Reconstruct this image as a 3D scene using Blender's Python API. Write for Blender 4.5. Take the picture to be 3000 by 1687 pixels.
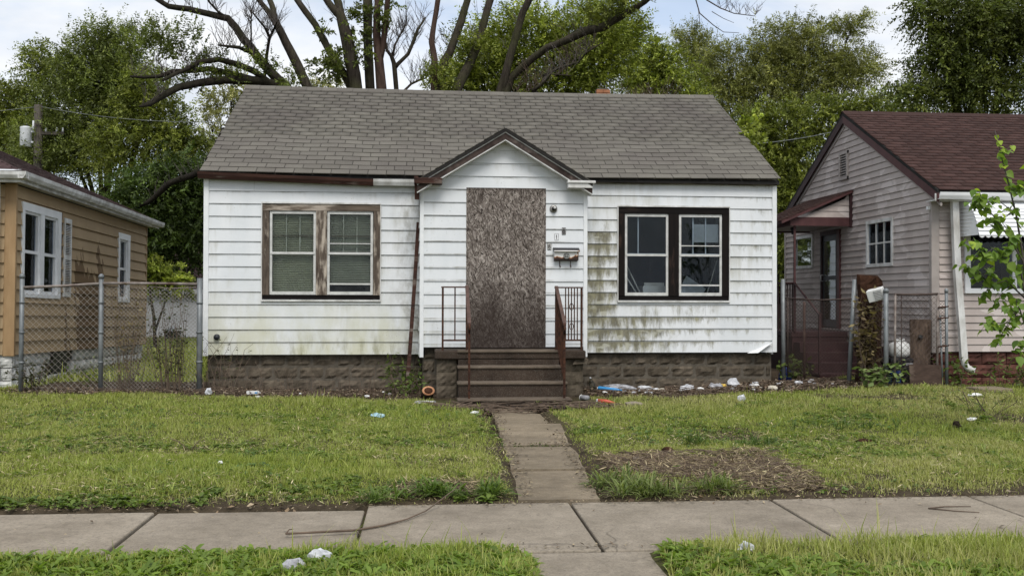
import bpy, math, random
import numpy as np
from mathutils import Vector, Matrix, noise as mnoise

# ---------------------------------------------------------------- clear, camera, sky, sun, exposure
for o in list(bpy.data.objects): bpy.data.objects.remove(o)
scn = bpy.context.scene
COL = scn.collection
R = math.radians

cam_d = bpy.data.cameras.new('camera'); cam = bpy.data.objects.new('camera', cam_d); COL.objects.link(cam)
cam_d.sensor_width = 36.0; cam_d.lens = 34.24; cam_d.clip_start = 0.05; cam_d.clip_end = 2000
YAW, PITCH, ROLL = R(5.0), R(0.59), R(0.15)
_f = Vector((math.sin(YAW)*math.cos(PITCH), math.cos(YAW)*math.cos(PITCH), math.sin(PITCH)))
_r = Vector((math.cos(YAW), -math.sin(YAW), 0)); _u = _r.cross(_f)
_r2 = _r*math.cos(ROLL)+_u*math.sin(ROLL); _u2 = _u*math.cos(ROLL)-_r*math.sin(ROLL)
M = Matrix((_r2, _u2, -_f)).transposed().to_4x4(); M.translation = (0, 0, 1.55)
cam.matrix_world = M
scn.camera = cam

SUN_EL, SUN_AZ = 55.0, 177.0        # azimuth clockwise from +Y: behind the camera, slightly right
w = bpy.data.worlds.new('World'); scn.world = w; w.use_nodes = True
nt = w.node_tree; nt.nodes.clear()
out = nt.nodes.new('ShaderNodeOutputWorld'); bg = nt.nodes.new('ShaderNodeBackground')
sky = nt.nodes.new('ShaderNodeTexSky'); sky.sky_type = 'NISHITA'; sky.sun_disc = False
sky.sun_elevation = R(SUN_EL); sky.sun_rotation = R(SUN_AZ); sky.air_density = 1.0; sky.dust_density = 1.2
tc = nt.nodes.new('ShaderNodeTexCoord'); mp = nt.nodes.new('ShaderNodeMapping')
mp.inputs['Scale'].default_value = (1.0, 1.0, 2.6); mp.inputs['Location'].default_value = (3.3, 1.7, 0.4)
n1 = nt.nodes.new('ShaderNodeTexNoise'); n1.inputs['Scale'].default_value = 3.2; n1.inputs['Detail'].default_value = 9; n1.inputs['Roughness'].default_value = 0.58
n1.inputs['Distortion'].default_value = 0.35
r1 = nt.nodes.new('ShaderNodeValToRGB'); r1.color_ramp.elements[0].position = 0.36; r1.color_ramp.elements[1].position = 0.56
r1.color_ramp.elements[0].color = (0.42, 0.42, 0.42, 1)
n2 = nt.nodes.new('ShaderNodeTexNoise'); n2.inputs['Scale'].default_value = 4.5; n2.inputs['Detail'].default_value = 6
r2 = nt.nodes.new('ShaderNodeValToRGB'); r2.color_ramp.elements[0].position = 0.36; r2.color_ramp.elements[1].position = 0.66
r2.color_ramp.elements[0].color = (4.1, 4.4, 4.85, 1); r2.color_ramp.elements[1].color = (5.95, 6.0, 6.1, 1)
mx = nt.nodes.new('ShaderNodeMix'); mx.data_type = 'RGBA'
L = nt.links.new
L(tc.outputs['Generated'], mp.inputs['Vector']); L(mp.outputs[0], n1.inputs['Vector']); L(mp.outputs[0], n2.inputs['Vector'])
L(n1.outputs['Fac'], r1.inputs['Fac']); L(n2.outputs['Fac'], r2.inputs['Fac'])
L(r1.outputs['Color'], mx.inputs['Factor']); L(sky.outputs[0], mx.inputs['A']); L(r2.outputs['Color'], mx.inputs['B'])
L(mx.outputs['Result'], bg.inputs['Color']); bg.inputs['Strength'].default_value = 0.1
L(bg.outputs[0], out.inputs['Surface'])

sun_d = bpy.data.lights.new('sun', 'SUN'); sun = bpy.data.objects.new('sun', sun_d); COL.objects.link(sun)
sun_d.energy = 1.5; sun_d.angle = R(28); sun_d.color = (1.0, 0.965, 0.91)
_sd = Vector((math.sin(R(SUN_AZ))*math.cos(R(SUN_EL)), math.cos(R(SUN_AZ))*math.cos(R(SUN_EL)), math.sin(R(SUN_EL))))
sun.rotation_euler = _sd.to_track_quat('Z', 'Y').to_euler(); sun.location = _sd*60

scn.render.engine = 'CYCLES'
scn.view_settings.view_transform = 'Standard'; scn.view_settings.look = 'None'
scn.view_settings.exposure = 0.90; scn.view_settings.gamma = 1.0
scn.cycles.max_bounces = 6; scn.cycles.transparent_max_bounces = 16; scn.cycles.caustics_reflective = False; scn.cycles.caustics_refractive = False
scn.render.resolution_x = 1024; scn.render.resolution_y = 575

rnd = random.Random(7)
nrg = np.random.default_rng(11)

# ---------------------------------------------------------------- helpers
def tag(o, label=None, cat=None, group=None, kind=None):
    if label: o['label'] = label
    if cat: o['category'] = cat
    if group: o['group'] = group
    if kind: o['kind'] = kind
    return o
def link(o, parent=None):
    COL.objects.link(o)
    if parent is not None: o.parent = parent
    return o
def empty(name, loc=(0, 0, 0), rz=0.0):
    o = bpy.data.objects.new(name, None); o.empty_display_size = 0.1; o.location = loc; o.rotation_euler = (0, 0, rz)
    return link(o)
def obj_from(name, me, parent=None, loc=(0, 0, 0), rot=(0, 0, 0), scale=(1, 1, 1)):
    o = bpy.data.objects.new(name, me); o.location = loc; o.rotation_euler = rot; o.scale = scale
    return link(o, parent)
class MB:
    """collects boxes, prisms, tubes into one mesh"""
    def __init__(s): s.v = []; s.f = []; s.sm = []
    def add(s, vs, fs, smooth=False):
        b = len(s.v); s.v.extend([tuple(p) for p in vs]); s.f.extend([tuple(i+b for i in f) for f in fs]); s.sm.extend([smooth]*len(fs)); return s
    def box(s, x0, x1, y0, y1, z0, z1, jit=0.0):
        vs = [(x, y, z) for z in (z0, z1) for y in (y0, y1) for x in (x0, x1)]
        if jit: vs = [tuple(c+rnd.uniform(-jit, jit) for c in p) for p in vs]
        return s.add(vs, [(0, 2, 3, 1), (4, 5, 7, 6), (0, 1, 5, 4), (2, 6, 7, 3), (0, 4, 6, 2), (1, 3, 7, 5)])
    def hexa(s, p):                      # eight corners, bottom ring then top ring
        return s.add(p, [(3, 2, 1, 0), (4, 5, 6, 7), (0, 1, 5, 4), (1, 2, 6, 5), (2, 3, 7, 6), (3, 0, 4, 7)])
    def prism(s, poly, axis, a, b):      # poly of 2-D points, extruded along axis from a to b
        n = len(poly)
        def p3(q, t):
            if axis == 'x': return (t, q[0], q[1])
            if axis == 'y': return (q[0], t, q[1])
            return (q[0], q[1], t)
        vs = [p3(q, a) for q in poly]+[p3(q, b) for q in poly]
        fs = [tuple(range(n)), tuple(range(2*n-1, n-1, -1))]+[(i, i+n, (i+1) % n+n, (i+1) % n) for i in range(n)]
        return s.add(vs, fs)
    def tube(s, pts, rad, n=8, cap=True, smooth=True):
        pts = [Vector(p) for p in pts]
        if not hasattr(rad, '__len__'): rad = [rad]*len(pts)
        vs = []; up = None
        for i, p in enumerate(pts):
            t = (pts[min(i+1, len(pts)-1)]-pts[max(i-1, 0)])
            if t.length < 1e-9: t = Vector((0, 0, 1))
            t.normalize()
            if up is None:
                up = t.orthogonal().normalized()
                if abs(t.z) < 0.9: up = (Vector((0, 0, 1))-t*t.z).normalized()
            else:
                up = up-t*up.dot(t)
                up = up.normalized() if up.length > 1e-6 else t.orthogonal().normalized()
            sd = t.cross(up)
            for k in range(n):
                a = 2*math.pi*k/n; vs.append(p+(up*math.cos(a)+sd*math.sin(a))*rad[i])
        fs = []
        for i in range(len(pts)-1):
            for k in range(n):
                fs.append((i*n+k, i*n+(k+1) % n, (i+1)*n+(k+1) % n, (i+1)*n+k))
        if cap:
            fs.append(tuple(range(n-1, -1, -1))); e = (len(pts)-1)*n; fs.append(tuple(range(e, e+n)))
        return s.add(vs, fs, smooth)
    def lathe(s, prof, cx, cy, n=16):    # prof: (r, z)
        m = len(prof)
        vs = [(cx+r*math.cos(2*math.pi*k/n), cy+r*math.sin(2*math.pi*k/n), z) for r, z in prof for k in range(n)]
        fs = [(i*n+k, i*n+(k+1) % n, (i+1)*n+(k+1) % n, (i+1)*n+k) for i in range(m-1) for k in range(n)]
        fs += [tuple(range(n-1, -1, -1)), tuple(range((m-1)*n, m*n))]
        return s.add(vs, fs, True)
    def mesh(s, name, mat):
        me = bpy.data.meshes.new(name); me.from_pydata(s.v, [], s.f)
        if any(s.sm): me.polygons.foreach_set('use_smooth', s.sm)
        if mat is not None: me.materials.append(mat)
        me.update(); return me
    def build(s, name, mat, parent=None, loc=(0, 0, 0), rot=(0, 0, 0)):
        return obj_from(name, s.mesh(name, mat), parent, loc, rot)
def bevelled(o, wd=0.006, seg=1):
    m = o.modifiers.new('bevel', 'BEVEL'); m.width = wd; m.segments = 3 if wd > .02 else seg; m.limit_method = 'ANGLE'; return o
def np_mesh(name, V, F, mat, cols=None, smooth=False):
    """V (n,3), F (m,k) same k; cols per face (m,3)"""
    me = bpy.data.meshes.new(name); k = F.shape[1]
    me.vertices.add(len(V)); me.vertices.foreach_set('co', np.ascontiguousarray(V, np.float32).ravel())
    me.loops.add(F.size); me.loops.foreach_set('vertex_index', np.ascontiguousarray(F, np.int32).ravel())
    me.polygons.add(len(F)); me.polygons.foreach_set('loop_start', np.arange(0, F.size, k, dtype=np.int32))
    try: me.polygons.foreach_set('loop_total', np.full(len(F), k, np.int32))
    except Exception: pass
    if smooth: me.polygons.foreach_set('use_smooth', np.ones(len(F), bool))
    if cols is not None:
        at = me.color_attributes.new('col', 'FLOAT_COLOR', 'CORNER')
        c4 = np.ones((len(F), k, 4), np.float32); c4[:, :, :3] = cols[:, None, :]
        at.data.foreach_set('color', c4.ravel())
    me.materials.append(mat); me.update(calc_edges=True); me.validate(); return me

# ---------------------------------------------------------------- materials
class N:
    """tiny node-graph writer"""
    def __init__(s, name):
        s.m = bpy.data.materials.new(name); s.m.use_nodes = True; s.t = s.m.node_tree; s.t.nodes.clear()
        s.o = s.n('ShaderNodeOutputMaterial')
    def n(s, k, **kw):
        x = s.t.nodes.new(k)
        for a, b in kw.items(): setattr(x, a, b)
        return x
    def link(s, a, b): s.t.links.new(a, b)
    def put(s, sock, v):
        if hasattr(v, 'is_linked'): s.link(v, sock)
        else:
            if isinstance(v, (tuple, list)) and len(v) == 3 and sock.type == 'RGBA': v = (*v, 1)
            sock.default_value = v
    def pos(s): return s.n('ShaderNodeNewGeometry').outputs['Position']
    def obj(s): return s.n('ShaderNodeTexCoord').outputs['Object']
    def orand(s): return s.n('ShaderNodeObjectInfo').outputs['Random']
    def mapv(s, v, scale=(1, 1, 1), loc=(0, 0, 0), rot=(0, 0, 0)):
        m = s.n('ShaderNodeMapping'); m.inputs['Scale'].default_value = scale; m.inputs['Location'].default_value = loc; m.inputs['Rotation'].default_value = rot
        s.link(v, m.inputs['Vector']); return m.outputs[0]
    def noise(s, v, scale=5, detail=4, rough=0.5, dist=0.0):
        x = s.n('ShaderNodeTexNoise'); s.put(x.inputs['Vector'], v)
        x.inputs['Scale'].default_value = scale; x.inputs['Detail'].default_value = detail; x.inputs['Roughness'].default_value = rough; x.inputs['Distortion'].default_value = dist
        return x.outputs['Fac']
    def vor(s, v, scale=5, feature='F1', out='Distance'):
        x = s.n('ShaderNodeTexVoronoi', feature=feature); s.put(x.inputs['Vector'], v); x.inputs['Scale'].default_value = scale
        return x.outputs[out]
    def ramp(s, f, stops):
        x = s.n('ShaderNodeValToRGB'); e = x.color_ramp.elements
        while len(e) < len(stops): e.new(0.5)
        for i, (p, c) in enumerate(stops):
            e[i].position = p
            if not hasattr(c, '__len__'): c = (c, c, c)
            e[i].color = (*c, 1)
        s.put(x.inputs['Fac'], f); return x.outputs['Color']
    def mix(s, f, a, b, blend='MIX'):
        x = s.n('ShaderNodeMix', data_type='RGBA', blend_type=blend); s.put(x.inputs['Factor'], f)
        s.put(x.inputs['A'], a); s.put(x.inputs['B'], b); return x.outputs['Result']
    def math(s, op, a, b=0.5, clamp=False):
        x = s.n('ShaderNodeMath', operation=op, use_clamp=clamp); s.put(x.inputs[0], a); s.put(x.inputs[1], b); return x.outputs[0]
    def mrange(s, v, a, b, c=0.0, d=1.0):
        x = s.n('ShaderNodeMapRange'); s.put(x.inputs['Value'], v)
        for k, q in zip(('From Min', 'From Max', 'To Min', 'To Max'), (a, b, c, d)): x.inputs[k].default_value = q
        x.interpolation_type = 'SMOOTHSTEP'; return x.outputs[0]
    def xyz(s, v):
        x = s.n('ShaderNodeSeparateXYZ'); s.link(v, x.inputs[0]); return x.outputs
    def attr(s, name):
        x = s.n('ShaderNodeAttribute'); x.attribute_name = name; return x.outputs['Color']
    def bump(s, h, strength=0.3, dist=0.01):
        x = s.n('ShaderNodeBump'); s.link(h, x.inputs['Height']); x.inputs['Strength'].default_value = strength; x.inputs['Distance'].default_value = dist
        return x.outputs['Normal']
    def pbr(s, col, rough=0.7, metal=0.0, normal=None, spec=0.4):
        b = s.n('ShaderNodeBsdfPrincipled'); s.put(b.inputs['Base Color'], col); s.put(b.inputs['Roughness'], rough); s.put(b.inputs['Metallic'], metal)
        b.inputs['Specular IOR Level'].default_value = spec
        if normal is not None: s.link(normal, b.inputs['Normal'])
        s.link(b.outputs[0], s.o.inputs['Surface']); return s.m

def m_plain(name, a, b=None, scale=8, rough=0.7, metal=0.0, stretch=(1, 1, 1), bump=0.15, spec=0.35, detail=6, var=0.0):
    q = N(name); v = q.mapv(q.pos(), stretch)
    f = q.noise(v, scale, detail, 0.6); c = q.ramp(f, [(0.32, a), (0.68, b or a)])
    if var:
        c = q.mix(1.0, c, q.ramp(q.orand(), [(0, 1-var), (1, 1+var)]), 'MULTIPLY')
    return q.pbr(c, rough, metal, q.bump(f, bump, 0.01), spec)

def m_siding():
    q = N('white_aluminium_siding'); p = q.pos(); x, y, z = q.xyz(p)
    base = q.ramp(q.noise(q.mapv(p, (1.5, 1, 0.5)), 2.0, 5), [(0.3, (0.595, 0.62, 0.635)), (0.7, (0.675, 0.69, 0.70))])
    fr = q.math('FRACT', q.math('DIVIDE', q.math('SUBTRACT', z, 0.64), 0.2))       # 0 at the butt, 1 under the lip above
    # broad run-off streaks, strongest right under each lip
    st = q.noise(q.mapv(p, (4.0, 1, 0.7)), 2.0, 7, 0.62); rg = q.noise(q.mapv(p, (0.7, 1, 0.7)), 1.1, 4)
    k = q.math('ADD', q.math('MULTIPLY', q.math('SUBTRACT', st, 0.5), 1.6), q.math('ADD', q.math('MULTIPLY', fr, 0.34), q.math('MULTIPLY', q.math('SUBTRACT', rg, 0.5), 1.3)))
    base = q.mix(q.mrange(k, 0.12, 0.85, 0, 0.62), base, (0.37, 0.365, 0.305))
    # yellowed film low on the left wall
    low = q.mrange(z, 2.0, 0.6); lft = q.mrange(x, 0.2, -0.6)
    ye = q.math('MULTIPLY', q.math('MULTIPLY', low, lft), q.ramp(q.noise(q.mapv(p, (2.0, 1, 0.8)), 1.5, 6, 0.62), [(0.32, 0.0), (0.62, 0.85)]))
    base = q.mix(ye, base, (0.50, 0.495, 0.36))
    gb = q.math('MULTIPLY', q.math('MULTIPLY', q.mrange(z, 1.15, 0.62), lft), q.ramp(q.noise(q.mapv(p, (3.4, 1, 0.9)), 2.2, 7, 0.66), [(0.50, 0.0), (0.68, 0.8)]))
    base = q.mix(gb, base, (0.23, 0.22, 0.115))
    # soot-coloured run beside the porch on the left wall
    so = q.math('MULTIPLY', q.math('MULTIPLY', q.mrange(x, -0.75, -0.1), q.mrange(x, -0.05, -0.12)), q.ramp(q.noise(q.mapv(p, (3, 1, 1.6)), 2.0, 7, 0.68), [(0.44, 0.0), (0.7, 0.9)]))
    base = q.mix(so, base, (0.19, 0.175, 0.13))
    # algae on the right wall beside the porch: thick near the corner, spreading low to the right
    inx = q.mrange(x, 2.49, 2.53)
    nearp = q.math('MULTIPLY', q.mrange(x, 3.55, 2.75), q.mrange(z, 3.0, 2.45))
    lowb = q.math('MULTIPLY', q.math('MULTIPLY', q.mrange(z, 1.62, 1.2), q.mrange(x, 5.9, 3.4)), 0.78)
    side = q.math('MULTIPLY', q.mrange(x, 4.95, 5.2), 0.30)
    amt = q.math('MULTIPLY', q.math('MAXIMUM', q.math('MAXIMUM', nearp, lowb), side), inx)
    al = q.noise(q.mapv(p, (4.2, 1, 1.3)), 1.9, 9, 0.7, 0.3); a2 = q.noise(q.mapv(p, (1.1, 1, 1.0)), 1.3, 4)
    m = q.math('ADD', q.math('ADD', amt, q.math('MULTIPLY', q.math('SUBTRACT', fr, 0.55), 0.5)), q.math('ADD', q.math('MULTIPLY', q.math('SUBTRACT', al, 0.5), 2.0), q.math('MULTIPLY', q.math('SUBTRACT', a2, 0.5), 0.9)))
    m = q.math('MULTIPLY', q.mrange(m, 0.42, 1.05), q.mrange(amt, 0.02, 0.25))
    gc = q.ramp(q.noise(q.mapv(p, (9, 1, 3)), 1.3, 7, 0.7), [(0.28, (0.045, 0.038, 0.020)), (0.5, (0.125, 0.112, 0.055)), (0.75, (0.31, 0.295, 0.165))])
    base = q.mix(q.math('MULTIPLY', m, 0.92), base, gc)
    sm = q.noise(q.mapv(p, (2.0, 1, 5.0), rot=(0, R(24), 0)), 1.7, 3, 0.5)              # wiped smears
    base = q.mix(q.math('MULTIPLY', m, q.ramp(sm, [(0.56, 0.0), (0.64, 0.6)])), base, (0.50, 0.50, 0.42))
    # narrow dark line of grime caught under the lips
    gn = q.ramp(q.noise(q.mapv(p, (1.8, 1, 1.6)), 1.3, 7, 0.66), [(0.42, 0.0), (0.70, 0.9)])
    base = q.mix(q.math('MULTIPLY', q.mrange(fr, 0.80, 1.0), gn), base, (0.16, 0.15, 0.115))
    sp = q.noise(p, 55, 2, 0.5); reg = q.noise(p, 1.7, 3)
    base = q.mix(q.math('MULTIPLY', q.ramp(sp, [(0.70, 0), (0.74, 1)]), q.ramp(reg, [(0.5, 0), (0.62, 0.8)])), base, (0.1, 0.1, 0.07))
    dent = q.noise(q.mapv(p, (0.8, 1, 2)), 2.5, 2)
    return q.pbr(base, 0.5, 0.0, q.bump(dent, 0.25, 0.012), 0.35)

def m_osb():
    q = N('weathered_osb'); p0 = q.mapv(q.obj(), (1, 1, 1))
    nz_ = q.n('ShaderNodeTexNoise'); q.link(p0, nz_.inputs['Vector']); nz_.inputs['Scale'].default_value = 3.5; nz_.inputs['Detail'].default_value = 3
    sc_ = q.n('ShaderNodeVectorMath', operation='SCALE'); q.link(nz_.outputs['Color'], sc_.inputs[0]); sc_.inputs['Scale'].default_value = 0.16
    ad_ = q.n('ShaderNodeVectorMath', operation='ADD'); q.link(p0, ad_.inputs[0]); q.link(sc_.outputs[0], ad_.inputs[1]); p = ad_.outputs[0]
    def layer(rot, seed, sc):
        v = q.mapv(q.mapv(p, rot=(0, rot, 0)), (sc*1.2, 0.02, sc*0.30), (seed, 0, seed*1.7))
        return q.vor(v, 13, 'F1', 'Color'), q.vor(v, 13, 'F1', 'Distance')
    c = None
    for i, (ro, sd, sc) in enumerate([(-1.4, 1, 4.2), (1.0, 4, 4.8), (-0.65, 9, 4.4), (0.3, 13, 5.0)]):
        col, d = layer(ro, sd, sc)
        g = q.xyz(col)[0]
        t = q.ramp(g, [(0.0, (0.030, 0.023, 0.018)), (0.3, (0.105, 0.087, 0.075)), (0.7, (0.195, 0.167, 0.146)), (1.0, (0.37, 0.33, 0.295))])
        if c is None: c = t; h = g
        else:
            k = q.ramp(q.xyz(col)[1], [(0.45, 0), (0.5, 1)]); c = q.mix(k, c, t); h = q.mix(k, h, g)
    z = q.xyz(q.pos())[2]
    wet = q.math('ADD', q.mrange(z, 2.2, 0.75, 0, 1.15), q.math('MULTIPLY', q.math('SUBTRACT', q.noise(q.mapv(p, (1.6, 1, 0.8)), 2, 5, 0.6), 0.5), 0.9))
    top = q.math('MULTIPLY', q.mrange(z, 3.2, 3.27), 0.8)
    wet = q.math('MAXIMUM', q.mrange(wet, 0.2, 1.1), top)
    c = q.mix(q.math('MULTIPLY', wet, 0.78), c, (0.022, 0.014, 0.011))
    c = q.mix(q.ramp(q.noise(p, 1.8, 5, 0.6), [(0.45, 0.0), (0.7, 0.6)]), c, q.mix(0.75, c, (0.035, 0.025, 0.02)))
    c = q.mix(q.ramp(q.noise(p, 9, 4, 0.6), [(0.64, 0.0), (0.72, 0.8)]), c, (0.022, 0.016, 0.013))
    return q.pbr(c, 0.85, 0, q.bump(h, 0.35, 0.006), 0.2)

def m_wood(name, dark, mid, pale, amt=0.5, along=(14, 14, 0.9)):
    q = N(name); p = q.pos()
    f = q.noise(q.mapv(p, along), 2.2, 7, 0.65); g = q.noise(q.mapv(p, tuple(a*0.35+0.6 for a in along)), 1.8, 5, 0.6)
    c = q.ramp(f, [(0.3, dark), (0.62, mid)])
    c = q.mix(q.ramp(g, [(0.62-amt*0.25, 0.0), (0.72-amt*0.2, 1.0)]), c, pale)
    return q.pbr(c, 0.85, 0, q.bump(f, 0.5, 0.008), 0.2)

def m_block(name, a, b, moss=(0.05, 0.045, 0.025), wet=0.5):
    q = N(name); p = q.pos()
    f = q.noise(p, 7, 9, 0.68); c = q.ramp(f, [(0.28, a), (0.72, b)])
    c = q.mix(1.0, c, q.ramp(q.orand(), [(0, 0.8), (1, 1.15)]), 'MULTIPLY')
    k = q.math('MULTIPLY', q.ramp(q.noise(q.mapv(p, (1, 1, 0.5)), 2.4, 6, 0.65), [(0.4, 0), (0.66, 1)]), wet)
    c = q.mix(k, c, moss)
    return q.pbr(c, 0.92, 0, q.bump(q.noise(p, 45, 6, 0.7), 0.55, 0.012), 0.2)

def m_concrete(name, a, b, stain, amt=0.6):
    q = N(name); p = q.pos()
    c = q.ramp(q.noise(p, 1.9, 7, 0.6), [(0.3, a), (0.7, b)])
    c = q.mix(1.0, c, q.ramp(q.orand(), [(0, 0.9), (1, 1.1)]), 'MULTIPLY')
    c = q.mix(q.math('MULTIPLY', q.ramp(q.noise(p, 1.1, 5, 0.55), [(0.5, 0), (0.72, 1)]), amt), c, stain)
    sp = q.noise(p, 60, 5, 0.7); c = q.mix(q.ramp(sp, [(0.36, 0.45), (0.52, 0.0)]), c, (0.09, 0.08, 0.065))
    c = q.mix(q.ramp(q.noise(p, 130, 3, 0.6), [(0.6, 0), (0.72, 0.35)]), c, (0.5, 0.47, 0.42))
    wv = q.n('ShaderNodeVectorMath', operation='ADD'); q.link(p, wv.inputs[0]); nz_ = q.n('ShaderNodeTexNoise'); q.link(p, nz_.inputs['Vector']); nz_.inputs['Scale'].default_value = 3.0
    sc_ = q.n('ShaderNodeVectorMath', operation='SCALE'); q.link(nz_.outputs['Color'], sc_.inputs[0]); sc_.inputs['Scale'].default_value = 0.35; q.link(sc_.outputs[0], wv.inputs[1])
    cr = q.vor(wv.outputs[0], 0.62, 'DISTANCE_TO_EDGE'); ck = q.math('MULTIPLY', q.ramp(cr, [(0.0, 1.0), (0.006, 0.0)]), q.ramp(q.noise(p, 0.9, 4), [(0.52, 0.0), (0.6, 0.55)]))
    c = q.mix(ck, c, (0.035, 0.03, 0.025))
    c = q.mix(1.0, c, q.ramp(q.noise(p, 11, 8, 0.75), [(0.25, 0.74), (0.75, 1.22)]), 'MULTIPLY')
    c = q.mix(q.math('MULTIPLY', q.ramp(q.noise(q.mapv(p, (0.5, 2.2, 1)), 2.0, 6, 0.65), [(0.5, 0.0), (0.75, 0.4)]), amt), c, stain)
    return q.pbr(c, 0.9, 0, q.bump(sp, 0.35, 0.006), 0.2)

def m_shingle(name, cols, use_attr=False):
    q = N(name); p = q.pos()
    rv = q.xyz(q.attr('col'))[0] if use_attr else q.orand()
    c = q.ramp(rv, [(0, cols[0]), (0.5, cols[1]), (1, cols[2])])
    c = q.mix(q.ramp(q.noise(p, 0.9, 5, 0.6), [(0.42, 0.0), (0.7, 0.55)]), c, cols[3])
    gr = q.noise(p, 110, 4, 0.75)
    c = q.mix(1.0, c, q.ramp(gr, [(0.25, 0.62), (0.75, 1.3)]), 'MULTIPLY')
    return q.pbr(c, 0.95, 0, q.bump(gr, 0.4, 0.005), 0.15)

def m_leaf(name, use_attr=True, tint=(1, 1, 1), trans=0.3, col=None):
    q = N(name); c = q.attr('col') if use_attr else col
    if not use_attr:
        c = q.mix(q.orand(), col[0], col[1])
    d = q.n('ShaderNodeBsdfPrincipled'); q.put(d.inputs['Base Color'], c); d.inputs['Roughness'].default_value = 0.55; d.inputs['Specular IOR Level'].default_value = 0.3
    t = q.n('ShaderNodeBsdfTranslucent'); q.put(t.inputs['Color'], q.mix(1.0, c, (1.25*tint[0], 1.35*tint[1], 0.7*tint[2]), 'MULTIPLY'))
    m = q.n('ShaderNodeMixShader'); m.inputs[0].default_value = trans
    q.link(d.outputs[0], m.inputs[1]); q.link(t.outputs[0], m.inputs[2]); q.link(m.outputs[0], q.o.inputs['Surface']); return q.m

def m_glass(name, refl=0.16, tint=(0.9, 0.93, 0.95), dirt=0.1):
    q = N(name); tr = q.n('ShaderNodeBsdfTransparent'); q.put(tr.inputs['Color'], tint)
    gl = q.n('ShaderNodeBsdfGlossy'); gl.inputs['Roughness'].default_value = 0.03; q.put(gl.inputs['Color'], (0.9, 0.95, 1.0))
    q.link(q.bump(q.noise(q.pos(), 1.6, 2), 0.12, 0.02), gl.inputs['Normal'])
    df = q.n('ShaderNodeBsdfDiffuse'); q.put(df.inputs['Color'], (0.35, 0.35, 0.33))
    lw = q.n('ShaderNodeLayerWeight'); lw.inputs['Blend'].default_value = 0.18
    k = q.math('ADD', lw.outputs['Fresnel'], refl)
    a = q.n('ShaderNodeMixShader'); q.link(k, a.inputs[0]); q.link(tr.outputs[0], a.inputs[1]); q.link(gl.outputs[0], a.inputs[2])
    b = q.n('ShaderNodeMixShader'); q.put(b.inputs[0], q.ramp(q.noise(q.mapv(q.pos(), (4, 4, 1.5)), 2.2, 6, 0.7), [(0.45, 0.0), (0.8, dirt)]))
    q.link(a.outputs[0], b.inputs[1]); q.link(df.outputs[0], b.inputs[2]); q.link(b.outputs[0], q.o.inputs['Surface']); return q.m

def m_painted_siding(name, a, b, patch, stain, drip, sc=1.0):
    """painted laps; fresh-paint patches and drip stains with their own shapes"""
    q = N(name); p = q.pos(); x, y, z = q.xyz(p)
    c = q.ramp(q.noise(q.mapv(p, (1, 1, 0.5)), 2.0, 6, 0.6), [(0.3, a), (0.7, b)])
    pt = q.noise(q.mapv(p, (1.6, 1.6, 3.6)), 1.1*sc, 3, 0.45, 0.6)
    c = q.mix(q.ramp(pt, [(0.57, 0.0), (0.585, patch[3])]), c, patch[:3])
    if drip:                                   # dark run-off on the tan house wall
        reg = q.math('MULTIPLY', q.mrange(y, 17.2, 19.4), q.mrange(y, 21.0, 19.6))
        reg = q.math('MULTIPLY', reg, q.mrange(z, 2.9, 1.7, 0.35, 1.0))
        dn = q.noise(q.mapv(p, (1, 2.0, 0.42)), 1.7, 4, 0.55, 0.3)
        m = q.math('ADD', q.math('MULTIPLY', reg, 0.62), q.math('MULTIPLY', q.math('SUBTRACT', dn, 0.5), 1.3))
        c = q.mix(q.ramp(m, [(0.40, 0.0), (0.43, 0.85)]), c, stain)
    else:
        c = q.mix(q.ramp(q.noise(q.mapv(p, (1, 1, 0.4)), 2.5, 6, 0.65), [(0.52, 0), (0.75, 0.5)]), c, stain)
    c = q.mix(q.ramp(q.noise(p, 26, 4, 0.7), [(0.63, 0), (0.72, 0.35)]), c, stain)
    return q.pbr(c, 0.7, 0, q.bump(q.noise(p, 6, 4), 0.12, 0.01), 0.25)

def m_ground():
    q = N('soil_and_thatch'); p = q.pos()
    c = q.ramp(q.noise(p, 2.1, 8, 0.62), [(0.3, (0.045, 0.05, 0.018)), (0.5, (0.07, 0.07, 0.028)), (0.7, (0.11, 0.095, 0.045))])
    a = q.attr('col'); c = q.mix(q.xyz(a)[0], c, q.ramp(q.noise(p, 9, 8, 0.7), [(0.3, (0.022, 0.015, 0.011)), (0.7, (0.10, 0.075, 0.05))]))
    return q.pbr(c, 0.95, 0, q.bump(q.noise(p, 38, 7, 0.7), 0.9, 0.03), 0.1)

def m_bark(name, a, b, moss, mamt=0.5):
    q = N(name); p = q.pos()
    f = q.noise(q.mapv(p, (5, 5, 1.1)), 2.4, 8, 0.72, 0.6)
    c = q.ramp(f, [(0.33, a), (0.66, b)])
    c = q.mix(q.math('MULTIPLY', q.ramp(q.noise(p, 1.3, 5, 0.6), [(0.42, 0), (0.62, 1)]), mamt), c, moss)
    return q.pbr(c, 0.95, 0, q.bump(f, 1.0, 0.05), 0.1)

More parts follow.
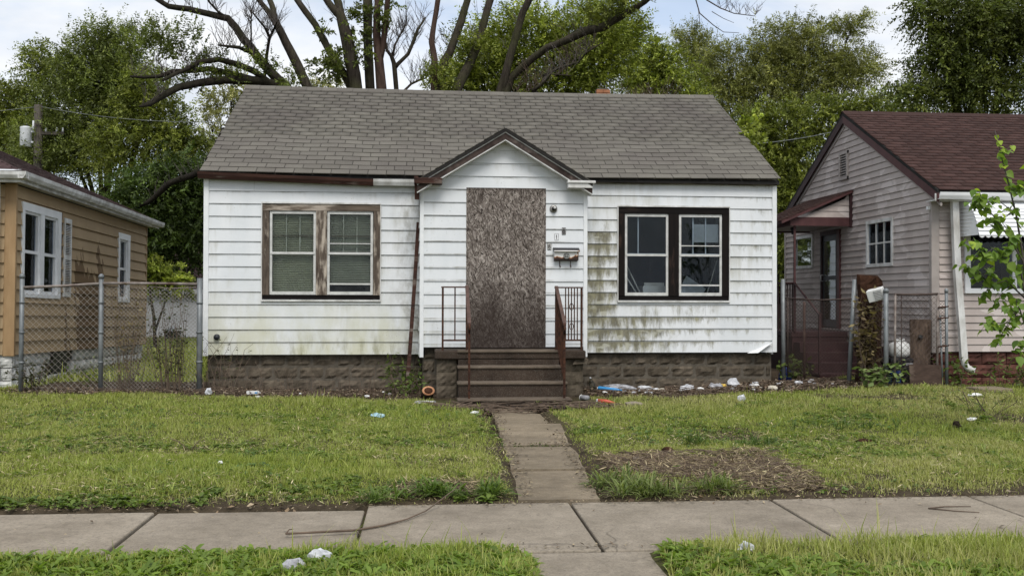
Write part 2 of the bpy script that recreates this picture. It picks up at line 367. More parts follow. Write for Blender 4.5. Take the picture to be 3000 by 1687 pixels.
MT = dict(
    siding=m_siding(), osb=m_osb(),
    trim=m_plain('white_corner_trim', (0.66, 0.68, 0.69), (0.76, 0.77, 0.77), 6, 0.5, bump=0.05),
    white_dirty=m_plain('white_painted_metal_grimy', (0.38, 0.37, 0.34), (0.74, 0.74, 0.73), 5, 0.5, stretch=(1, 1, 0.4), bump=0.08),
    white_clean=m_plain('white_vinyl', (0.70, 0.71, 0.72), (0.78, 0.79, 0.80), 4, 0.4, bump=0.04),
    storm=m_plain('storm_sash_aluminium', (0.42, 0.42, 0.40), (0.60, 0.60, 0.58), 9, 0.45, bump=0.05),
    gutter_brown=m_wood('brown_gutter_paint', (0.020, 0.010, 0.008), (0.060, 0.028, 0.020), (0.16, 0.13, 0.11), 0.25, (0.8, 9, 9)),
    wood_grey=m_wood('weathered_bare_trim_wood', (0.038, 0.028, 0.022), (0.125, 0.098, 0.076), (0.42, 0.365, 0.30), 0.6, (11, 11, 1.4)),
    wood_grey_h=m_wood('weathered_bare_header_wood', (0.045, 0.034, 0.026), (0.15, 0.118, 0.09), (0.36, 0.31, 0.26), 0.5, (0.8, 9, 9)),
    wood_dark=m_wood('dark_stained_trim_wood', (0.003, 0.002, 0.002), (0.009, 0.006, 0.005), (0.035, 0.021, 0.016), 0.15, (9, 9, 0.8)),
    wood_dark_h=m_wood('dark_stained_header_wood', (0.002, 0.0015, 0.0015), (0.006, 0.004, 0.0035), (0.02, 0.013, 0.01), 0.1, (0.8, 9, 9)),
    rake=m_wood('brown_rake_board', (0.020, 0.013, 0.011), (0.070, 0.050, 0.043), (0.16, 0.13, 0.115), 0.3, (2, 9, 2)),
    fasc_bare=m_wood('bare_fascia_wood', (0.02, 0.015, 0.012), (0.09, 0.075, 0.06), (0.24, 0.21, 0.175), 0.5, (0.8, 9, 9)),
    block=m_block('rock_face_block', (0.058, 0.046, 0.034), (0.175, 0.145, 0.108), (0.028, 0.022, 0.013), wet=0.75),
    mortar=m_plain('foundation_mortar', (0.065, 0.055, 0.042), (0.125, 0.108, 0.085), 14, 0.95),
    block_white=m_block('white_painted_block', (0.52, 0.52, 0.50), (0.78, 0.78, 0.76), (0.20, 0.20, 0.17), 0.3),
    block_red=m_block('red_painted_block', (0.065, 0.026, 0.020), (0.135, 0.056, 0.043), (0.03, 0.02, 0.015), 0.5),
    steps=m_concrete('stained_step_concrete', (0.024, 0.015, 0.010), (0.056, 0.038, 0.027), (0.013, 0.008, 0.005), 0.7),
    walk=m_concrete('sidewalk_concrete', (0.215, 0.182, 0.138), (0.305, 0.262, 0.205), (0.125, 0.102, 0.076), 0.6),
    walk2=m_concrete('front_walk_concrete', (0.165, 0.132, 0.088), (0.245, 0.198, 0.138), (0.06, 0.046, 0.034), 0.65),
    shingle=m_shingle('grey_shingle', [(0.122, 0.113, 0.096), (0.138, 0.128, 0.109), (0.156, 0.145, 0.123), (0.092, 0.079, 0.074)]),
    shingle_s=m_shingle('grey_shingle_upper', [(0.122, 0.113, 0.096), (0.138, 0.128, 0.109), (0.156, 0.145, 0.123), (0.092, 0.079, 0.074)], True),
    shingle_under=m_plain('shingle_underlayer', (0.012, 0.011, 0.010), (0.022, 0.02, 0.018), 20, 0.95),
    shingle_m=m_shingle('maroon_shingle', [(0.048, 0.027, 0.023), (0.060, 0.033, 0.028), (0.074, 0.041, 0.035), (0.044, 0.026, 0.023)], True),
    shingle_l=m_shingle('faded_maroon_shingle', [(0.060, 0.040, 0.040), (0.080, 0.056, 0.053), (0.105, 0.078, 0.072), (0.07, 0.038, 0.038)], True),
    maroon=m_plain('maroon_painted_trim', (0.055, 0.020, 0.020), (0.085, 0.034, 0.033), 6, 0.55, bump=0.08),
    maroon_dark=m_plain('dark_maroon_paint', (0.022, 0.008, 0.009), (0.042, 0.015, 0.016), 6, 0.6, bump=0.1),
    tan=m_painted_siding('tan_lap_siding', (0.335, 0.240, 0.138), (0.400, 0.292, 0.172), (0.39, 0.285, 0.17, 0.3), (0.105, 0.056, 0.018), True),
    tan_trim=m_plain('tan_corner_board', (0.27, 0.17, 0.082), (0.36, 0.24, 0.125), 5, 0.65, stretch=(2, 2, 0.4), bump=0.1),
    taupe=m_painted_siding('taupe_lap_siding', (0.395, 0.340, 0.312), (0.455, 0.400, 0.370), (0.60, 0.54, 0.51, 0.6), (0.27, 0.218, 0.198), False),
    taupe_trim=m_plain('taupe_corner_trim', (0.29, 0.255, 0.235), (0.36, 0.32, 0.295), 5, 0.6, bump=0.06),
    rust=m_plain('rusted_iron', (0.017, 0.009, 0.007), (0.085, 0.036, 0.020), 22, 0.85, bump=0.4, spec=0.2),
    rust_brown=m_plain('brown_iron_rail', (0.050, 0.028, 0.022), (0.105, 0.062, 0.048), 12, 0.75, bump=0.25),
    galv=m_plain('galvanised_pipe', (0.11, 0.12, 0.125), (0.215, 0.23, 0.235), 9, 0.5, 0.25, (1, 1, 0.5), bump=0.1),
    galv_rust=m_plain('rusty_galvanised_rail', (0.075, 0.045, 0.032), (0.28, 0.25, 0.225), 6, 0.6, 0.1, bump=0.15),
    wire=m_plain('dull_fence_wire', (0.15, 0.135, 0.115), (0.27, 0.25, 0.225), 6, 0.6, 0.2),
    wire_dark=m_plain('rusty_fence_wire', (0.035, 0.022, 0.018), (0.085, 0.062, 0.052), 6, 0.8, 0.1),
    glass=m_glass('window_glass', 0.004, (.85,.9,.95), dirt=0.02), glass_dirty=m_glass('dirty_window_glass', 0.004, (0.82, 0.85, 0.82), 0.06),
    glass_sky=m_glass('reflective_window_glass', 0.5, (0.5, 0.5, 0.5), 0.1),
    interior=m_plain('dim_interior_wall', (0.016, 0.024, 0.042), (0.028, 0.038, 0.062), 3, 0.9),
    dark=m_plain('dark_interior', (0.010, 0.011, 0.013), (0.02, 0.021, 0.023), 3, 0.9),
    blind=m_plain('yellowed_blind', (0.54, 0.53, 0.43), (0.68, 0.67, 0.56), 3, 0.6, bump=0.02),
    blind_grey=m_plain('grey_blind', (0.46, 0.46, 0.42), (0.60, 0.60, 0.55), 3, 0.6, bump=0.02),
    card=m_plain('pale_cardboard', (0.42, 0.38, 0.30), (0.55, 0.51, 0.43), 4, 0.85),
    sheet=m_plain('pale_sheet', (0.26, 0.26, 0.24), (0.34, 0.34, 0.31), 4, 0.8),
    brick_chim=m_block('orange_chimney_brick', (0.30, 0.125, 0.06), (0.46, 0.215, 0.115), (0.16, 0.075, 0.045), 0.4),
    garage=m_plain('white_garage_wall', (0.50, 0.51, 0.53), (0.64, 0.65, 0.67), 2, 0.7),
    plastic_dark=m_plain('dark_plastic', (0.018, 0.020, 0.024), (0.035, 0.038, 0.045), 5, 0.5),
    black=m_plain('black_plastic', (0.008, 0.008, 0.009), (0.016, 0.016, 0.018), 5, 0.45),
    blue_plastic=m_plain('blue_plastic', (0.012, 0.03, 0.16), (0.025, 0.06, 0.27), 5, 0.4),
    blue_light=m_plain('light_blue_plastic', (0.03, 0.20, 0.46), (0.06, 0.30, 0.60), 7, 0.4),
    bag=m_plain('white_plastic_bag', (0.34, 0.35, 0.37), (0.60, 0.61, 0.63), 18, 0.45, bump=0.4),
    bag_grey=m_plain('grey_plastic_bag', (0.16, 0.16, 0.17), (0.42, 0.42, 0.44), 14, 0.4, bump=0.4),
    paper=m_plain('white_paper', (0.60, 0.60, 0.58), (0.72, 0.72, 0.71), 6, 0.8),
    red_plastic=m_plain('red_plastic', (0.36, 0.05, 0.03), (0.48, 0.09, 0.05), 8, 0.45),
    yellow=m_plain('yellow_wrapper', (0.50, 0.33, 0.05), (0.62, 0.43, 0.08), 9, 0.5),
    light_wood=m_plain('cut_log_end', (0.30, 0.13, 0.06), (0.46, 0.24, 0.13), 10, 0.85),
    log_bark=m_bark('log_bark', (0.015, 0.010, 0.007), (0.05, 0.035, 0.026), (0.03, 0.03, 0.015), 0.3),
    rot_wood=m_bark('rotten_trunk_wood', (0.014, 0.007, 0.005), (0.085, 0.040, 0.024), (0.03, 0.015, 0.008), 0.4),
    stump_bark=m_bark('split_log_bark', (0.028, 0.017, 0.012), (0.20, 0.145, 0.11), (0.06, 0.035, 0.025), 0.35),
    brown_board=m_wood('brown_panel_board', (0.030, 0.019, 0.014), (0.070, 0.046, 0.035), (0.12, 0.09, 0.07), 0.3, (2, 2, 5)),
    ac=m_plain('white_appliance', (0.58, 0.58, 0.56), (0.70, 0.70, 0.68), 6, 0.5),
    ac_grille=m_plain('grey_grille', (0.19, 0.19, 0.19), (0.26, 0.26, 0.26), 20, 0.6),
    bark=m_bark('grey_mossy_bark', (0.018, 0.014, 0.011), (0.072, 0.060, 0.047), (0.052, 0.056, 0.022), 0.55),
    bark_red=m_bark('reddish_bark', (0.026, 0.016, 0.012), (0.095, 0.066, 0.052), (0.07, 0.04, 0.03), 0.5),
    bark_dark=m_bark('dark_bark', (0.012, 0.010, 0.008), (0.04, 0.033, 0.026), (0.03, 0.032, 0.015), 0.4),
    twig=m_plain('bare_twig', (0.055, 0.045, 0.038), (0.10, 0.085, 0.075), 6, 0.9),
    stick=m_plain('dead_stick', (0.060, 0.042, 0.030), (0.17, 0.125, 0.09), 5, 0.9),
    leaf=m_leaf('tree_leaf'), grass=m_leaf('grass_blade', trans=0.4), litter=m_leaf('fallen_leaf', trans=0.05),
    sap_leaf=m_leaf('sapling_leaf', False, col=((0.20, 0.29, 0.045), (0.105, 0.185, 0.03)), trans=0.35),
    sap_tip=m_leaf('young_tip_leaf', False, col=((0.36, 0.46, 0.045), (0.27, 0.38, 0.045)), trans=0.4),
    weed_leaf=m_leaf('weed_leaf_green', False, col=((0.10, 0.15, 0.035), (0.055, 0.10, 0.02)), trans=0.25),
    weed_dead=m_leaf('withered_vine_leaf', False, col=((0.19, 0.145, 0.06), (0.10, 0.075, 0.035)), trans=0.2),
    ground=m_ground(), pole=m_plain('utility_pole_wood', (0.045, 0.038, 0.030), (0.085, 0.075, 0.06), 5, 0.95, stretch=(4, 4, 0.5)),
    transformer=m_plain('transformer_paint', (0.60, 0.62, 0.64), (0.72, 0.74, 0.76), 3, 0.45, bump=0.03),
    cable=m_plain('cable', (0.10, 0.11, 0.10), (0.16, 0.17, 0.16), 3, 0.6),
    chrome=m_plain('tarnished_steel', (0.20, 0.19, 0.18), (0.36, 0.35, 0.33), 12, 0.4, 0.6),
    ink=m_plain('black_ink', (0.012, 0.012, 0.012), (0.018, 0.018, 0.018), 5, 0.6),
)
def m_mailbox():
    q = N('rusting_mailbox'); p = q.pos(); x, y, z = q.xyz(p)
    e = q.math('ADD', q.mrange(z, 2.24, 2.13), q.mrange(x, 2.24, 2.39, 0, 0.5))
    m = q.math('ADD', e, q.math('MULTIPLY', q.math('SUBTRACT', q.noise(p, 14, 6, 0.7), 0.5), 1.3))
    c = q.ramp(m, [(0.30, (0.70, 0.68, 0.66)), (0.40, (0.58, 0.32, 0.16)), (0.52, (0.14, 0.05, 0.02)), (0.75, (0.03, 0.014, 0.01))])
    return q.pbr(c, 0.55, 0, q.bump(m, 0.3, 0.004), 0.4)
MT['mailbox'] = m_mailbox()
MT['nosing'] = m_concrete('pale_step_nosing', (0.075, 0.056, 0.040), (0.150, 0.118, 0.088), (0.03, 0.02, 0.014), 0.7)  # tread caps, a paler brown than the step concrete

# ---------------------------------------------------------------- ground
def sstep(a, b, x):
    t = np.clip((np.asarray(x, float)-a)/(b-a), 0, 1); return t*t*(3-2*t)
def gz(x, y):
    """height of the ground"""
    x = np.asarray(x, float); y = np.asarray(y, float)
    h = 0.05*sstep(7.4, 8.2, y)+0.07*sstep(9, 15, y)*sstep(-1, -4, x)+0.03*sstep(9, 15, y)*sstep(2.5, 4.5, x)
    h = h+0.13*sstep(4.2, 7.5, x)*sstep(8.5, 14, y)
    wk = sstep(0.26, 0.52, np.abs(x-1.13))                 # the front walk lies in a shallow trough
    h = h*(0.12+0.88*np.where(y < 13.9, wk, 1.0))
    h = h+0.05*sstep(6.02, 5.7, y)*np.clip(sstep(0.36, 0.6, np.abs(x-0.98)), 0, 1)
    h = np.where((np.abs(x-1.12) < 0.30) & (y > 7.3) & (y < 13.62), -0.03, h)
    h = np.where((np.abs(x-.98) < 0.36) & (y < 5.95), -0.03, h)
    h = h-0.045*((y > 5.9) & (y < 7.36))                   # under the sidewalk
    h = h+0.012*np.sin(x*2.1+0.6*y)*np.sin(y*1.7)*sstep(7.6, 8.5, y)*sstep(.5, .9, np.abs(x-1.13))
    return h
_VN = {}
def vn(x, y, sc, seed=0, octv=3):
    x = np.asarray(x, float); y = np.asarray(y, float); out = np.zeros_like(x); amp = 1.0; tot = 0.0
    for o in range(octv):
        if (seed, o) not in _VN: _VN[(seed, o)] = np.random.default_rng(900+seed*17+o).random((128, 128))
        G = _VN[(seed, o)]; u = x*sc*2**o+37.1*o; v = y*sc*2**o+11.7*o; i = np.floor(u).astype(int); j = np.floor(v).astype(int); fx = u-i; fy = v-j
        fx = fx*fx*(3-2*fx); fy = fy*fy*(3-2*fy); g_ = lambda a, b: G[(i+a) % 128, (j+b) % 128]
        out = out+amp*((g_(0, 0)*(1-fx)+g_(1, 0)*fx)*(1-fy)+(g_(0, 1)*(1-fx)+g_(1, 1)*fx)*fy); tot += amp; amp *= .55
    return out/tot
def dirt(x, y):
    """0 = turf, 1 = bare soil or thatch"""
    x = np.asarray(x, float); y = np.asarray(y, float)
    nz = 1.5*(vn(x, y, 1.6, 1)-.5)
    d = np.zeros_like(x)
    d = np.maximum(d, sstep(1.25, 0.55, np.hypot((x-2.4)/1.0, (y-8.5)/0.75)+0.9*nz))          # dead patch right of the walk
    d = np.maximum(d, sstep(0.55, 0.2, np.hypot((x-2.9)/0.9, (y-7.65)/0.35)+0.4*nz))
    d = np.maximum(d, 0.9*sstep(0.50, 0.06, (y-7.38)+0.35*nz)*(y > 7.2))                                                   # soil lip at the sidewalk
    d = np.maximum(d, sstep(0.8, 0.3, np.hypot((x-0.1)/0.7, (y-7.75)/0.5)+0.4*nz))
    d = np.maximum(d, sstep(14.1, 14.7, y+0.5*nz)*((x > -3.6) & (x < 5.6)))                        # along the foundation
    d = np.maximum(d, sstep(14.3, 14.9, y+0.4*nz)*((x >= 5.6) & (x < 7.0)))
    d = np.maximum(d, sstep(14.6, 15.0, y+0.4*nz)*((x < -3.3) & (x > -6.2))*(y < 17))
    d = np.maximum(d, sstep(1.0, 0.5, np.hypot((x-1.2)/1.25, (y-13.35)/0.75)+0.3*nz))               # foot of the steps
    d = np.maximum(d, 0.9*sstep(0.62, 0.36, np.abs(x-1.14)+0.25*nz-.06*(x > 1.1)*(y < 9))*((y > 7.3) & (y < 13)))
    d = np.maximum(d, .75*sstep(.60, .72, vn(x, y, .9, 4))*(y > 7.4)*(y < 14.5)*sstep(-1.0, 2.5, x))         # edges of the walk
    d = np.maximum(d, 0.6*sstep(0.7, 0.2, np.hypot((x+2.2)/0.5, (y-9.9)/0.3)+0.3*nz))
    d = np.maximum(d, 0.8*sstep(0.9, 0.3, np.hypot((x-7.0)/0.6, (y-11.2)/0.6)+0.3*nz))
    d = np.maximum(d, 0.7*sstep(0.6, 0.1, np.hypot((x+0.2)/0.8, (y-5.3)/0.25)+0.5*nz))
    return np.clip(d, 0, 1)
def build_ground():
    xs = np.concatenate([[-400, -120, -50, -30, -20], np.arange(-14, 14.01, 0.14), [20, 30, 50, 120, 400]])
    ys = np.concatenate([[-60, -20, -5, 0, 2, 3.2], np.arange(3.6, 17.0, 0.12), np.arange(17.5, 40, 1.2), [60, 120, 400]])
    X, Y = np.meshgrid(xs, ys); Z = gz(X, Y); n, m = X.shape
    V = np.stack([X.ravel(), Y.ravel(), Z.ravel()], 1)
    i = np.arange((n-1)*m).reshape(n-1, m)[:, :-1].ravel()
    F = np.stack([i, i+1, i+1+m, i+m], 1)
    c = V[F].mean(1); d = dirt(c[:, 0], c[:, 1])
    me = np_mesh('ground', V, F, MT['ground'], np.stack([d, d, d], 1), True)
    return tag(obj_from('ground', me), kind='structure')
build_ground()

# public sidewalk: one slab after another, each with its own slight tilt
sidewalk = tag(empty('sidewalk', (0, 6.6, 0)), kind='structure')
jx = [-9.6, -8.08, -6.55, -5.02, -3.49, -1.95, -0.44, 1.09, 2.66, 4.26, 5.80, 7.33, 8.87, 10.4]
for i in range(len(jx)-1):
    a, b = jx[i]+0.011, jx[i+1]-0.011
    dz = rnd.uniform(-0.006, 0.006); dl = -0.012 if jx[i] < -0.5 else 0.0
    yb = 7.36 if i >= 6 else 7.28
    m = MB()
    p = []
    for (x, y) in ((a, 5.95), (b, 5.95), (b, yb), (a, yb)): p.append((x-0, y-6.6, -0.12))
    t = [(x-0, y-6.6, dz+dl+rnd.uniform(-0.003, 0.003)) for (x, y) in ((a, 5.95), (b, 5.95), (b, yb), (a, yb))]
    m.hexa(p+t); bevelled(m.build('sidewalk_slab', MT['walk'], sidewalk), 0.012, 2)
front_walk = tag(empty('front_walk', (1.13, 10, 0)), kind='structure')
for (y0, y1, a0, a1, b0, b1, z, tl) in ((7.40, 8.62, .70, .75, 1.33, 1.40, .014, .0), (8.632, 10.05, .75, .80, 1.41, 1.53, .022, .012), (10.15, 11.6, .80, .84, 1.50, 1.60, .030, -.02), (11.62, 13.55, .84, .88, 1.58, 1.68, .016, .004)):
    m = MB(); P4 = ((a0, y0, z+tl), (b0, y0, z+tl*.6), (b1, y1, z-tl), (a1, y1, z-tl*.7)); j_ = lambda: rnd.uniform(-.012, .012)
    n_ = 7; top = []                                    # chipped, uneven edges
    for e in range(4):
        p_, q_ = P4[e], P4[(e+1) % 4]
        for k in range(n_): t_ = k/n_; top.append((p_[0]+(q_[0]-p_[0])*t_+j_()-1.13, p_[1]+(q_[1]-p_[1])*t_+j_()*.6-10, p_[2]+(q_[2]-p_[2])*t_))
    c_ = len(top); m.add(top+[(x, y, -.14) for x, y, z_ in top], [tuple(range(c_))]+[(k, k+c_, (k+1) % c_+c_, (k+1) % c_) for k in range(c_)]); m.build('walk_slab', MT['walk2'], front_walk)
kerb_walk = tag(empty('kerb_walk', (0.98, 5, 0)), kind='structure')
for (y0, y1) in ((4.55, 5.925), (3.2, 4.535)):
    m = MB(); m.box(0.56-0.98, 1.40-0.98, y0-5, y1-5, -0.12, -0.002, 0.006); bevelled(m.build('walk_slab', MT['walk'], kerb_walk), 0.015, 2)

# ---------------------------------------------------------------- construction helpers
class Frame:
    """maps (s, out, z) of a wall to its root's space"""
    def __init__(s, kind, c): s.k = kind; s.c = c
    def __call__(s, a, o, z):
        if s.k == 'front': return (a, s.c-o, z)          # faces -y
        if s.k == 'left': return (s.c-o, a, z)           # faces -x
        if s.k == 'right': return (s.c+o, a, z)          # faces +x
def plank(root, fr, mat, b0, b1, t0, t1, zb, zt, ob=0.016, ot=0.004, name='siding_plank', sag=0.0):
    v = [fr(b0, 0, zb), fr(b1, 0, zb), fr(b1, ob, zb-sag), fr(b0, ob, zb), fr(t0, 0, zt), fr(t1, 0, zt), fr(t1, ot, zt), fr(t0, ot, zt)]
    m = MB(); m.hexa(v); return m.build(name, mat, root)
def siding(root, fr, mat, s0, s1, z0, n, ex, holes=(), lip=0.016, clip=None, split=None):
    """n courses from z0; holes (a,b,zlo,zhi) are cut out; clip(z)->(lo,hi) trims the ends (gables)"""
    for k in range(n):
        zb, zt = z0+k*ex, z0+(k+1)*ex-0.003
        segs = [(s0, s1, zb, zt)]
        for (a, b, lo, hi) in holes:
            new = []
            for (p, q, u, v) in segs:
                if hi <= u+1e-4 or lo >= v-1e-4 or b <= p or a >= q: new.append((p, q, u, v)); continue
                if p < a-0.01: new.append((p, a, u, v))
                if q > b+0.01: new.append((b, q, u, v))
                if lo-u > 0.012: new.append((max(p, a), min(q, b), u, lo))
                if v-hi > 0.012: new.append((max(p, a), min(q, b), hi, v))
            segs = new
        for (p, q, u, v) in segs:
            parts = [(p, q)]
            if split and q-p > 2.2 and rnd.random() < split:
                c = rnd.uniform(p+0.6, q-0.6); parts = [(p, c-0.0015), (c+0.0015, q)]
            for (p_, q_) in parts:
                ob = lip*(1-(u-zb)/ex)+0.003; ot = lip*(1-(v-zb)/ex)*0.2+0.003
                ob += rnd.uniform(-0.0015, 0.002)
                if clip:
                    l0, h0 = clip(u); l1, h1 = clip(v)
                    b0, b1, t0, t1 = max(p_, l0), min(q_, h0), max(p_, l1), min(q_, h1)
                    if b1-b0 < 0.05: continue
                    if t1 < t0: t0 = t1 = (t0+t1)/2
                    plank(root, fr, mat, b0, b1, t0, t1, u, v, ob, ot)
                else: plank(root, fr, mat, p_, q_, p_, q_, u, v, ob, ot)
def rock_mesh(name, L_, H_, mat, seed, depth=0.03):
    """rock-faced block, front towards -y"""
    r = random.Random(seed); nx, nz = 6, 4; vs = []; fs = []
    for j in range(nz+1):
        for i in range(nx+1):
            e = min(i, nx-i, 1)*min(j, nz-j, 1)
            d = 0 if e == 0 else depth*(0.25+1.0*r.random())
            vs.append(((i/nx-0.5)*L_, -d, (j/nz-0.5)*H_))
    for j in range(nz):
        for i in range(nx):
            a = j*(nx+1)+i; fs.append((a, a+1, a+nx+2, a+nx+1))
    m = MB(); m.add(vs, fs)
    for (x0, x1, z0, z1) in ((-L_/2, L_/2, -H_/2, H_/2),):
        m.add([(x0, 0, z0), (x1, 0, z0), (x1, 0, z1), (x0, 0, z1), (x0, 0.1, z0), (x1, 0.1, z0), (x1, 0.1, z1), (x0, 0.1, z1)],
              [(0, 4, 5, 1), (3, 2, 6, 7), (0, 3, 7, 4), (1, 5, 6, 2), (4, 7, 6, 5)])
    return m.mesh(name, mat)
def block_wall(root, s0, s1, ztop, n, variants, bl=0.405, bh=0.2, axis='front', c=0.0, skip=None, zlist=None):
    for k in range(n):
        z = ztop-bh*(k+0.5); s = s0-(bl/2 if k % 2 else 0)
        while s < s1-0.03:
            a, b = max(s, s0), min(s+bl, s1)
            if b-a > 0.06 and not (skip and skip(a, b, z)):
                me = rnd.choice(variants); sc = (b-a-0.012)/(bl-0.012)
                mid = (a+b)/2
                if axis == 'front': obj_from('block', me, root, (mid, c, z), (0, 0, 0), (sc, 1, 1))
                elif axis == 'right': obj_from('block', me, root, (c, mid, z), (0, 0, R(90)), (sc, 1, 1))
                else: obj_from('block', me, root, (c, mid, z), (0, 0, R(-90)), (sc, 1, 1))
            s += bl
def tabs(p0, u, v, nrm, W, S, nc, tw, keep=None, seed=3, thick=0.011, stag=0.5, wob=0.004):
    """shingle tabs: list of 8-corner boxes on the plane p0 + u*a + v*b; yields (course, corners)"""
    r = random.Random(seed); ex = S/nc; u, v, nrm, p0 = map(Vector, (u, v, nrm, p0))
    for k in range(nc):
        off = (k % 2)*tw*stag+r.uniform(-0.03, 0.03)
        a = -off
        while a < W:
            a0, a1 = max(0, a)+0.0045, min(W, a+tw)-0.0045; a += tw
            if a1-a0 < 0.03: continue
            if keep and not keep((a0+a1)/2, (k+0.5)*ex): continue
            b0 = k*ex-0.012+r.uniform(-wob, wob); b1 = (k+1)*ex+0.004
            d0 = r.uniform(-wob, wob)
            def P(a_, b_, h): return p0+u*a_+v*b_+nrm*h
            t = thick+r.uniform(-0.0015, 0.003)
            lo = [P(a0, b0, 0.001), P(a1, b0+d0*0.3, 0.001), P(a1, b1, 0.001), P(a0, b1, 0.001)]
            hi = [P(a0, b0, t+0.003), P(a1, b0+d0*0.3, t+0.003), P(a1, b1, t*0.35), P(a0, b1, t*0.35)]
            yield k, lo+hi
def stuff_boxes(name, boxes, mat, parent):
    n = len(boxes); V = np.array([[tuple(p) for p in b] for b in boxes], float).reshape(-1, 3)
    base = np.array([(3, 2, 1, 0), (4, 5, 6, 7), (0, 1, 5, 4), (1, 2, 6, 5), (2, 3, 7, 6), (3, 0, 4, 7)])
    F = (base[None]+8*np.arange(n)[:, None, None]).reshape(-1, 4)
    c = np.repeat(np.random.default_rng(5).random(n), 6)
    o = obj_from(name, np_mesh(name, V, F, mat, np.stack([c, c, c], 1)), parent)
    o['kind'] = 'stuff'; return o
def part(name, mat, parent, *boxes, bev=0.0):
    m = MB()
    for b in boxes: m.box(*b)
    o = m.build(name, mat, parent)
    if bev: bevelled(o, bev)
    return o

# ---------------------------------------------------------------- the boarded-up white house
H = tag(empty('boarded_house', (1.14, 15.8, 0)), 'abandoned white clapboard bungalow with grey shingle roof and boarded front door', 'house')
class Sub:                               # parts are written in world numbers, stored relative to the root
    def __init__(s, root): s.r = root
HX0, HX1, HY, HYB = -3.52, 5.80, 15.8, 23.2
def rel(o, root):                        # shift a part built in world numbers into its root's space
    o.matrix_parent_inverse = Matrix.Translation(root.location).inverted(); return o
class Rel:
    """parent proxy: everything linked under it between enter and exit is shifted into root space"""
    def __init__(s, root): s.root = root
    def __enter__(s): s.before = set(COL.objects); return s.root
    def __exit__(s, *a):
        inv = Matrix.Translation(s.root.location).inverted()
        for o in s.root.children:
            if o not in s.before: o.matrix_parent_inverse = inv.copy()
VX0, VX1, VY = -0.11, 2.52, 15.2         # porch vestibule
WL = (-2.61, -0.75, 1.52, 3.05); WR = (3.13, 4.99, 1.52, 3.06)
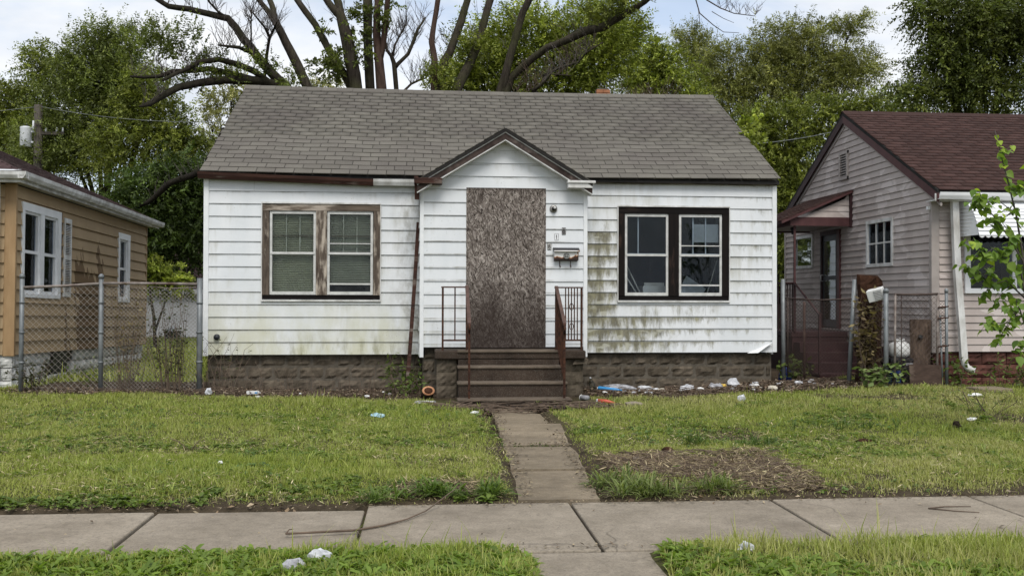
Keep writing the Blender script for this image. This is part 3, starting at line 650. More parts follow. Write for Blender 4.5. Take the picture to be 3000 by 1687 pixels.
with Rel(H):
    # sheathing and rooms
    part('wall', MT['dark'], H, (HX0+.02, WL[0]+.08, HY+.02, HY+.12, .65, 3.5), (WL[1]-.08, WR[0]+.08, HY+.02, HY+.12, .65, 3.5), (WR[1]-.08, HX1-.02, HY+.02, HY+.12, .67, 3.5),
         (WL[0]+.08, WL[1]-.08, HY+.02, HY+.12, .65, WL[2]+.06), (WL[0]+.08, WL[1]-.08, HY+.02, HY+.12, WL[3]-.08, 3.5),
         (WR[0]+.08, WR[1]-.08, HY+.02, HY+.12, .67, WR[2]+.06), (WR[0]+.08, WR[1]-.08, HY+.02, HY+.12, WR[3]-.08, 3.5))
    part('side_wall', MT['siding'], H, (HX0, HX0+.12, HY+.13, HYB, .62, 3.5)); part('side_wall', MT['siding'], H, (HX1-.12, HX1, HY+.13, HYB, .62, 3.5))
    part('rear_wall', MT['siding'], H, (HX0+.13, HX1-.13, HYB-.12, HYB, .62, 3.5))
    part('interior', MT['interior'], H, (HX0+.13, HX1-.13, HY+3.0, HY+3.05, .6, 3.4), (1.1, 1.16, HY+.13, HY+2.99, .6, 3.4), (HX0+.13, HX1-.13, HY+.13, HY+3.0, .55, .6), (HX0+.13, HX1-.13, HY+.13, HY+3.0, 3.4, 3.44))
    for s, x in ((-1, HX0), (1, HX1)):     # gable triangles
        m = MB(); m.prism([(HY+.02, 3.5), (19.5, 5.6), (HYB-.02, 3.5)], 'x', x if s < 0 else x-.1, x+.1 if s < 0 else x); m.build('gable_wall', MT['siding'], H)
    f = Frame('front', HY)
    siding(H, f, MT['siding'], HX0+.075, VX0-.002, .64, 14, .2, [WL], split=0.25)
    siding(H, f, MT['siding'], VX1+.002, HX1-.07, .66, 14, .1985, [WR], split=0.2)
    part('corner_board', MT['trim'], H, (HX0-.005, HX0+.075, HY-.03, HY+.06, .62, 3.44), bev=.004)
    part('corner_board', MT['trim'], H, (HX1-.07, HX1+.008, HY-.03, HY+.06, .66, 3.45), bev=.004)
    # a bent lower corner of the siding
    m = MB(); m.add([(5.30, HY-.022, .645), (5.70, HY-.024, .80), (5.72, HY-.075, .83), (5.46, HY-.11, .655)], [(0, 1, 2, 3)]); m.build('bent_siding_corner', MT['trim'], H)
    # foundation
    vs = [rock_mesh('block%d' % i, .393, .188, MT['block'], i) for i in range(5)]
    block_wall(H, HX0+.06, HX1-.06, .64, 4, vs, c=HY+.09)
    part('foundation', MT['mortar'], H, (HX0+.05, HX1-.05, HY+.085, HY+.3, -.3, .63))
    part('foundation_side', MT['block'], H, (HX0+.05, HX0+.25, HY+.31, HYB, -.3, .62)); part('foundation_side', MT['block'], H, (HX1-.25, HX1-.05, HY+.31, HYB, -.3, .62))
    # roof
    EY, EZ, RY, RZ = 15.66, 3.535, 19.5, 5.69
    sl = math.hypot(RY-EY, RZ-EZ); vv = Vector((0, RY-EY, RZ-EZ))/sl; nn = Vector((0, -vv.z, vv.y))
    def roofslab(y0, z0, y1, z1, t, name, mat):
        m = MB(); m.prism([(y0, z0), (y1, z1), (y1, z1-t), (y0, z0-t)], 'x', HX0-.04, HX1+.02); return m.build(name, mat, H)
    roofslab(EY+.03, EZ-.045, RY, RZ-.05, .05, 'roof_deck', MT['shingle_under'])
    roofslab(HYB+.28, EZ, RY, RZ-.006, .06, 'rear_roof', MT['shingle'])
    W_ = HX1-HX0+.08; nc = 23
    boxes = []; cnt = 0
    for k, b in tabs((HX0-.045, EY, EZ), (1, 0, 0), vv, nn, W_, sl, nc, .292, seed=5):
        # the old roof sags a little between the rafters
        b = [Vector((p.x, p.y, p.z-0.03*math.sin(math.pi*max(0, min(1, (p.x-HX0)/9.3)))-0.008*math.sin(p.x*5.2)*math.sin((p.y-EY)*0.9))) for p in b]
        if k < 9 and cnt < 292:
            m = MB(); m.hexa(b); m.build('shingle', MT['shingle'], H); cnt += 1
        else: boxes.append(b)
    stuff_boxes('upper_shingles', boxes, MT['shingle_s'], H)
    x = HX0-.05
    while x < HX1:
        x2 = min(x+.3, HX1+.03); s_ = -0.03*math.sin(math.pi*max(0, min(1, (x-HX0)/9.3)))
        m = MB(); m.prism([(RY-.15, RZ-.075+s_), (RY, RZ+.018+s_), (RY+.15, RZ-.075+s_), (RY+.15, RZ-.062+s_), (RY, RZ+.03+s_+rnd.uniform(0, .004)), (RY-.15, RZ-.062+s_)], 'x', x, x2-.004)
        m.build('ridge_cap', MT['shingle'], H); x += .3
    # eave: brown gutter, then a white length, then the bare fascia where the gutter is gone
    part('fascia', MT['fasc_bare'], H, (HX0-.02, HX1+.0, EY+.07, EY+.1, 3.43, 3.525))
    part('soffit', MT['fasc_bare'], H, (HX0-.01, HX1-.01, EY+.101, HY+.015, 3.455, 3.478))
    def gutter(x0, x1, z, mat, name, drop=0.0):
        m = MB(); y = EY+.068
        prof = [(y, z), (y, z-.10), (y-.075, z-.10), (y-.105, z-.045), (y-.115, z), (y-.108, z), (y-.098, z-.04), (y-.07, z-.093), (y-.007, z-.093), (y-.007, z)]
        n = len(prof); vs = [(x0, a, b) for a, b in prof]+[(x1, a, b-drop) for a, b in prof]
        m.add(vs, [(i, i+n, (i+1) % n+n, (i+1) % n) for i in range(n)]+[tuple(range(n)), tuple(range(2*n-1, n-1, -1))])
        return m.build(name, mat, H)
    gutter(HX0-.07, -.86, 3.52, MT['gutter_brown'], 'gutter', .085); gutter(-.855, -.125, 3.44, MT['white_dirty'], 'gutter_length', .0)
    # chimney, brick by brick
    ch = part('chimney', MT['mortar'], H, (3.63, 3.89, 20.62, 20.88, 4.9, 6.05))
    for k in range(6):
        z = 5.58+k*.075
        for (xa, xb) in (((3.615, 3.758), (3.762, 3.905)) if k % 2 else ((3.615, 3.682), (3.686, 3.83), (3.834, 3.905))):
            m = MB(); m.box(xa, xb, 20.60, 20.70, z, z+.066, .003)
            br = m.build('brick', MT['brick_chim'], ch)
    # ------------- windows
    def window(W, trims, trim_h, kind):
        x0, x1, z0, z1 = W; y = HY
        w = part('window', MT['wood_dark_h'], H, (x0, x1, y-.02, y+.1, z0, z0+.07), bev=.004)                     # the sill is the window's own mesh
        part('casing', trim_h, w, (x0, x1, y-.034, y+.1, z1-.115, z1)); part('drip_cap', MT['white_dirty'], w, (x0-.012, x1+.012, y-.05, y-.033, z1-.005, z1+.018))
        part('casing', trims, w, (x0, x0+.105, y-.03, y+.1, z0+.07, z1-.115)); part('casing', trims, w, (x1-.105, x1, y-.03, y+.1, z0+.07, z1-.115))
        cx = (x0+x1)/2; part('mullion', trims, w, (cx-.085, cx+.085, y-.032, y+.1, z0+.07, z1-.115))
        part('trim_bead', MT['white_dirty'], w, (x0-.015, x0-.001, y-.045, y-.005, z0-.03, z1), (x1+.001, x1+.015, y-.045, y-.005, z0-.03, z1), (x0-.015, x1+.015, y-.047, y-.006, z0-.032, z0-.006))
        for i, (a, b) in enumerate(((x0+.115, cx-.09), (cx+.09, x1-.115))):
            zz0, zz1 = z0+.075, z1-.12; zm = (zz0+zz1)/2-.005; d = .038
            s = part('sash', MT['storm'], w, (a, a+d, y-.012, y+.03, zz0, zz1), (b-d, b, y-.012, y+.03, zz0, zz1), (a+d, b-d, y-.014, y+.03, zz1-.045, zz1), (a+d, b-d, y-.014, y+.03, zz0, zz0+.05), (a+d-.03, b-d+.03, y-.022, y+.03, zm-.018, zm+.018))
            part('pane', MT['glass_dirty'] if kind == 'L' else MT['glass'], w, (a+d, b-d, y+.010, y+.013, zm+.018, zz1-.045)); part('pane', MT['glass_dirty'] if kind == 'L' else MT['glass'], w, (a+d, b-d, y+.010, y+.013, zz0+.05, zm-.018))
            if i == 1:
                part('storm_rail', MT['storm'], w, (a+d, b-d, y-.004, y+.02, zz0+.16, zz0+.185)); part('storm_rail', MT['storm'], w, (a+d, b-d, y-.004, y+.02, zm+.15, zm+.165))
            ia, ib = a+d, b-d
            # muntins of the inner upper sash
            if kind == 'L':
                for t in (.33, .66): part('muntin', MT['white_dirty'], w, (ia+(ib-ia)*t-.008, ia+(ib-ia)*t+.008, y+.045, y+.06, zm, zz1))
                part('muntin', MT['wood_grey_h'], w, (ia, ib, y+.044, y+.061, zm+.27, zm+.286))
                m = MB(); z = zz0+.16 if i else zz0+.03
                while z < zz1:
                    sk = rnd.uniform(-.004, .004); m.hexa([(ia-.03, y+.075, z), (ib+.03, y+.075, z+sk), (ib+.03, y+.105, z+sk+.012), (ia-.03, y+.105, z+.012), (ia-.03, y+.075, z+.0015), (ib+.03, y+.075, z+sk+.0015), (ib+.03, y+.105, z+sk+.0135), (ia-.03, y+.105, z+.0135)]); z += .0285
                bl = m.build('blind', MT['blind'] if i == 0 else MT['blind_grey'], w); bl['kind'] = 'stuff'
                part('blind_backing', MT['blind_grey'], w, (ia-.06, ib+.06, y+.121, y+.126, zz0+(.2 if i else 0), zz1+.03))
            else:
                for t in ((.3,) if i == 0 else (.33, .66)): part('muntin', MT['storm'], w, (ia+(ib-ia)*t-.009, ia+(ib-ia)*t+.009, y+.045, y+.06, zm, zz1))
                part('inner_rail', MT['storm'], w, (ia, ib, y+.044, y+.062, zm-.01, zm+.03))
                if i == 1:
                    part('pane_patch', MT['sheet'], w, (ia+(ib-ia)*.32, ib, y+.063, y+.066, zm+.22, zm+.52))
        return w
    wl = window(WL, MT['wood_grey'], MT['wood_grey_h'], 'L'); wr = window(WR, MT['wood_dark'], MT['wood_dark_h'], 'R')
    # ------------- porch vestibule
    part('porch_wall', MT['dark'], H, (VX0+.06, VX1-.06, VY+.02, VY+.08, .79, 3.35), (VX0+.02, VX0+.08, VY+.09, HY+.019, .65, 3.4), (VX1-.08, VX1-.02, VY+.09, HY+.019, .65, 3.4))
    m = MB(); m.prism([(VX0+.05, 3.35), (1.2, 4.05), (VX1-.05, 3.35)], 'y', VY+.025, VY+.07); m.build('porch_gable_wall', MT['dark'], H)
    fv = Frame('front', VY)
    OS = (.61, 1.86, .775, 3.27)
    siding(H, fv, MT['siding'], VX0+.06, VX1-.06, .785, 12, .205, [(OS[0]-.0, OS[1], .5, 3.3)])
    px = 1.205; ga = 4.14; sp = .61
    siding(H, fv, MT['siding'], VX0+.06, VX1-.06, .785+12*.205, 4, .205, clip=lambda z: (px-max(0, (ga-.13-z)/sp), px+max(0, (ga-.13-z)/sp)))
    for s in (VX0, VX1-.062): part('corner_board', MT['trim'], H, (s, s+.062, VY-.026, VY+.05, .625, 3.39), bev=.004)
    for (xa, fk) in ((VX0, 'left'), (VX1, 'right')): siding(H, Frame(fk, xa), MT['siding'], VY+.052, HY-.03, .64, 13, .2)
    # gable rakes and little roof
    for s in (-1, 1):
        ex = px+s*1.36; ez = ga-1.36*sp
        def rakepiece(name, mat, top, bot, y0, y1, t0=0.0):
            m = MB(); m.prism([(px+s*t0, ga+top-t0*sp), (ex, ez+top), (ex, ez+bot), (px+s*t0, ga+bot-t0*sp)], 'y', y0, y1); return m.build(name, mat, H)
        rakepiece('rake_board', MT['rake'], -.04, -.135, 14.985, 15.012)
        rakepiece('rake_bead', MT['white_dirty'], -.022, -.039, 14.975, 15.011); rakepiece('rake_bead', MT['white_dirty'], -.136, -.156, 14.99, VY-.003)
        rakepiece('porch_soffit', MT['rake'], -.06, -.08, 15.013, VY+.02)
        rakepiece('porch_roof', MT['shingle_under'], .03, -.021, 14.955, 16.9)
        bx = []
        u = Vector((0, 1, 0)); v = Vector((-s, 0, sp)).normalized(); n_ = Vector((s*sp, 0, 1)).normalized()
        p0 = Vector((ex+s*.01, 14.95, ez+.03))
        for k, b in tabs(p0, u, v, n_, 2.0, 1.36*math.sqrt(1+sp*sp), 9, .292, seed=8+s): bx.append(b)
        stuff_boxes('porch_shingles', bx, MT['shingle_s'], H)
    # cornice returns: rotten brown box on one side, white metal on the other
    part('cornice_return', MT['gutter_brown'], H, (-.17, .23, 14.94, 15.15, 3.295, 3.385), (-.2, -.135, 14.95, HY-.33, 3.30, 3.41), bev=.006)
    m = MB(); m.hexa([(-.19, 15.06, 3.06), (-.12, 15.06, 3.06), (-.12, 15.19, 3.10), (-.19, 15.19, 3.10), (-.19, 15.0, 3.30), (-.12, 15.0, 3.30), (-.12, 15.19, 3.30), (-.19, 15.19, 3.30)]); m.build('hanging_trim', MT['gutter_brown'], H)
    part('cornice_return', MT['white_dirty'], H, (2.17, 2.61, 14.945, 15.15, 3.335, 3.375), (2.18, 2.57, 14.965, 15.15, 3.26, 3.334), bev=.005)
    m = MB(); m.add([(2.57, 14.95, 3.37), (2.64, 15.5, 3.37), (2.585, 15.45, 3.2), (2.55, 15.0, 3.26)], [(0, 1, 2, 3)]); m.build('bent_flashing', MT['white_dirty'], H)
    # porch foundation
    part('porch_foundation', MT['mortar'], H, (VX0+.05, VX1-.05, VY+.11, HY+.08, -.3, .775))
    block_wall(H, VX0+.04, VX1-.04, .775, 4, vs, c=VY+.115)
    # boarded door
    bd = part('osb_sheet', MT['osb'], H, (OS[0]-1.23, OS[1]-1.23, -.008, .012, OS[2]-2, OS[3]-2)); bd.location = (1.23, VY-.012, 2.0)
    bd['label'] = 'tall weathered chipboard sheet nailed over the front doorway'
    for (sx, sz) in ((.66, 3.2), (1.81, 3.2), (.66, 2.1), (1.81, 2.1), (.66, .9), (1.81, .9)):
        part('screw', MT['rust'], bd, (sx-1.23-.008, sx-1.23+.008, -.012, -.007, sz-2-.008, sz-2+.008))
    # threshold plate and hose bib cover
    m = MB(); m.tube([(-3.31, HY-.01, .92), (-3.31, HY-.06, .92)], [.05, .045], 10); o = m.build('outlet_cover', MT['plastic_dark'], H); o.scale = (1, 1, 1)

def wall_light():
    r = tag(empty('porch_light', (1.98, VY-.012, 2.95)), 'round tarnished bulb holder with no shade on white siding beside the boarded door', 'light fixture')
    m = MB(); m.tube([(0, .004, 0), (0, -.02, 0), (0, -.03, 0)], [.062, .06, .045], 18); m.build('back_plate', MT['chrome'], r)
    m = MB(); m.tube([(0, -.03, 0), (.004, -.06, .004)], [.032, .036], 14); m.build('socket', MT['ink'], r)
    m = MB(); m.tube([(0.008, -.055, .006), (.012, -.075, .012), (.012, -.09, .012)], [.014, .022, .008], 10); m.build('bulb', MT['white_dirty'], r)
wall_light()

def plaque(x, z, ch, label, mat, tilt=0):
    r = tag(empty('house_number_plaque', (x, VY-.014, z)), label, 'number plaque', 'house numbers beside the door')
    r.rotation_euler = (0, tilt, 0)
    part('plate', mat, r, (-.027, .027, -.004, .004, -.05, .05), bev=.002)
    part('plate_edge', MT['ink'], r, (-.029, .029, -.005, .003, -.056, -.0505), (-.0305, -.0275, -.0055, .003, -.05, .05), (.0275, .0305, -.0055, .003, -.05, .05), (-.029, .029, -.005, .003, .0505, .054))
    m = MB()
    if ch == '8':
        for cz, rr in ((.016, .012), (-.015, .015)):
            m.tube([(rr*math.cos(a), -.006, cz+rr*1.15*math.sin(a)) for a in [i*math.pi/8 for i in range(17)]], .0048, 6, False)
    else: m.tube([(-.008, -.006, .02), (.001, -.006, .033), (.001, -.006, -.034)], .005, 6)
    m.build('numeral', MT['ink'], r)
plaque(2.145, 2.605, '8', 'small metal plaque with the number 8, up beside the porch corner away from the mailbox', MT['chrome'])
plaque(2.03, 2.51, '1', 'small white plaque with the number 1 just above the rusty mailbox', MT['white_clean'])
plaque(1.915, 2.36, '8', 'small plaque with the number 8 between the boarded door and the rusty mailbox', MT['white_dirty'])

def mailbox():
    r = tag(empty('mailbox', (2.175, VY-.014, 2.24)), 'rusty white wall mailbox with black lid hung on white siding by the door', 'mailbox')
    m = MB(); m.prism([(0, -.11), (-.09, -.095), (-.10, .035), (-.02, .075), (0, .075)], 'x', -.19, .19); bevelled(m.build('box', MT['mailbox'], r), .004)
    m = MB(); m.prism([(.004, .10), (-.03, .10), (-.125, .055), (-.125, .03), (-.112, .03), (-.11, .045), (-.02, .082), (.004, .082)], 'x', -.205, .205); m.build('lid', MT['black'], r)
    m = MB(); m.tube([(-.2, -.128, .043), (.2, -.128, .043)], .011, 8); m.build('lid_roll', MT['mailbox'], r)
    m = MB(); m.tube([(0, -.088, -.035), (0, -.101, -.035)], [.05, .05], 18)
    o = m.build('emblem', MT['ink'], r)
    m = MB()
    for rr in (.044, .03): m.tube([(rr*math.cos(a), -.103, -.035+rr*.8*math.sin(a)) for a in [i*math.pi/8 for i in range(17)]], .003, 5, False)
    m.tube([(-.044, -.103, -.035), (.044, -.103, -.035)], .003, 5); m.tube([(0, -.103, -.07), (0, -.103, 0)], .003, 5); m.build('emblem_relief', MT['storm'], o)
    for x in (-.095, .075):
        m = MB(); m.tube([(x, -.01, -.11), (x, -.012, -.19), (x+.004, -.035, -.205), (x+.006, -.05, -.19)], .006, 6); m.build('paper_hook', MT['rust'], r)
mailbox()

# ---------------------------------------------------------------- concrete steps
S = tag(empty('concrete_steps', (1.24, 14.4, 0)), 'stained concrete front steps with landing, littered with twigs, below the boarded door', 'steps')
with Rel(S):
    part('landing', MT['steps'], S, (.12, 2.40, 14.58, VY+.12, .63, .762), bev=.025)
    part('step', MT['steps'], S, (.46, 2.01, 14.28, 14.58, .0, .545), bev=.03); part('step', MT['steps'], S, (.45, 2.03, 13.98, 14.285, -.05, .335), bev=.03); part('step', MT['steps'], S, (.44, 2.05, 13.68, 13.985, -.08, .125), bev=.03)
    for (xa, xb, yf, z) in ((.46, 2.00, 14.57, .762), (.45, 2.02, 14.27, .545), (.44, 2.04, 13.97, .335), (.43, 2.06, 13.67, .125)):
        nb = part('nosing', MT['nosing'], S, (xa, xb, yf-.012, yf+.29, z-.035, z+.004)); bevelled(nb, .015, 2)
    part('landing_core', MT['steps'], S, (.47, 1.99, 14.581, VY+.1, -.1, .629))
    svs = [rock_mesh('pier%d' % i, .30, .2, MT['block'], 40+i, .02) for i in range(3)]
    for z in (.53, .33, .13):
        obj_from('pier_block', svs[0], S, (.30, 14.66, z)); obj_from('pier_block', svs[1], S, (2.21, 14.70, z), (0, 0, 0), (1.1, 1, 1))
    part('pier', MT['block'], S, (.16, .46, 14.73, VY+.1, -.1, .62)); part('pier', MT['block'], S, (2.03, 2.38, 14.77, VY+.1, -.1, .62))
    m = MB(); m.hexa([(2.2, 14.60, .55), (2.42, 14.62, .56), (2.44, 14.9, .57), (2.25, 14.9, .56), (2.26, 14.64, .63), (2.46, 14.7, .62), (2.47, 14.95, .63), (2.3, 14.95, .63)]); m.build('broken_edge', MT['block'], S)

def railing_left():
    r = tag(empty('handrail', (.36, 14.6, .76)), 'rusty iron handrail missing most balusters, on the downspout side of the steps', 'handrail')
    with Rel(r):
        y = 14.66
        part('post', MT['rust'], r, (.225, .255, y-.015, y+.015, .76, 1.70)); part('post', MT['rust'], r, (.585, .615, y-.015, y+.015, .76, 1.70))
        part('top_rail', MT['rust_brown'], r, (.215, .625, y-.02, y+.02, 1.70, 1.722)); part('bottom_rail', MT['rust'], r, (.255, .585, y-.01, y+.01, .90, .925)); part('baluster', MT['rust'], r, (.413, .433, y-.01, y+.01, .925, 1.70))
        m = MB(); m.hexa([(.575, 13.74, 1.165), (.625, 13.74, 1.165), (.625, y-.02, 1.70), (.575, y-.02, 1.70), (.575, 13.74, 1.20), (.625, 13.74, 1.20), (.625, y-.02, 1.735), (.575, y-.02, 1.735)]); m.build('sloping_rail', MT['rust_brown'], r)
        part('post', MT['rust'], r, (.585, .615, 13.755, 13.785, .11, 1.175))
        m = MB(); m.tube([(.6, 13.74, 1.185), (.6, 13.70, 1.13), (.6, 13.74, 1.07)], .016, 8); m.build('rail_scroll', MT['rust'], r)
def railing_right():
    r = tag(empty('handrail', (2.2, 14.6, .76)), 'rusty iron handrail with close balusters and ornaments, below the mailbox', 'handrail')
    with Rel(r):
        y = 14.66
        for x in (1.955, 2.345): part('post', MT['rust'], r, (x-.016, x+.016, y-.016, y+.016, .76, 1.70))
        part('top_rail', MT['rust_brown'], r, (1.93, 2.365, y-.02, y+.02, 1.70, 1.722)); part('bottom_rail', MT['rust'], r, (1.975, 2.325, y-.01, y+.01, .90, .925))
        for x in (2.10, 2.145, 2.19, 2.235, 2.28): part('baluster', MT['rust'], r, (x-.008, x+.008, y-.008, y+.008, .925, 1.70))
        for zz in (1.42, 1.12):
            m = MB(); m.tube([(2.19+.03*math.cos(a), y-.01, zz+.05*math.sin(a)) for a in [i*math.pi/6 for i in range(13)]], .006, 6, False); m.build('ornament', MT['rust'], r)
        m = MB(); m.hexa([(1.93, 13.74, 1.165), (1.98, 13.74, 1.165), (1.98, y-.02, 1.70), (1.93, y-.02, 1.70), (1.93, 13.74, 1.20), (1.98, 13.74, 1.20), (1.98, y-.02, 1.735), (1.93, y-.02, 1.735)]); m.build('sloping_rail', MT['rust_brown'], r)
        m = MB(); m.hexa([(1.945, 13.76, .36), (1.965, 13.76, .36), (1.965, y-.02, .90), (1.945, y-.02, .90), (1.945, 13.76, .385), (1.965, 13.76, .385), (1.965, y-.02, .925), (1.945, y-.02, .925)]); m.build('sloping_bottom_rail', MT['rust'], r)
        part('post', MT['rust'], r, (1.94, 1.972, 13.755, 13.787, .11, 1.175))
        for k in range(7):
            t = (k+1)/8; yy = 13.77+t*.86; zb = .375+t*.53; part('baluster', MT['rust'], r, (1.947, 1.963, yy-.008, yy+.008, zb, zb+.8))
        m = MB(); m.tube([(1.955, 13.74, 1.185), (1.955, 13.695, 1.12), (1.955, 13.74, 1.05)], .018, 8); m.build('rail_scroll', MT['rust'], r)
railing_left(); railing_right()

# leaning downspout beside the porch
d_ = tag(empty('loose_downspout', (-.22, 15.25, .5)), 'loose brown downspout leaning against the corner of the white porch wall', 'downspout')
with Rel(d_):
    m = MB(); m.tube([(-.30, 15.22, .08), (-.275, 15.25, .5), (-.19, 15.40, 1.8), (-.135, 15.5, 2.74)], .042, 4, True, False); m.build('pipe', MT['gutter_brown'], d_)
    m = MB(); m.tube([(-.282, 15.245, .42), (-.278, 15.25, .47)], .047, 4, True, False); m.build('pipe_joint', MT['gutter_brown'], d_)
# clutter seen through the right-hand window
def inside(name, label, cat, mb, mat, loc, rot=(0, 0, 0)):
    return tag(mb.build(name, mat, None, loc, rot), label, cat)
m = MB(); m.box(0, .42, 0, .3, 0, .26); inside('cardboard_box', 'pale cardboard box on the sill side inside the dark-trimmed window', 'box', m, MT['card'], (3.62, 16.12, 1.5), (0, 0, R(4)))
m = MB(); m.box(0, .34, 0, .25, 0, .2); inside('cardboard_box', 'second pale box behind the front box inside the dark-trimmed window', 'box', m, MT['card'], (3.72, 16.46, 1.62), (0, 0, R(-6)))
m = MB(); m.box(0, 1.0, 0, .9, 0, .9); inside('table', 'shadowed table holding boxes inside the dark-trimmed window', 'table', m, MT['dark'], (3.4, 16.05, .6))
m = MB(); m.box(-.2, .2, -.01, .01, -.2, .2); inside('tilted_panel', 'pale square panel standing on its corner inside the dark-trimmed window', 'panel', m, MT['sheet'], (4.47, 16.25, 1.66), (R(-8), R(33), 0))
m = MB(); m.box(0, 1.0, 0, .5, 0, .9); inside('cabinet', 'dark low cabinet below the tilted panel inside the window', 'cabinet', m, MT['dark'], (4.42, 16.05, .6))
for i, (a, b) in enumerate((((3.30, 16.05, 2.15), (3.62, 16.08, 1.52)), ((3.26, 16.1, 2.02), (3.58, 16.05, 1.5)), ((4.95, 16.3, 2.2), (4.72, 16.2, 1.55)))):
    m = MB(); m.tube([a, b], .012, 6); tag(m.build('wood_strip', MT['card']), ('upper of two pale wood strips leaning behind the cardboard boxes in the window', 'lower of two pale wood strips leaning behind the cardboard boxes in the window', 'thin rod leaning inside the right of the dark-trimmed window')[i], 'stick', 'strips leaning inside the window' if i < 2 else None)

# ---------------------------------------------------------------- tan house on the left (its sills have settled towards the back)
T = tag(empty('tan_house', (-6.47, 15.87, 0)), 'tan clapboard bungalow with maroon hip roof, white gutter and white painted foundation', 'house')
T.rotation_euler = (R(-1.27), 0, 0)
TW1 = (.24, 1.90, 1.55, 3.08); TW2 = (5.12, 5.92, 1.56, 3.02)
fs_ = Frame('right', 0.0)
siding(T, fs_, MT['tan'], .035, 7.2, .64, 13, .206, [TW1, TW2], lip=.034)
siding(T, Frame('front', 0.0), MT['tan'], -8.0, -.132, .64, 13, .206, [], lip=.034)
part('wall', MT['dark'], T, (-.1, -.005, .04, TW1[0]+.05, .65, 3.34), (-.1, -.005, TW1[1]-.05, TW2[0]+.05, .65, 3.34), (-.1, -.005, TW2[1]-.05, 7.18, .65, 3.34),
     (-.1, -.005, TW1[0]+.05, TW1[1]-.05, .65, TW1[2]+.03), (-.1, -.005, TW1[0]+.05, TW1[1]-.05, TW1[3]-.05, 3.34), (-.1, -.005, TW2[0]+.05, TW2[1]-.05, .65, TW2[2]+.03), (-.1, -.005, TW2[0]+.05, TW2[1]-.05, TW2[3]-.05, 3.34))
part('front_wall', MT['dark'], T, (-8, -.11, .005, .1, .65, 3.34)); part('rear_wall', MT['tan'], T, (-8, -.11, 7.1, 7.2, .62, 3.34))
part('interior', MT['dark'], T, (-2.6, -2.55, .11, 7.09, .5, 3.3), (-2.54, -.11, .11, 7.09, .45, .5), (-2.54, -.11, 3.6, 3.65, .5, 3.3))
part('corner_board', MT['tan_trim'], T, (-.13, .042, -.03, .034, .62, 3.33), bev=.004); part('corner_board', MT['tan_trim'], T, (-.05, .028, 7.16, 7.23, .62, 3.33))
tv = [rock_mesh('white_block%d' % i, .393, .188, MT['block_white'], 60+i, .035) for i in range(4)]
block_wall(T, 0.0, 7.1, .635, 4, tv, axis='right', c=-.03, skip=lambda a, b, z: a < 2.45 and b > 1.75 and .18 < z < .6)
block_wall(T, -2.0, 0.0, .635, 4, tv, axis='front', c=.02)
part('foundation', MT['mortar'], T, (-8, -.09, .06, 7.1, -.4, .62))
part('crawl_vent', MT['black'], T, (-.12, -.035, 1.78, 2.44, .24, .62)); part('vent_sill', MT['block_white'], T, (-.1, .03, 1.74, 2.48, .06, .235))
def tan_window(W, two):
    a, b, z0, z1 = W
    w = part('window', MT['white_clean'], T, (-.06, .04, a, b, z0, z0+.07), bev=.004)
    part('casing', MT['white_clean'], w, (-.06, .038, a, b, z1-.13, z1)); part('casing', MT['white_clean'], w, (-.06, .036, a, a+.1, z0+.07, z1-.13)); part('casing', MT['white_clean'], w, (-.06, .036, b-.14, b, z0+.07, z1-.13))
    c = (a+b)/2
    ranges = ((a+.1, c-.08), (c+.08, b-.14)) if two else ((a+.1, b-.14),)
    if two: part('mullion', MT['white_clean'], w, (-.06, .034, c-.08, c+.08, z0+.07, z1-.13))
    for (p, q) in ranges:
        zm = (z0+z1)/2-.02
        part('sash', MT['white_clean'], w, (-.055, .0, p, p+.035, z0+.07, z1-.13), (-.055, .0, q-.035, q, z0+.07, z1-.13), (-.054, .001, p, q, zm-.025, zm+.025), (-.054, .001, p, q, z1-.17, z1-.13), (-.054, .001, p, q, z0+.07, z0+.12))
        part('pane', MT['glass'], w, (-.045, -.042, p+.035, q-.035, zm+.025, z1-.17)); part('pane', MT['glass'], w, (-.045, -.042, p+.035, q-.035, z0+.12, zm-.025))
        m = MB(); k = p
        while k < q: m.tube([(-.14, k, z0+.1), (-.14+.02*math.sin(k*40), k+.01, z1-.1)], .022, 6); k += .05
        cu = m.build('curtain', MT['blind_grey'] if q > 1.3 and two else MT['dark'], w)
tan_window(TW1, True); tan_window(TW2, False)
part('red_trim_strip', MT['maroon_dark'], T, (.0, .03, TW1[1]+.001, TW1[1]+.05, TW1[2], TW1[3]))
sh = part('shutter', MT['white_dirty'], T, (.018, .05, 2.03, 2.07, 1.60, 3.0), (.018, .05, 2.33, 2.37, 1.60, 3.0), (.018, .05, 2.07, 2.33, 1.60, 1.68), (.018, .05, 2.07, 2.33, 2.92, 3.0), (.018, .05, 2.07, 2.33, 2.26, 2.34))
part('shutter_back', MT['black'], sh, (.017, .022, 2.07, 2.33, 1.68, 2.92))
for k in range(40):
    z = 1.69+k*.03
    if 2.24 < z < 2.345: continue
    m = MB(); m.hexa([(.024, 2.07, z+.012), (.024, 2.33, z+.012), (.05, 2.33, z-.004), (.05, 2.07, z-.004), (.024, 2.07, z+.018), (.024, 2.33, z+.018), (.05, 2.33, z+.004), (.05, 2.07, z+.004)]); m.build('louvre', MT['white_dirty'], sh)
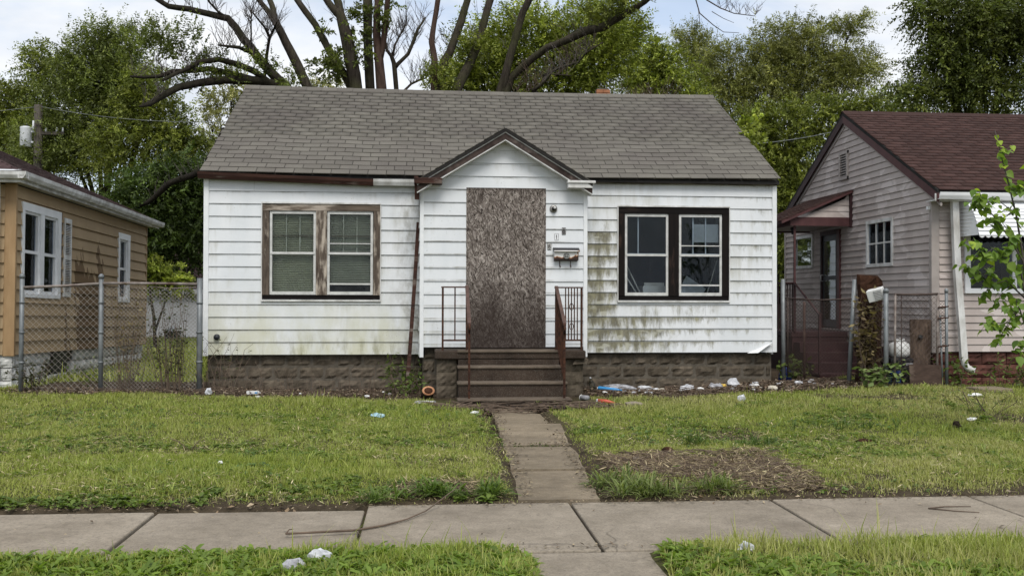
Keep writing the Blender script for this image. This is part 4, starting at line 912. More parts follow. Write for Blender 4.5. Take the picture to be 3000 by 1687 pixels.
# hip roof
hx, hy0, hy1, hz, hp = .25, -.35, 7.5, 3.46, .47; hd = (hy1-hy0)/2
ax, ay, az = hx-hd, (hy0+hy1)/2, hz+hd*hp
m = MB(); m.add([(hx, hy0, hz), (hx, hy1, hz), (ax, ay, az), (-8.6, hy0, hz), (-8.6, hy1, hz), (-8.6, ay, az), (hx, hy0, hz-.05), (hx, hy1, hz-.05), (-8.6, hy0, hz-.05), (-8.6, hy1, hz-.05)],
                [(0, 1, 2), (3, 0, 2, 5), (1, 4, 5, 2), (0, 6, 7, 1), (3, 8, 6, 0), (4, 1, 7, 9), (6, 8, 9, 7)]); m.build('roof', MT['shingle_under'], T)
v_ = Vector((-1, 0, hp)).normalized(); n_ = Vector((hp, 0, 1)).normalized(); S_ = hd*math.sqrt(1+hp*hp)
def keep(a, b):
    k = b/S_*hd; return k+.02 < a < (hy1-hy0)-k-.02
stuff_boxes('shingles', [b for k, b in tabs((hx, hy0, hz), (0, 1, 0), v_, n_, hy1-hy0, S_, 31, .3, keep, 21)], MT['shingle_l'], T)
v2 = Vector((0, 1, hp)).normalized(); n2_ = Vector((0, -hp, 1)).normalized()
stuff_boxes('front_shingles', [b for k, b in tabs((-8.5, hy0, hz), (1, 0, 0), v2, n2_, 8.75, S_, 31, .3, lambda a, b: a < 8.75-b/S_*hd-.02, 22)], MT['shingle_l'], T)
for (e0, e1) in (((hx, hy0), 1), ((hx, hy1), -1)):
    for k in range(18):
        t0, t1 = k/18, (k+1.2)/18; m = MB()
        P0 = Vector((e0[0]-hd*t0, e0[1]+e1*hd*t0, hz+hd*hp*t0+.012)); P1 = Vector((e0[0]-hd*t1, e0[1]+e1*hd*t1, hz+hd*hp*t1+.008))
        sd_ = (P1-P0).normalized().cross(Vector((0, 0, 1)))*.11; dn = Vector((0, 0, -.035))
        m.add([P0-sd_+dn, P0, P0+sd_+dn, P1-sd_+dn, P1, P1+sd_+dn], [(0, 1, 4, 3), (1, 2, 5, 4)]); m.build('hip_cap', MT['shingle_l'], T)
# gutters, fascia, soffit
part('fascia', MT['white_dirty'], T, (hx-.06, hx-.03, hy0+.03, hy1-.02, 3.31, 3.44), (-8.5, hx-.061, hy0+.03, hy0+.06, 3.31, 3.44)); part('soffit', MT['white_dirty'], T, (-.005, hx-.061, hy0+.061, hy1-.03, 3.335, 3.35), (-8.5, -.006, hy0+.061, .0, 3.336, 3.351))
m = MB(); x = hx-.028
prof = [(x, 3.46), (x, 3.36), (x+.075, 3.36), (x+.11, 3.41), (x+.12, 3.465), (x+.11, 3.465), (x+.1, 3.415), (x+.07, 3.37), (x+.008, 3.37), (x+.008, 3.46)]
n = len(prof); m.add([(a, hy0-.09, b) for a, b in prof]+[(a, hy1+.03, b-.015) for a, b in prof], [(i, i+n, (i+1) % n+n, (i+1) % n) for i in range(n)]+[tuple(range(n)), tuple(range(2*n-1, n-1, -1))]); m.build('gutter', MT['white_dirty'], T)
m = MB(); y = hy0+.028; m.add([(-8.5, y-(a-x), b) for a, b in prof]+[(x+.12, y-(a-x), b) for a, b in prof], [(i, i+n, (i+1) % n+n, (i+1) % n) for i in range(n)]+[tuple(range(n)), tuple(range(2*n-1, n-1, -1))]); m.build('gutter', MT['white_dirty'], T)
m = MB(); m.add([(-.6, hy0-.1, 3.47), (hx-.1, hy0-.09, 3.475), (hx-.02, hy0+.05, 3.51), (-.6, hy0+.05, 3.515)], [(0, 1, 2, 3)]); m.build('loose_drip_edge', MT['white_clean'], T)
m = MB(); m.hexa([(-.235, -.21, .02), (-.155, -.21, .02), (-.155, -.14, .02), (-.235, -.14, .02), (-.235, -.21, 3.33), (-.155, -.21, 3.33), (-.155, -.14, 3.33), (-.235, -.14, 3.33)]); m.build('downspout', MT['white_clean'], T)

# ---------------------------------------------------------------- taupe house on the right
Q = tag(empty('taupe_house', (7.88, 14.6, .2)), 'taupe clapboard house with maroon shingle roof, striped white awning and red block foundation', 'house')
QX, QY0, QY1 = 7.88, 14.6, 20.85; QC = (QY0+QY1)/2; QA = 5.03; QS = (QA-3.36)/(QC-QY0)
qw1 = (15.85, 16.85, 2.11, 2.94); qw2 = (19.28, 20.31, 2.18, 2.87); qd = (17.95, 18.86, .98, 2.88); qv = (17.6, 17.97, 3.80, 4.33)
QWF = (8.39, 10.3, 1.64, 3.0)
with Rel(Q):
    siding(Q, Frame('left', QX), MT['taupe'], QY0+.055, QY1-.06, .73, 23, .114, [qw1, qw2, qd], lip=.018, split=.3)
    siding(Q, Frame('left', QX), MT['taupe'], QY0, QY1, .73+23*.114, 15, .114, [qv], lip=.018, clip=lambda z: (QC-max(0, (QA-.06-z)/QS), QC+max(0, (QA-.06-z)/QS)), split=.3)
    siding(Q, Frame('front', QY0), MT['taupe'], QX+.105, 14.0, .73, 23, .114, [QWF], lip=.018, split=.4)
    part('wall', MT['dark'], Q, (QX+.02, QX+.1, QY0+.02, qw1[0]+.04, .735, 3.36), (QX+.02, QX+.1, qw1[1]-.04, QY1, .735, 3.36), (QX+.02, QX+.1, qw1[0]+.04, qw1[1]-.04, .735, qw1[2]+.04), (QX+.02, QX+.1, qw1[0]+.04, qw1[1]-.04, qw1[3]-.04, 3.36),
         (QX+.101, QWF[0]+.04, QY0+.02, QY0+.1, .735, 3.3), (QWF[1]-.04, 14, QY0+.02, QY0+.1, .735, 3.3), (QWF[0]+.04, QWF[1]-.04, QY0+.02, QY0+.1, .735, QWF[2]+.04), (QWF[0]+.04, QWF[1]-.04, QY0+.02, QY0+.1, QWF[3]-.04, 3.3))
    part('interior', MT['dark'], Q, (10.6, 10.65, QY0+.11, QY1, .5, 3.3), (QX+.11, 10.6, 17.2, 17.25, .5, 3.3), (QX+.11, 10.59, QY0+.11, 17.19, .45, .5))
    part('rear_wall', MT['taupe'], Q, (QX+.02, 14, QY1+.001, QY1+.1, .6, 3.36))
    m = MB(); m.prism([(QY0+.03, 3.3), (QC, QA-.09), (QY1-.03, 3.3)], 'x', QX+.02, QX+.1); m.build('gable_wall', MT['dark'], Q)
    part('corner_board', MT['taupe_trim'], Q, (QX-.028, QX+.1, QY0-.026, QY0+.055, .71, 3.36), bev=.004); part('corner_board', MT['taupe_trim'], Q, (QX-.028, QX+.01, QY1-.06, QY1+.02, .71, 3.36))
    qv_ = [rock_mesh('red_block%d' % i, .393, .188, MT['block_red'], 90+i, .035) for i in range(4)]
    block_wall(Q, QX+.02, 14.0, .725, 3, qv_, c=QY0+.04); block_wall(Q, QY0+.02, QY1, .725, 3, qv_, axis='left', c=QX+.06)
    part('foundation', MT['block_red'], Q, (QX+.1, 14, QY0+.08, QY1, -.1, .715))
    # roof
    ey, ez = QY0-.3, QA-QS*(QC-QY0+.3)+.03; rz = QA+.03
    m = MB(); m.prism([(ey, ez), (QC, rz), (2*QC-ey, ez), (2*QC-ey, ez-.05), (QC, rz-.06), (ey, ez-.05)], 'x', QX-.08, 14.2); m.build('roof', MT['shingle_under'], Q)
    s_l = math.hypot(QC-ey, rz-ez); v = Vector((0, QC-ey, rz-ez))/s_l; n_ = Vector((0, -v.z, v.y))
    stuff_boxes('shingles', [b for k, b in tabs((QX-.09, ey-.01, ez), (1, 0, 0), v, n_, 6.3, s_l, 28, .31, seed=31, thick=.011)], MT['shingle_m'], Q)
    for k in range(20):
        x = QX-.09+k*.31; m = MB(); m.prism([(QC-.13, rz-.06), (QC, rz+.022), (QC+.13, rz-.06), (QC+.13, rz-.05), (QC, rz+.034), (QC-.13, rz-.05)], 'x', x, x+.305); m.build('ridge_cap', MT['shingle_m'], Q)
    for s in (-1, 1):
        yy = ey if s < 0 else 2*QC-ey
        m = MB(); m.prism([(yy, ez-.052), (QC, rz-.062), (QC, rz-.20), (yy, ez-.19)], 'x', QX-.08, QX-.05); m.build('rake_board', MT['maroon'] if s < 0 else MT['maroon_dark'], Q)
        m = MB(); m.prism([(yy, ez-.12), (QC, rz-.13), (QC, rz-.15), (yy, ez-.14)], 'x', QX-.049, QX+.02); m.build('rake_soffit', MT['taupe_trim'], Q)
        m = MB(); m.prism([(yy, ez-.2), (QC, rz-.205), (QC, rz-.26), (yy, ez-.25)], 'x', QX-.034, QX-.004); m.build('rake_bead', MT['taupe_trim'], Q)
    part('fascia', MT['white_dirty'], Q, (QX-.1, 14.1, ey+.03, ey+.05, ez-.17, ez-.055)); part('soffit', MT['white_dirty'], Q, (QX-.1, 14.1, ey+.051, QY0-.0, ez-.165, ez-.15))
    m = MB(); y = ey+.028; z = ez-.05
    prof = [(y, z), (y, z-.1), (y-.075, z-.1), (y-.105, z-.045), (y-.115, z+.005), (y-.105, z+.005), (y-.097, z-.04), (y-.07, z-.092), (y-.008, z-.092), (y-.008, z)]
    n = len(prof); m.add([(QX-.08, a, b) for a, b in prof]+[(14.1, a, b) for a, b in prof], [(i, i+n, (i+1) % n+n, (i+1) % n) for i in range(n)]+[tuple(range(n)), tuple(range(2*n-1, n-1, -1))]); m.build('gutter', MT['white_clean'], Q)
    # downspout pulled off the wall at the bottom
    def flat_tube(pts, wx, wy, name, mat):
        m = MB(); vs = []; fs = []
        for (x, y, z, dx, dz) in pts: vs += [(x-wx/2, y-wy/2, z-dz), (x+wx/2, y-wy/2, z+dx), (x+wx/2, y+wy/2, z+dx), (x-wx/2, y+wy/2, z-dz)]
        for i in range(len(pts)-1):
            for k in range(4): fs.append((i*4+k, i*4+(k+1) % 4, i*4+4+(k+1) % 4, i*4+4+k))
        fs += [(3, 2, 1, 0)]
        m.add(vs, fs); o = m.build(name, mat, Q); return o
    flat_tube([(8.13, 14.30, 3.17, 0, 0), (8.14, 14.42, 3.05, 0, 0), (8.19, 14.44, 2.0, 0, 0), (8.265, 14.42, .92, 0, 0), (8.28, 14.41, .60, 0, 0)], .10, .075, 'downspout', MT['white_dirty'])
    m = MB(); m.tube([(8.28, 14.41, .64), (8.285, 14.40, .55), (8.32, 14.37, .485), (8.40, 14.31, .45)], [.052, .054, .054, .056], 10, False); m.build('downspout_elbow', MT['white_dirty'], Q)
    m = MB(); m.tube([(8.375, 14.329, .461), (8.385, 14.321, .457)], .05, 10); m.build('downspout_mouth', MT['ink'], Q)
    # window on the gable side, six panes
    def side_window(W, nx_, nz_, mat_f, glass, name='window'):
        a, b, z0, z1 = W; x = QX
        w = part(name, mat_f, Q, (x-.04, x+.05, a, b, z0, z0+.06), bev=.003)
        part('casing', mat_f, w, (x-.038, x+.05, a, b, z1-.06, z1)); part('casing', mat_f, w, (x-.036, x+.05, a, a+.06, z0+.06, z1-.06)); part('casing', mat_f, w, (x-.036, x+.05, b-.06, b, z0+.06, z1-.06))
        for i in range(1, nx_): part('muntin', mat_f, w, (x-.015, x+.02, a+.06+(b-a-.12)*i/nx_-.014, a+.06+(b-a-.12)*i/nx_+.014, z0+.06, z1-.06))
        for j in range(1, nz_): part('muntin', mat_f, w, (x-.013, x+.018, a+.06, b-.06, z0+.06+(z1-z0-.12)*j/nz_-.014, z0+.06+(z1-z0-.12)*j/nz_+.014))
        for i in range(nx_):
            for j in range(nz_):
                e = .002; part('pane', glass, w, (x+.0, x+.004, a+.06+(b-a-.12)*i/nx_+e, a+.06+(b-a-.12)*(i+1)/nx_-e, z0+.06+(z1-z0-.12)*j/nz_+e, z0+.06+(z1-z0-.12)*(j+1)/nz_-e))
        return w
    side_window(qw1, 3, 2, MT['white_dirty'], MT['glass']); side_window(qw2, 1, 1, MT['white_dirty'], MT['glass_sky'])
    # louvred gable vent
    gv = part('gable_vent', MT['taupe_trim'], Q, (QX-.05, QX+.0, qv[0], qv[0]+.05, qv[2], qv[3]), (QX-.05, QX, qv[1]-.05, qv[1], qv[2], qv[3]), (QX-.049, QX, qv[0], qv[1], qv[3]-.05, qv[3]), (QX-.049, QX, qv[0], qv[1], qv[2], qv[2]+.05))
    part('vent_back', MT['black'], gv, (QX-.01, QX-.005, qv[0]+.05, qv[1]-.05, qv[2]+.05, qv[3]-.05))
    for k in range(9):
        z = qv[2]+.07+k*.047; m = MB(); m.hexa([(QX-.045, qv[0]+.05, z-.012), (QX-.045, qv[1]-.05, z-.012), (QX-.012, qv[1]-.05, z+.012), (QX-.012, qv[0]+.05, z+.012), (QX-.045, qv[0]+.05, z-.002), (QX-.045, qv[1]-.05, z-.002), (QX-.012, qv[1]-.05, z+.022), (QX-.012, qv[0]+.05, z+.022)]); m.build('louvre', MT['taupe_trim'], gv)
    # side door
    sd = part('side_door', MT['plastic_dark'], Q, (QX-.02, QX+.02, qd[0]+.12, qd[1]-.06, qd[2]+.02, qd[3]-.08))
    part('casing', MT['maroon'], sd, (QX-.05, QX+.03, qd[0], qd[0]+.12, qd[2], qd[3])); part('casing', MT['maroon_dark'], sd, (QX-.05, QX+.03, qd[1]-.06, qd[1], qd[2], qd[3])); part('casing', MT['maroon_dark'], sd, (QX-.049, QX+.03, qd[0]+.12, qd[1]-.06, qd[3]-.08, qd[3]))
    part('pane', MT['glass_sky'], sd, (QX-.026, QX-.022, qd[0]+.22, qd[1]-.16, 2.0, qd[3]-.2)); part('pane', MT['glass_sky'], sd, (QX-.026, QX-.022, qd[0]+.22, qd[1]-.16, 1.15, 1.92))
    m = MB(); m.tube([(QX-.03, qd[1]-.12, 1.9), (QX-.08, qd[1]-.12, 1.9), (QX-.08, qd[1]-.12, 2.02), (QX-.03, qd[1]-.12, 2.02)], .01, 6); m.build('handle', MT['storm'], sd)
    # hood over the side door
    hd_ = part('door_hood', MT['maroon'], Q, (6.72, QX-.03, 17.47, 17.50, 2.90, 3.06), (6.69, 6.719, 17.47, 19.45, 2.90, 3.06), (6.72, QX-.03, 19.42, 19.45, 2.90, 3.06))
    part('hood_ceiling', MT['taupe_trim'], hd_, (6.72, QX-.03, 17.501, 19.419, 2.93, 2.95))
    m = MB(); m.prism([(6.50, 2.98), (QX-.02, 3.57), (QX-.02, 3.52), (6.50, 2.93)], 'y', 17.40, 19.52); m.build('hood_roof', MT['maroon'], hd_)
    vh = Vector((1.36, 0, .59)).normalized(); nh = Vector((-.59, 0, 1.36)).normalized()
    stuff_boxes('hood_shingles', [b for k, b in tabs((6.49, 19.53, 2.98), (0, -1, 0), vh, nh, 2.14, 1.48, 11, .3, seed=41)], MT['shingle_m'], hd_)
    for k in range(4):
        z = 3.062+k*.114; zt = z+.111
        xl = lambda zz: 6.72+(zz-3.0)/.434+.08
        if xl(z) < QX-.12: plank(hd_, Frame('front', 17.50), MT['taupe'], xl(z), QX-.06, min(xl(zt), QX-.07), QX-.06, z, min(zt, 3.50), .016, .005)
    part('hood_trim', MT['maroon_dark'], hd_, (QX-.059, QX-.004, 17.44, 17.52, 2.88, 3.56))
    part('hood_post', MT['maroon'], hd_, (6.785, 6.82, 17.54, 17.575, .95, 2.90))
    m = MB(); m.tube([(7.1, 18.4, 2.93), (7.1, 18.4, 2.86)], [.06, .035], 10); m.tube([(7.1, 18.4, 2.86), (7.1, 18.4, 2.80)], [.03, .035], 10); m.build('hood_lamp', MT['plastic_dark'], hd_)
    # front window and awning
    x0, x1, z0, z1 = QWF
    w = part('window', MT['white_clean'], Q, (x0, x1, QY0-.05, QY0+.06, z0, z0+.08), bev=.004)
    part('casing', MT['white_clean'], w, (x0, x0+.09, QY0-.046, QY0+.06, z0+.08, z1)); part('casing', MT['white_clean'], w, (x1-.09, x1, QY0-.046, QY0+.06, z0+.08, z1)); part('casing', MT['white_clean'], w, (x0+.09, x1-.09, QY0-.045, QY0+.06, z1-.09, z1))
    part('mullion', MT['white_clean'], w, (x0+.79, x0+.86, QY0-.03, QY0+.05, z0+.08, z1-.09))
    part('pane', MT['glass'], w, (x0+.09, x0+.79, QY0+.0, QY0+.004, z0+.08, z1-.09)); part('pane', MT['glass'], w, (x0+.86, x1-.09, QY0+.0, QY0+.004, z0+.08, z1-.09))
    aw = part('awning', MT['white_clean'], Q, (8.27, 10.45, QY0-.06, QY0-.02, 3.05, 3.10))
    ns = 13
    for k in range(ns):                      # curved slats
        t0, t1 = k/ns, (k+1)/ns
        f_ = lambda t: (QY0-.05-.56*math.sin(t*1.35)/math.sin(1.35), 3.08-.56*(1-math.cos(t*1.5))/(1-math.cos(1.5))-.0*t)
        (ya, za), (yb, zb) = f_(t0), f_(t1)
        m = MB(); m.hexa([(8.27, ya-.004, za-.004), (10.45, ya-.004, za-.004), (10.45, yb-.03, zb-.008), (8.27, yb-.03, zb-.008), (8.27, ya-.004, za+.006), (10.45, ya-.004, za+.006), (10.45, yb-.03, zb+.004), (8.27, yb-.03, zb+.004)]); m.build('slat', MT['white_clean'], aw)
    m = MB(); yv = QY0-.63; vs = []; nsc = 22
    for i in range(nsc*4+1): vs += [(8.27+2.18*i/(nsc*4), yv, 2.54), (8.27+2.18*i/(nsc*4), yv, 2.505-.03*abs(math.sin(math.pi*i/4)))]
    m.add(vs, [(2*i, 2*i+1, 2*i+3, 2*i+2) for i in range(nsc*4)]); m.build('valance', MT['white_clean'], aw)
    for sx in (8.275, 10.445):
        m = MB(); m.prism([(QY0-.03, 3.08)]+[f_(k/10) for k in range(11)]+[(QY0-.03, 2.52)], 'x', sx-.003, sx+.003); m.build('awning_side', MT['white_clean'], aw)
        for k in range(8): m = MB(); yy = f_(.35+.65*k/8)[0]; m.tube([(sx-.004, QY0-.04, 2.56+k*.055), (sx-.004, max(yy, QY0-.58)+.02, 2.56+k*.055)], .006, 5); m.build('side_rib', MT['white_dirty'], aw)
    part('corner_lamp', MT['white_clean'], Q, (QX-.075, QX-.03, QY0+.0, QY0+.05, 2.95, 3.0))
    # side steps, dark maroon
K = tag(empty('side_stoop', (7.3, 17.5, .15)), 'dark maroon wooden side stoop with railing below the hooded door', 'steps')
with Rel(K):
    part('landing', MT['maroon_dark'], K, (6.72, QX-.08, 17.5, 19.3, .84, .94), bev=.005)
    for k in range(4): part('step', MT['maroon_dark'], K, (6.76, QX-.08, 16.3+.3*k, 16.62+.3*k, .08, .26+.165*k), bev=.006)
    part('skirt', MT['maroon_dark'], K, (6.74, QX-.1, 17.51, 19.28, .05, .83))
    for (x, y, z0, z1) in ((6.78, 16.34, .26, 1.3), (6.78, 17.5, .94, 1.85), (6.78, 19.2, .94, 1.85)): part('post', MT['maroon_dark'], K, (x-.02, x+.02, y-.02, y+.02, z0, z1))
    m = MB(); m.tube([(6.78, 16.34, 1.27), (6.78, 17.5, 1.84)], .02, 6); m.tube([(6.78, 17.5, 1.84), (6.78, 19.2, 1.84)], .02, 6); m.build('handrail', MT['maroon_dark'], K)
    for k in range(13): part('baluster', MT['maroon_dark'], K, (6.772, 6.788, 17.6+k*.12, 17.616+k*.12, .94, 1.83))

# ---------------------------------------------------------------- chain-link fences
def wires(m, p0, p1, z0a, z1a, z0b, z1b, pitch, r=.0024, wob=.004, sd=1):
    """diamond mesh between two posts"""
    p0, p1 = Vector((*p0, 0)), Vector((*p1, 0)); Lh = (p1-p0).length; rr = random.Random(sd); hgt = z1a-z0a
    def at_(s, t):
        q = p0.lerp(p1, s/Lh); lo = z0a+(z0b-z0a)*s/Lh; hi = z1a+(z1b-z1a)*s/Lh; b = .012*math.sin(s*7+t*3+sd)
        return Vector((q.x, q.y+b, lo+(hi-lo)*t))
    slope = pitch/ (pitch*1.0)
    k = -hgt
    while k < Lh:
        for d in (1, -1):
            s0, s1 = k, k+hgt
            t0, t1 = 0.0, 1.0
            if s0 < 0: t0 = -s0/hgt; s0 = 0
            if s1 > Lh: t1 = (Lh-k)/hgt; s1 = Lh
            if s1-s0 < .02: continue
            if d < 0: t0, t1 = 1-t0, 1-t1
            n = 5
            pts = [at_(s0+(s1-s0)*i/n, t0+(t1-t0)*i/n) for i in range(n+1)]
            m.tube(pts, r, 3, False, False)
        k += pitch
def pipe(m, a, b, r, n=10): m.tube([a, b], r, n)
def dome(m, x, y, z, r): m.tube([(x, y, z-.01), (x, y, z+.03), (x, y, z+.05), (x, y, z+.06)], [r*1.25, r*1.2, r*.8, r*.2], 10)
FL = tag(empty('chain_link_fence', (-4.9, 15.2, .1)), 'grey chain link fence with round posts joining the tan house and the white house', 'fence')
with Rel(FL):
    P3 = [(-6.05, 15.2), (-4.90, 15.2), (-3.45, 15.22)]
    for i, (x, y) in enumerate(P3):
        m = MB(); pipe(m, (x-.01*(i == 0), y, -.1), (x, y, 1.84), .034 if i != 2 else .042, 12)
        if i < 2: dome(m, x, y, 1.84, .034)
        po = m.build('post', MT['galv'], FL)
        for z in (.55, 1.0, 1.45):
            m = MB(); m.tube([(x, y, z), (x, y, z+.03)], .042 if i != 2 else .05, 10); m.build('tie_band', MT['galv'], po)
    m = MB(); m.tube([(-6.02, 15.19, 1.69), (-5.5, 15.19, 1.71), (-4.93, 15.19, 1.75)], .021, 8); m.build('top_rail', MT['galv_rust'], FL)
    m = MB(); m.tube([(-4.87, 15.19, 1.755), (-4.2, 15.19, 1.755), (-3.49, 15.21, 1.75)], .021, 8); m.build('top_rail', MT['galv_rust'], FL)
    m = MB(); wires(m, P3[0], P3[1], .1, 1.70, .1, 1.74, .092, sd=2); o = m.build('wire_mesh', MT['wire'], FL); o['kind'] = 'stuff'
    m = MB(); wires(m, P3[1], P3[2], .1, 1.72, .1, 1.70, .06, sd=3); o = m.build('wire_mesh', MT['wire'], FL); o['kind'] = 'stuff'
    m = MB(); m.tube([(-4.2, 15.21, 1.71), (-3.9, 15.18, 1.68), (-3.5, 15.21, 1.70)], .008, 5); m.build('tension_wire', MT['galv_rust'], FL)
FA = tag(empty('chain_link_fence', (6.6, 15.3, .2)), 'rusty sagging chain link fence with leaning grey post before the maroon stoop', 'fence')
with Rel(FA):
    for (x, y, xt, z, r_) in ((5.97, 15.9, 5.96, 1.88, .036), (6.69, 15.0, 6.80, 1.86, .036), (7.05, 14.45, 7.05, 1.66, .036)):
        m = MB(); pipe(m, (x, y, .0), (xt, y, z), r_, 12)
        if z < 1.7: dome(m, xt, y, z, r_)
        m.build('post', MT['galv'], FA)
    m = MB(); wires(m, (5.99, 15.88), (6.74, 15.0), .3, 1.56, .3, 1.52, .06, .0028, sd=5); o = m.build('wire_mesh', MT['wire_dark'], FA); o['kind'] = 'stuff'
    m = MB(); wires(m, (6.76, 15.0), (7.05, 14.45), .3, 1.52, .3, 1.5, .07, .0028, sd=6); o = m.build('wire_mesh', MT['wire_dark'], FA); o['kind'] = 'stuff'
    m = MB(); m.tube([(5.99, 15.88, 1.56), (6.4, 15.4, 1.53), (6.75, 15.0, 1.55)], .012, 6); m.tube([(6.02, 15.84, .25), (6.02, 15.84, 1.56)], .01, 5); m.build('top_wire', MT['wire_dark'], FA)
    m = MB(); pipe(m, (6.25, 15.7, .2), (6.25, 15.7, 1.5), .022, 8); m.build('inner_post', MT['rust_brown'], FA)
GT = tag(empty('chain_link_gate', (7.45, 14.35, .25)), 'narrow rusty chain link gate in front of the propane tank and bark log', 'gate')
with Rel(GT):
    xa, xb, y = 7.14, 7.82, 14.36
    for x in (xa, xb): 
        m = MB(); pipe(m, (x, y, .24), (x+.015, y, 1.63), .018, 8); m.build('stile', MT['galv_rust'], GT)
    m = MB(); m.tube([(xa, y, 1.62), (7.5, y, 1.615), (xb+.02, y, 1.63)], .018, 8); m.build('top_rail', MT['wire_dark'], GT)
    m = MB(); m.tube([(xa, y, .25), (xb+.02, y, .25)], .018, 8); m.build('bottom_rail', MT['wire_dark'], GT)
    m = MB(); m.tube([(xa+.11, y, .25), (xa+.11, y, 1.62)], .008, 6); m.build('brace', MT['wire_dark'], GT)
    m = MB(); wires(m, (xa, y), (xb, y), .25, 1.61, .25, 1.62, .085, .0028, sd=8); o = m.build('wire_mesh', MT['wire_dark'], GT); o['kind'] = 'stuff'
    m = MB(); pipe(m, (7.96, 14.33, .0), (7.955, 14.33, 1.66), .024, 10); dome(m, 7.955, 14.33, 1.66, .024); gp = m.build('gate_post', MT['galv'], GT)
    m = MB(); pipe(m, (7.90, 14.34, .1), (7.86, 14.34, 1.3), .014, 8); m.build('loose_rail', MT['galv'], GT)
    m = MB(); wires(m, (7.84, 14.34), (7.94, 14.33), .75, 1.5, .75, 1.5, .05, .0028, sd=9); o = m.build('wire_strip', MT['wire_dark'], GT); o['kind'] = 'stuff'
    for z in (1.42, 1.25, .82): m = MB(); m.tube([(7.82, 14.33, z), (7.98, 14.31, z+.02)], .011, 6); m.build('hinge', MT['rust'], GT)

# clutter by the gate
def thing(name, label, cat, loc, rz=0, group=None):
    o = tag(empty(name, loc, rz), label, cat, group); return o
t = thing('broken_snag', 'tall broken rotten tree trunk wrapped in withered vines behind the leaning grey post', 'tree trunk', (7.02, 14.95, .2))
m = MB(); vs = []; n = 14
prof = [(0, .2), (.4, .18), (.9, .17), (1.35, .175), (1.58, .19), (1.7, .18)]
for j, (z, r_) in enumerate(prof):
    for k in range(n):
        a = 2*math.pi*k/n; q = r_*(1+.14*math.sin(3*a+j)+.08*rnd.uniform(-1, 1)); vs.append((q*math.cos(a), q*math.sin(a), z+(rnd.uniform(-.09, .06) if j == len(prof)-1 else 0)))
m.add(vs, [(j*n+k, j*n+(k+1) % n, (j+1)*n+(k+1) % n, (j+1)*n+k) for j in range(len(prof)-1) for k in range(n)]+[tuple(range((len(prof)-1)*n, len(prof)*n))]); m.build('trunk', MT['rot_wood'], t)
t = thing('window_air_conditioner', 'tilted white window air conditioner resting on the vine-covered fence by the rotten trunk', 'air conditioner', (6.98, 14.62, 1.6))
t.rotation_euler = (R(12), R(-14), R(-38)); t.scale = (.8, .8, .8)
part('case', MT['ac'], t, (-.15, .15, -.11, .11, -.09, .14), bev=.01); part('grille', MT['ac_grille'], t, (-.02, .13, -.116, -.111, -.07, .11))
for k in range(6): part('fin', MT['ac'], t, (-.02, .13, -.122, -.1165, -.06+k*.03, -.052+k*.03))
part('side_grille', MT['black'], t, (-.156, -.151, -.09, .08, -.06, .10))
t = thing('propane_tank', 'white propane gas cylinder with collar standing on a black bin behind the gate', 'gas cylinder', (7.42, 14.75, .63))
m = MB(); m.lathe([(.10, 0), (.16, .03), (.175, .08), (.175, .16), (.15, .22), (.08, .25), (.03, .255)], 0, 0, 20); m.build('tank', MT['ac'], t)
m = MB(); m.tube([(.075*math.cos(a), .075*math.sin(a), .27) for a in [i*2*math.pi/12 for i in range(10)]], .014, 6); m.tube([(.07, 0, .23), (.07, 0, .30)], .01, 6); m.tube([(-.07, 0, .23), (-.07, 0, .30)], .01, 6); m.build('collar', MT['ac'], t)
m = MB(); m.tube([(0, 0, .25), (0, 0, .31)], .016, 8); m.build('valve', MT['chrome'], t)
t = thing('storage_bin', 'black plastic bin with a small pale label carrying the gas cylinder', 'bin', (7.42, 14.75, .22))
m = MB(); m.hexa([(-.2, -.17, 0), (.2, -.17, 0), (.2, .17, 0), (-.2, .17, 0), (-.24, -.2, .41), (.24, -.2, .41), (.24, .2, .41), (-.24, .2, .41)]); bevelled(m.build('tub', MT['black'], t), .01); part('label_plate', MT['ac_grille'], t, (.0, .12, -.2, -.192, .30, .34)); part('rim', MT['black'], t, (-.25, .25, -.21, .21, .36, .395))
t = thing('bark_log', 'upright bark covered log section with a knot hole leaning behind the gate', 'log', (7.68, 14.6, .2))
m = MB(); vs = []; n = 12
for j in range(7):
    for k in range(n):
        a = 2*math.pi*k/n; q = .155*(1+.07*math.sin(2*a+j*.4)+.05*rnd.uniform(-1, 1)); vs.append((q*math.cos(a), .7*q*math.sin(a), j*.172))
m.add(vs, [(j*n+k, j*n+(k+1) % n, (j+1)*n+(k+1) % n, (j+1)*n+k) for j in range(6) for k in range(n)]+[tuple(range(6*n, 7*n))]); m.build('log', MT['stump_bark'], t)
m = MB(); m.tube([(-.06, -.115, .76), (-.055, -.135, .77)], [.045, .03], 9); m.build('knot', MT['ink'], t)
t = thing('board', 'brown rectangular panel standing on the grass against the bottom of the gate', 'board', (7.6, 14.29, .21)); part('panel', MT['brown_board'], t, (-.25, .26, -.012, .012, -.05, .34)); t.rotation_euler = (R(-8), R(1), 0)
t = thing('milk_crate', 'blue plastic crate on the ground by the gate post and weeds', 'crate', (7.2, 14.62, .22))
part('crate_body', MT['blue_plastic'], t, (-.12, .12, -.12, -.105, 0, .07), (-.12, .12, -.12, -.105, .1, .14), (-.12, .12, -.12, -.105, .17, .22), (-.12, -.105, -.105, .12, 0, .22), (.105, .12, -.105, .12, 0, .22), (-.105, .105, .105, .12, 0, .22), (-.105, .105, -.105, .105, 0, .01))
for x in (-.112, -.04, .035, .105): part('rib', MT['blue_plastic'], t, (x-.008, x+.008, -.126, -.1205, 0, .22))
t = thing('trash_bag', 'dark blue bag of rubbish in the weeds between the white house and grey post', 'bag', (6.15, 16.3, .15))
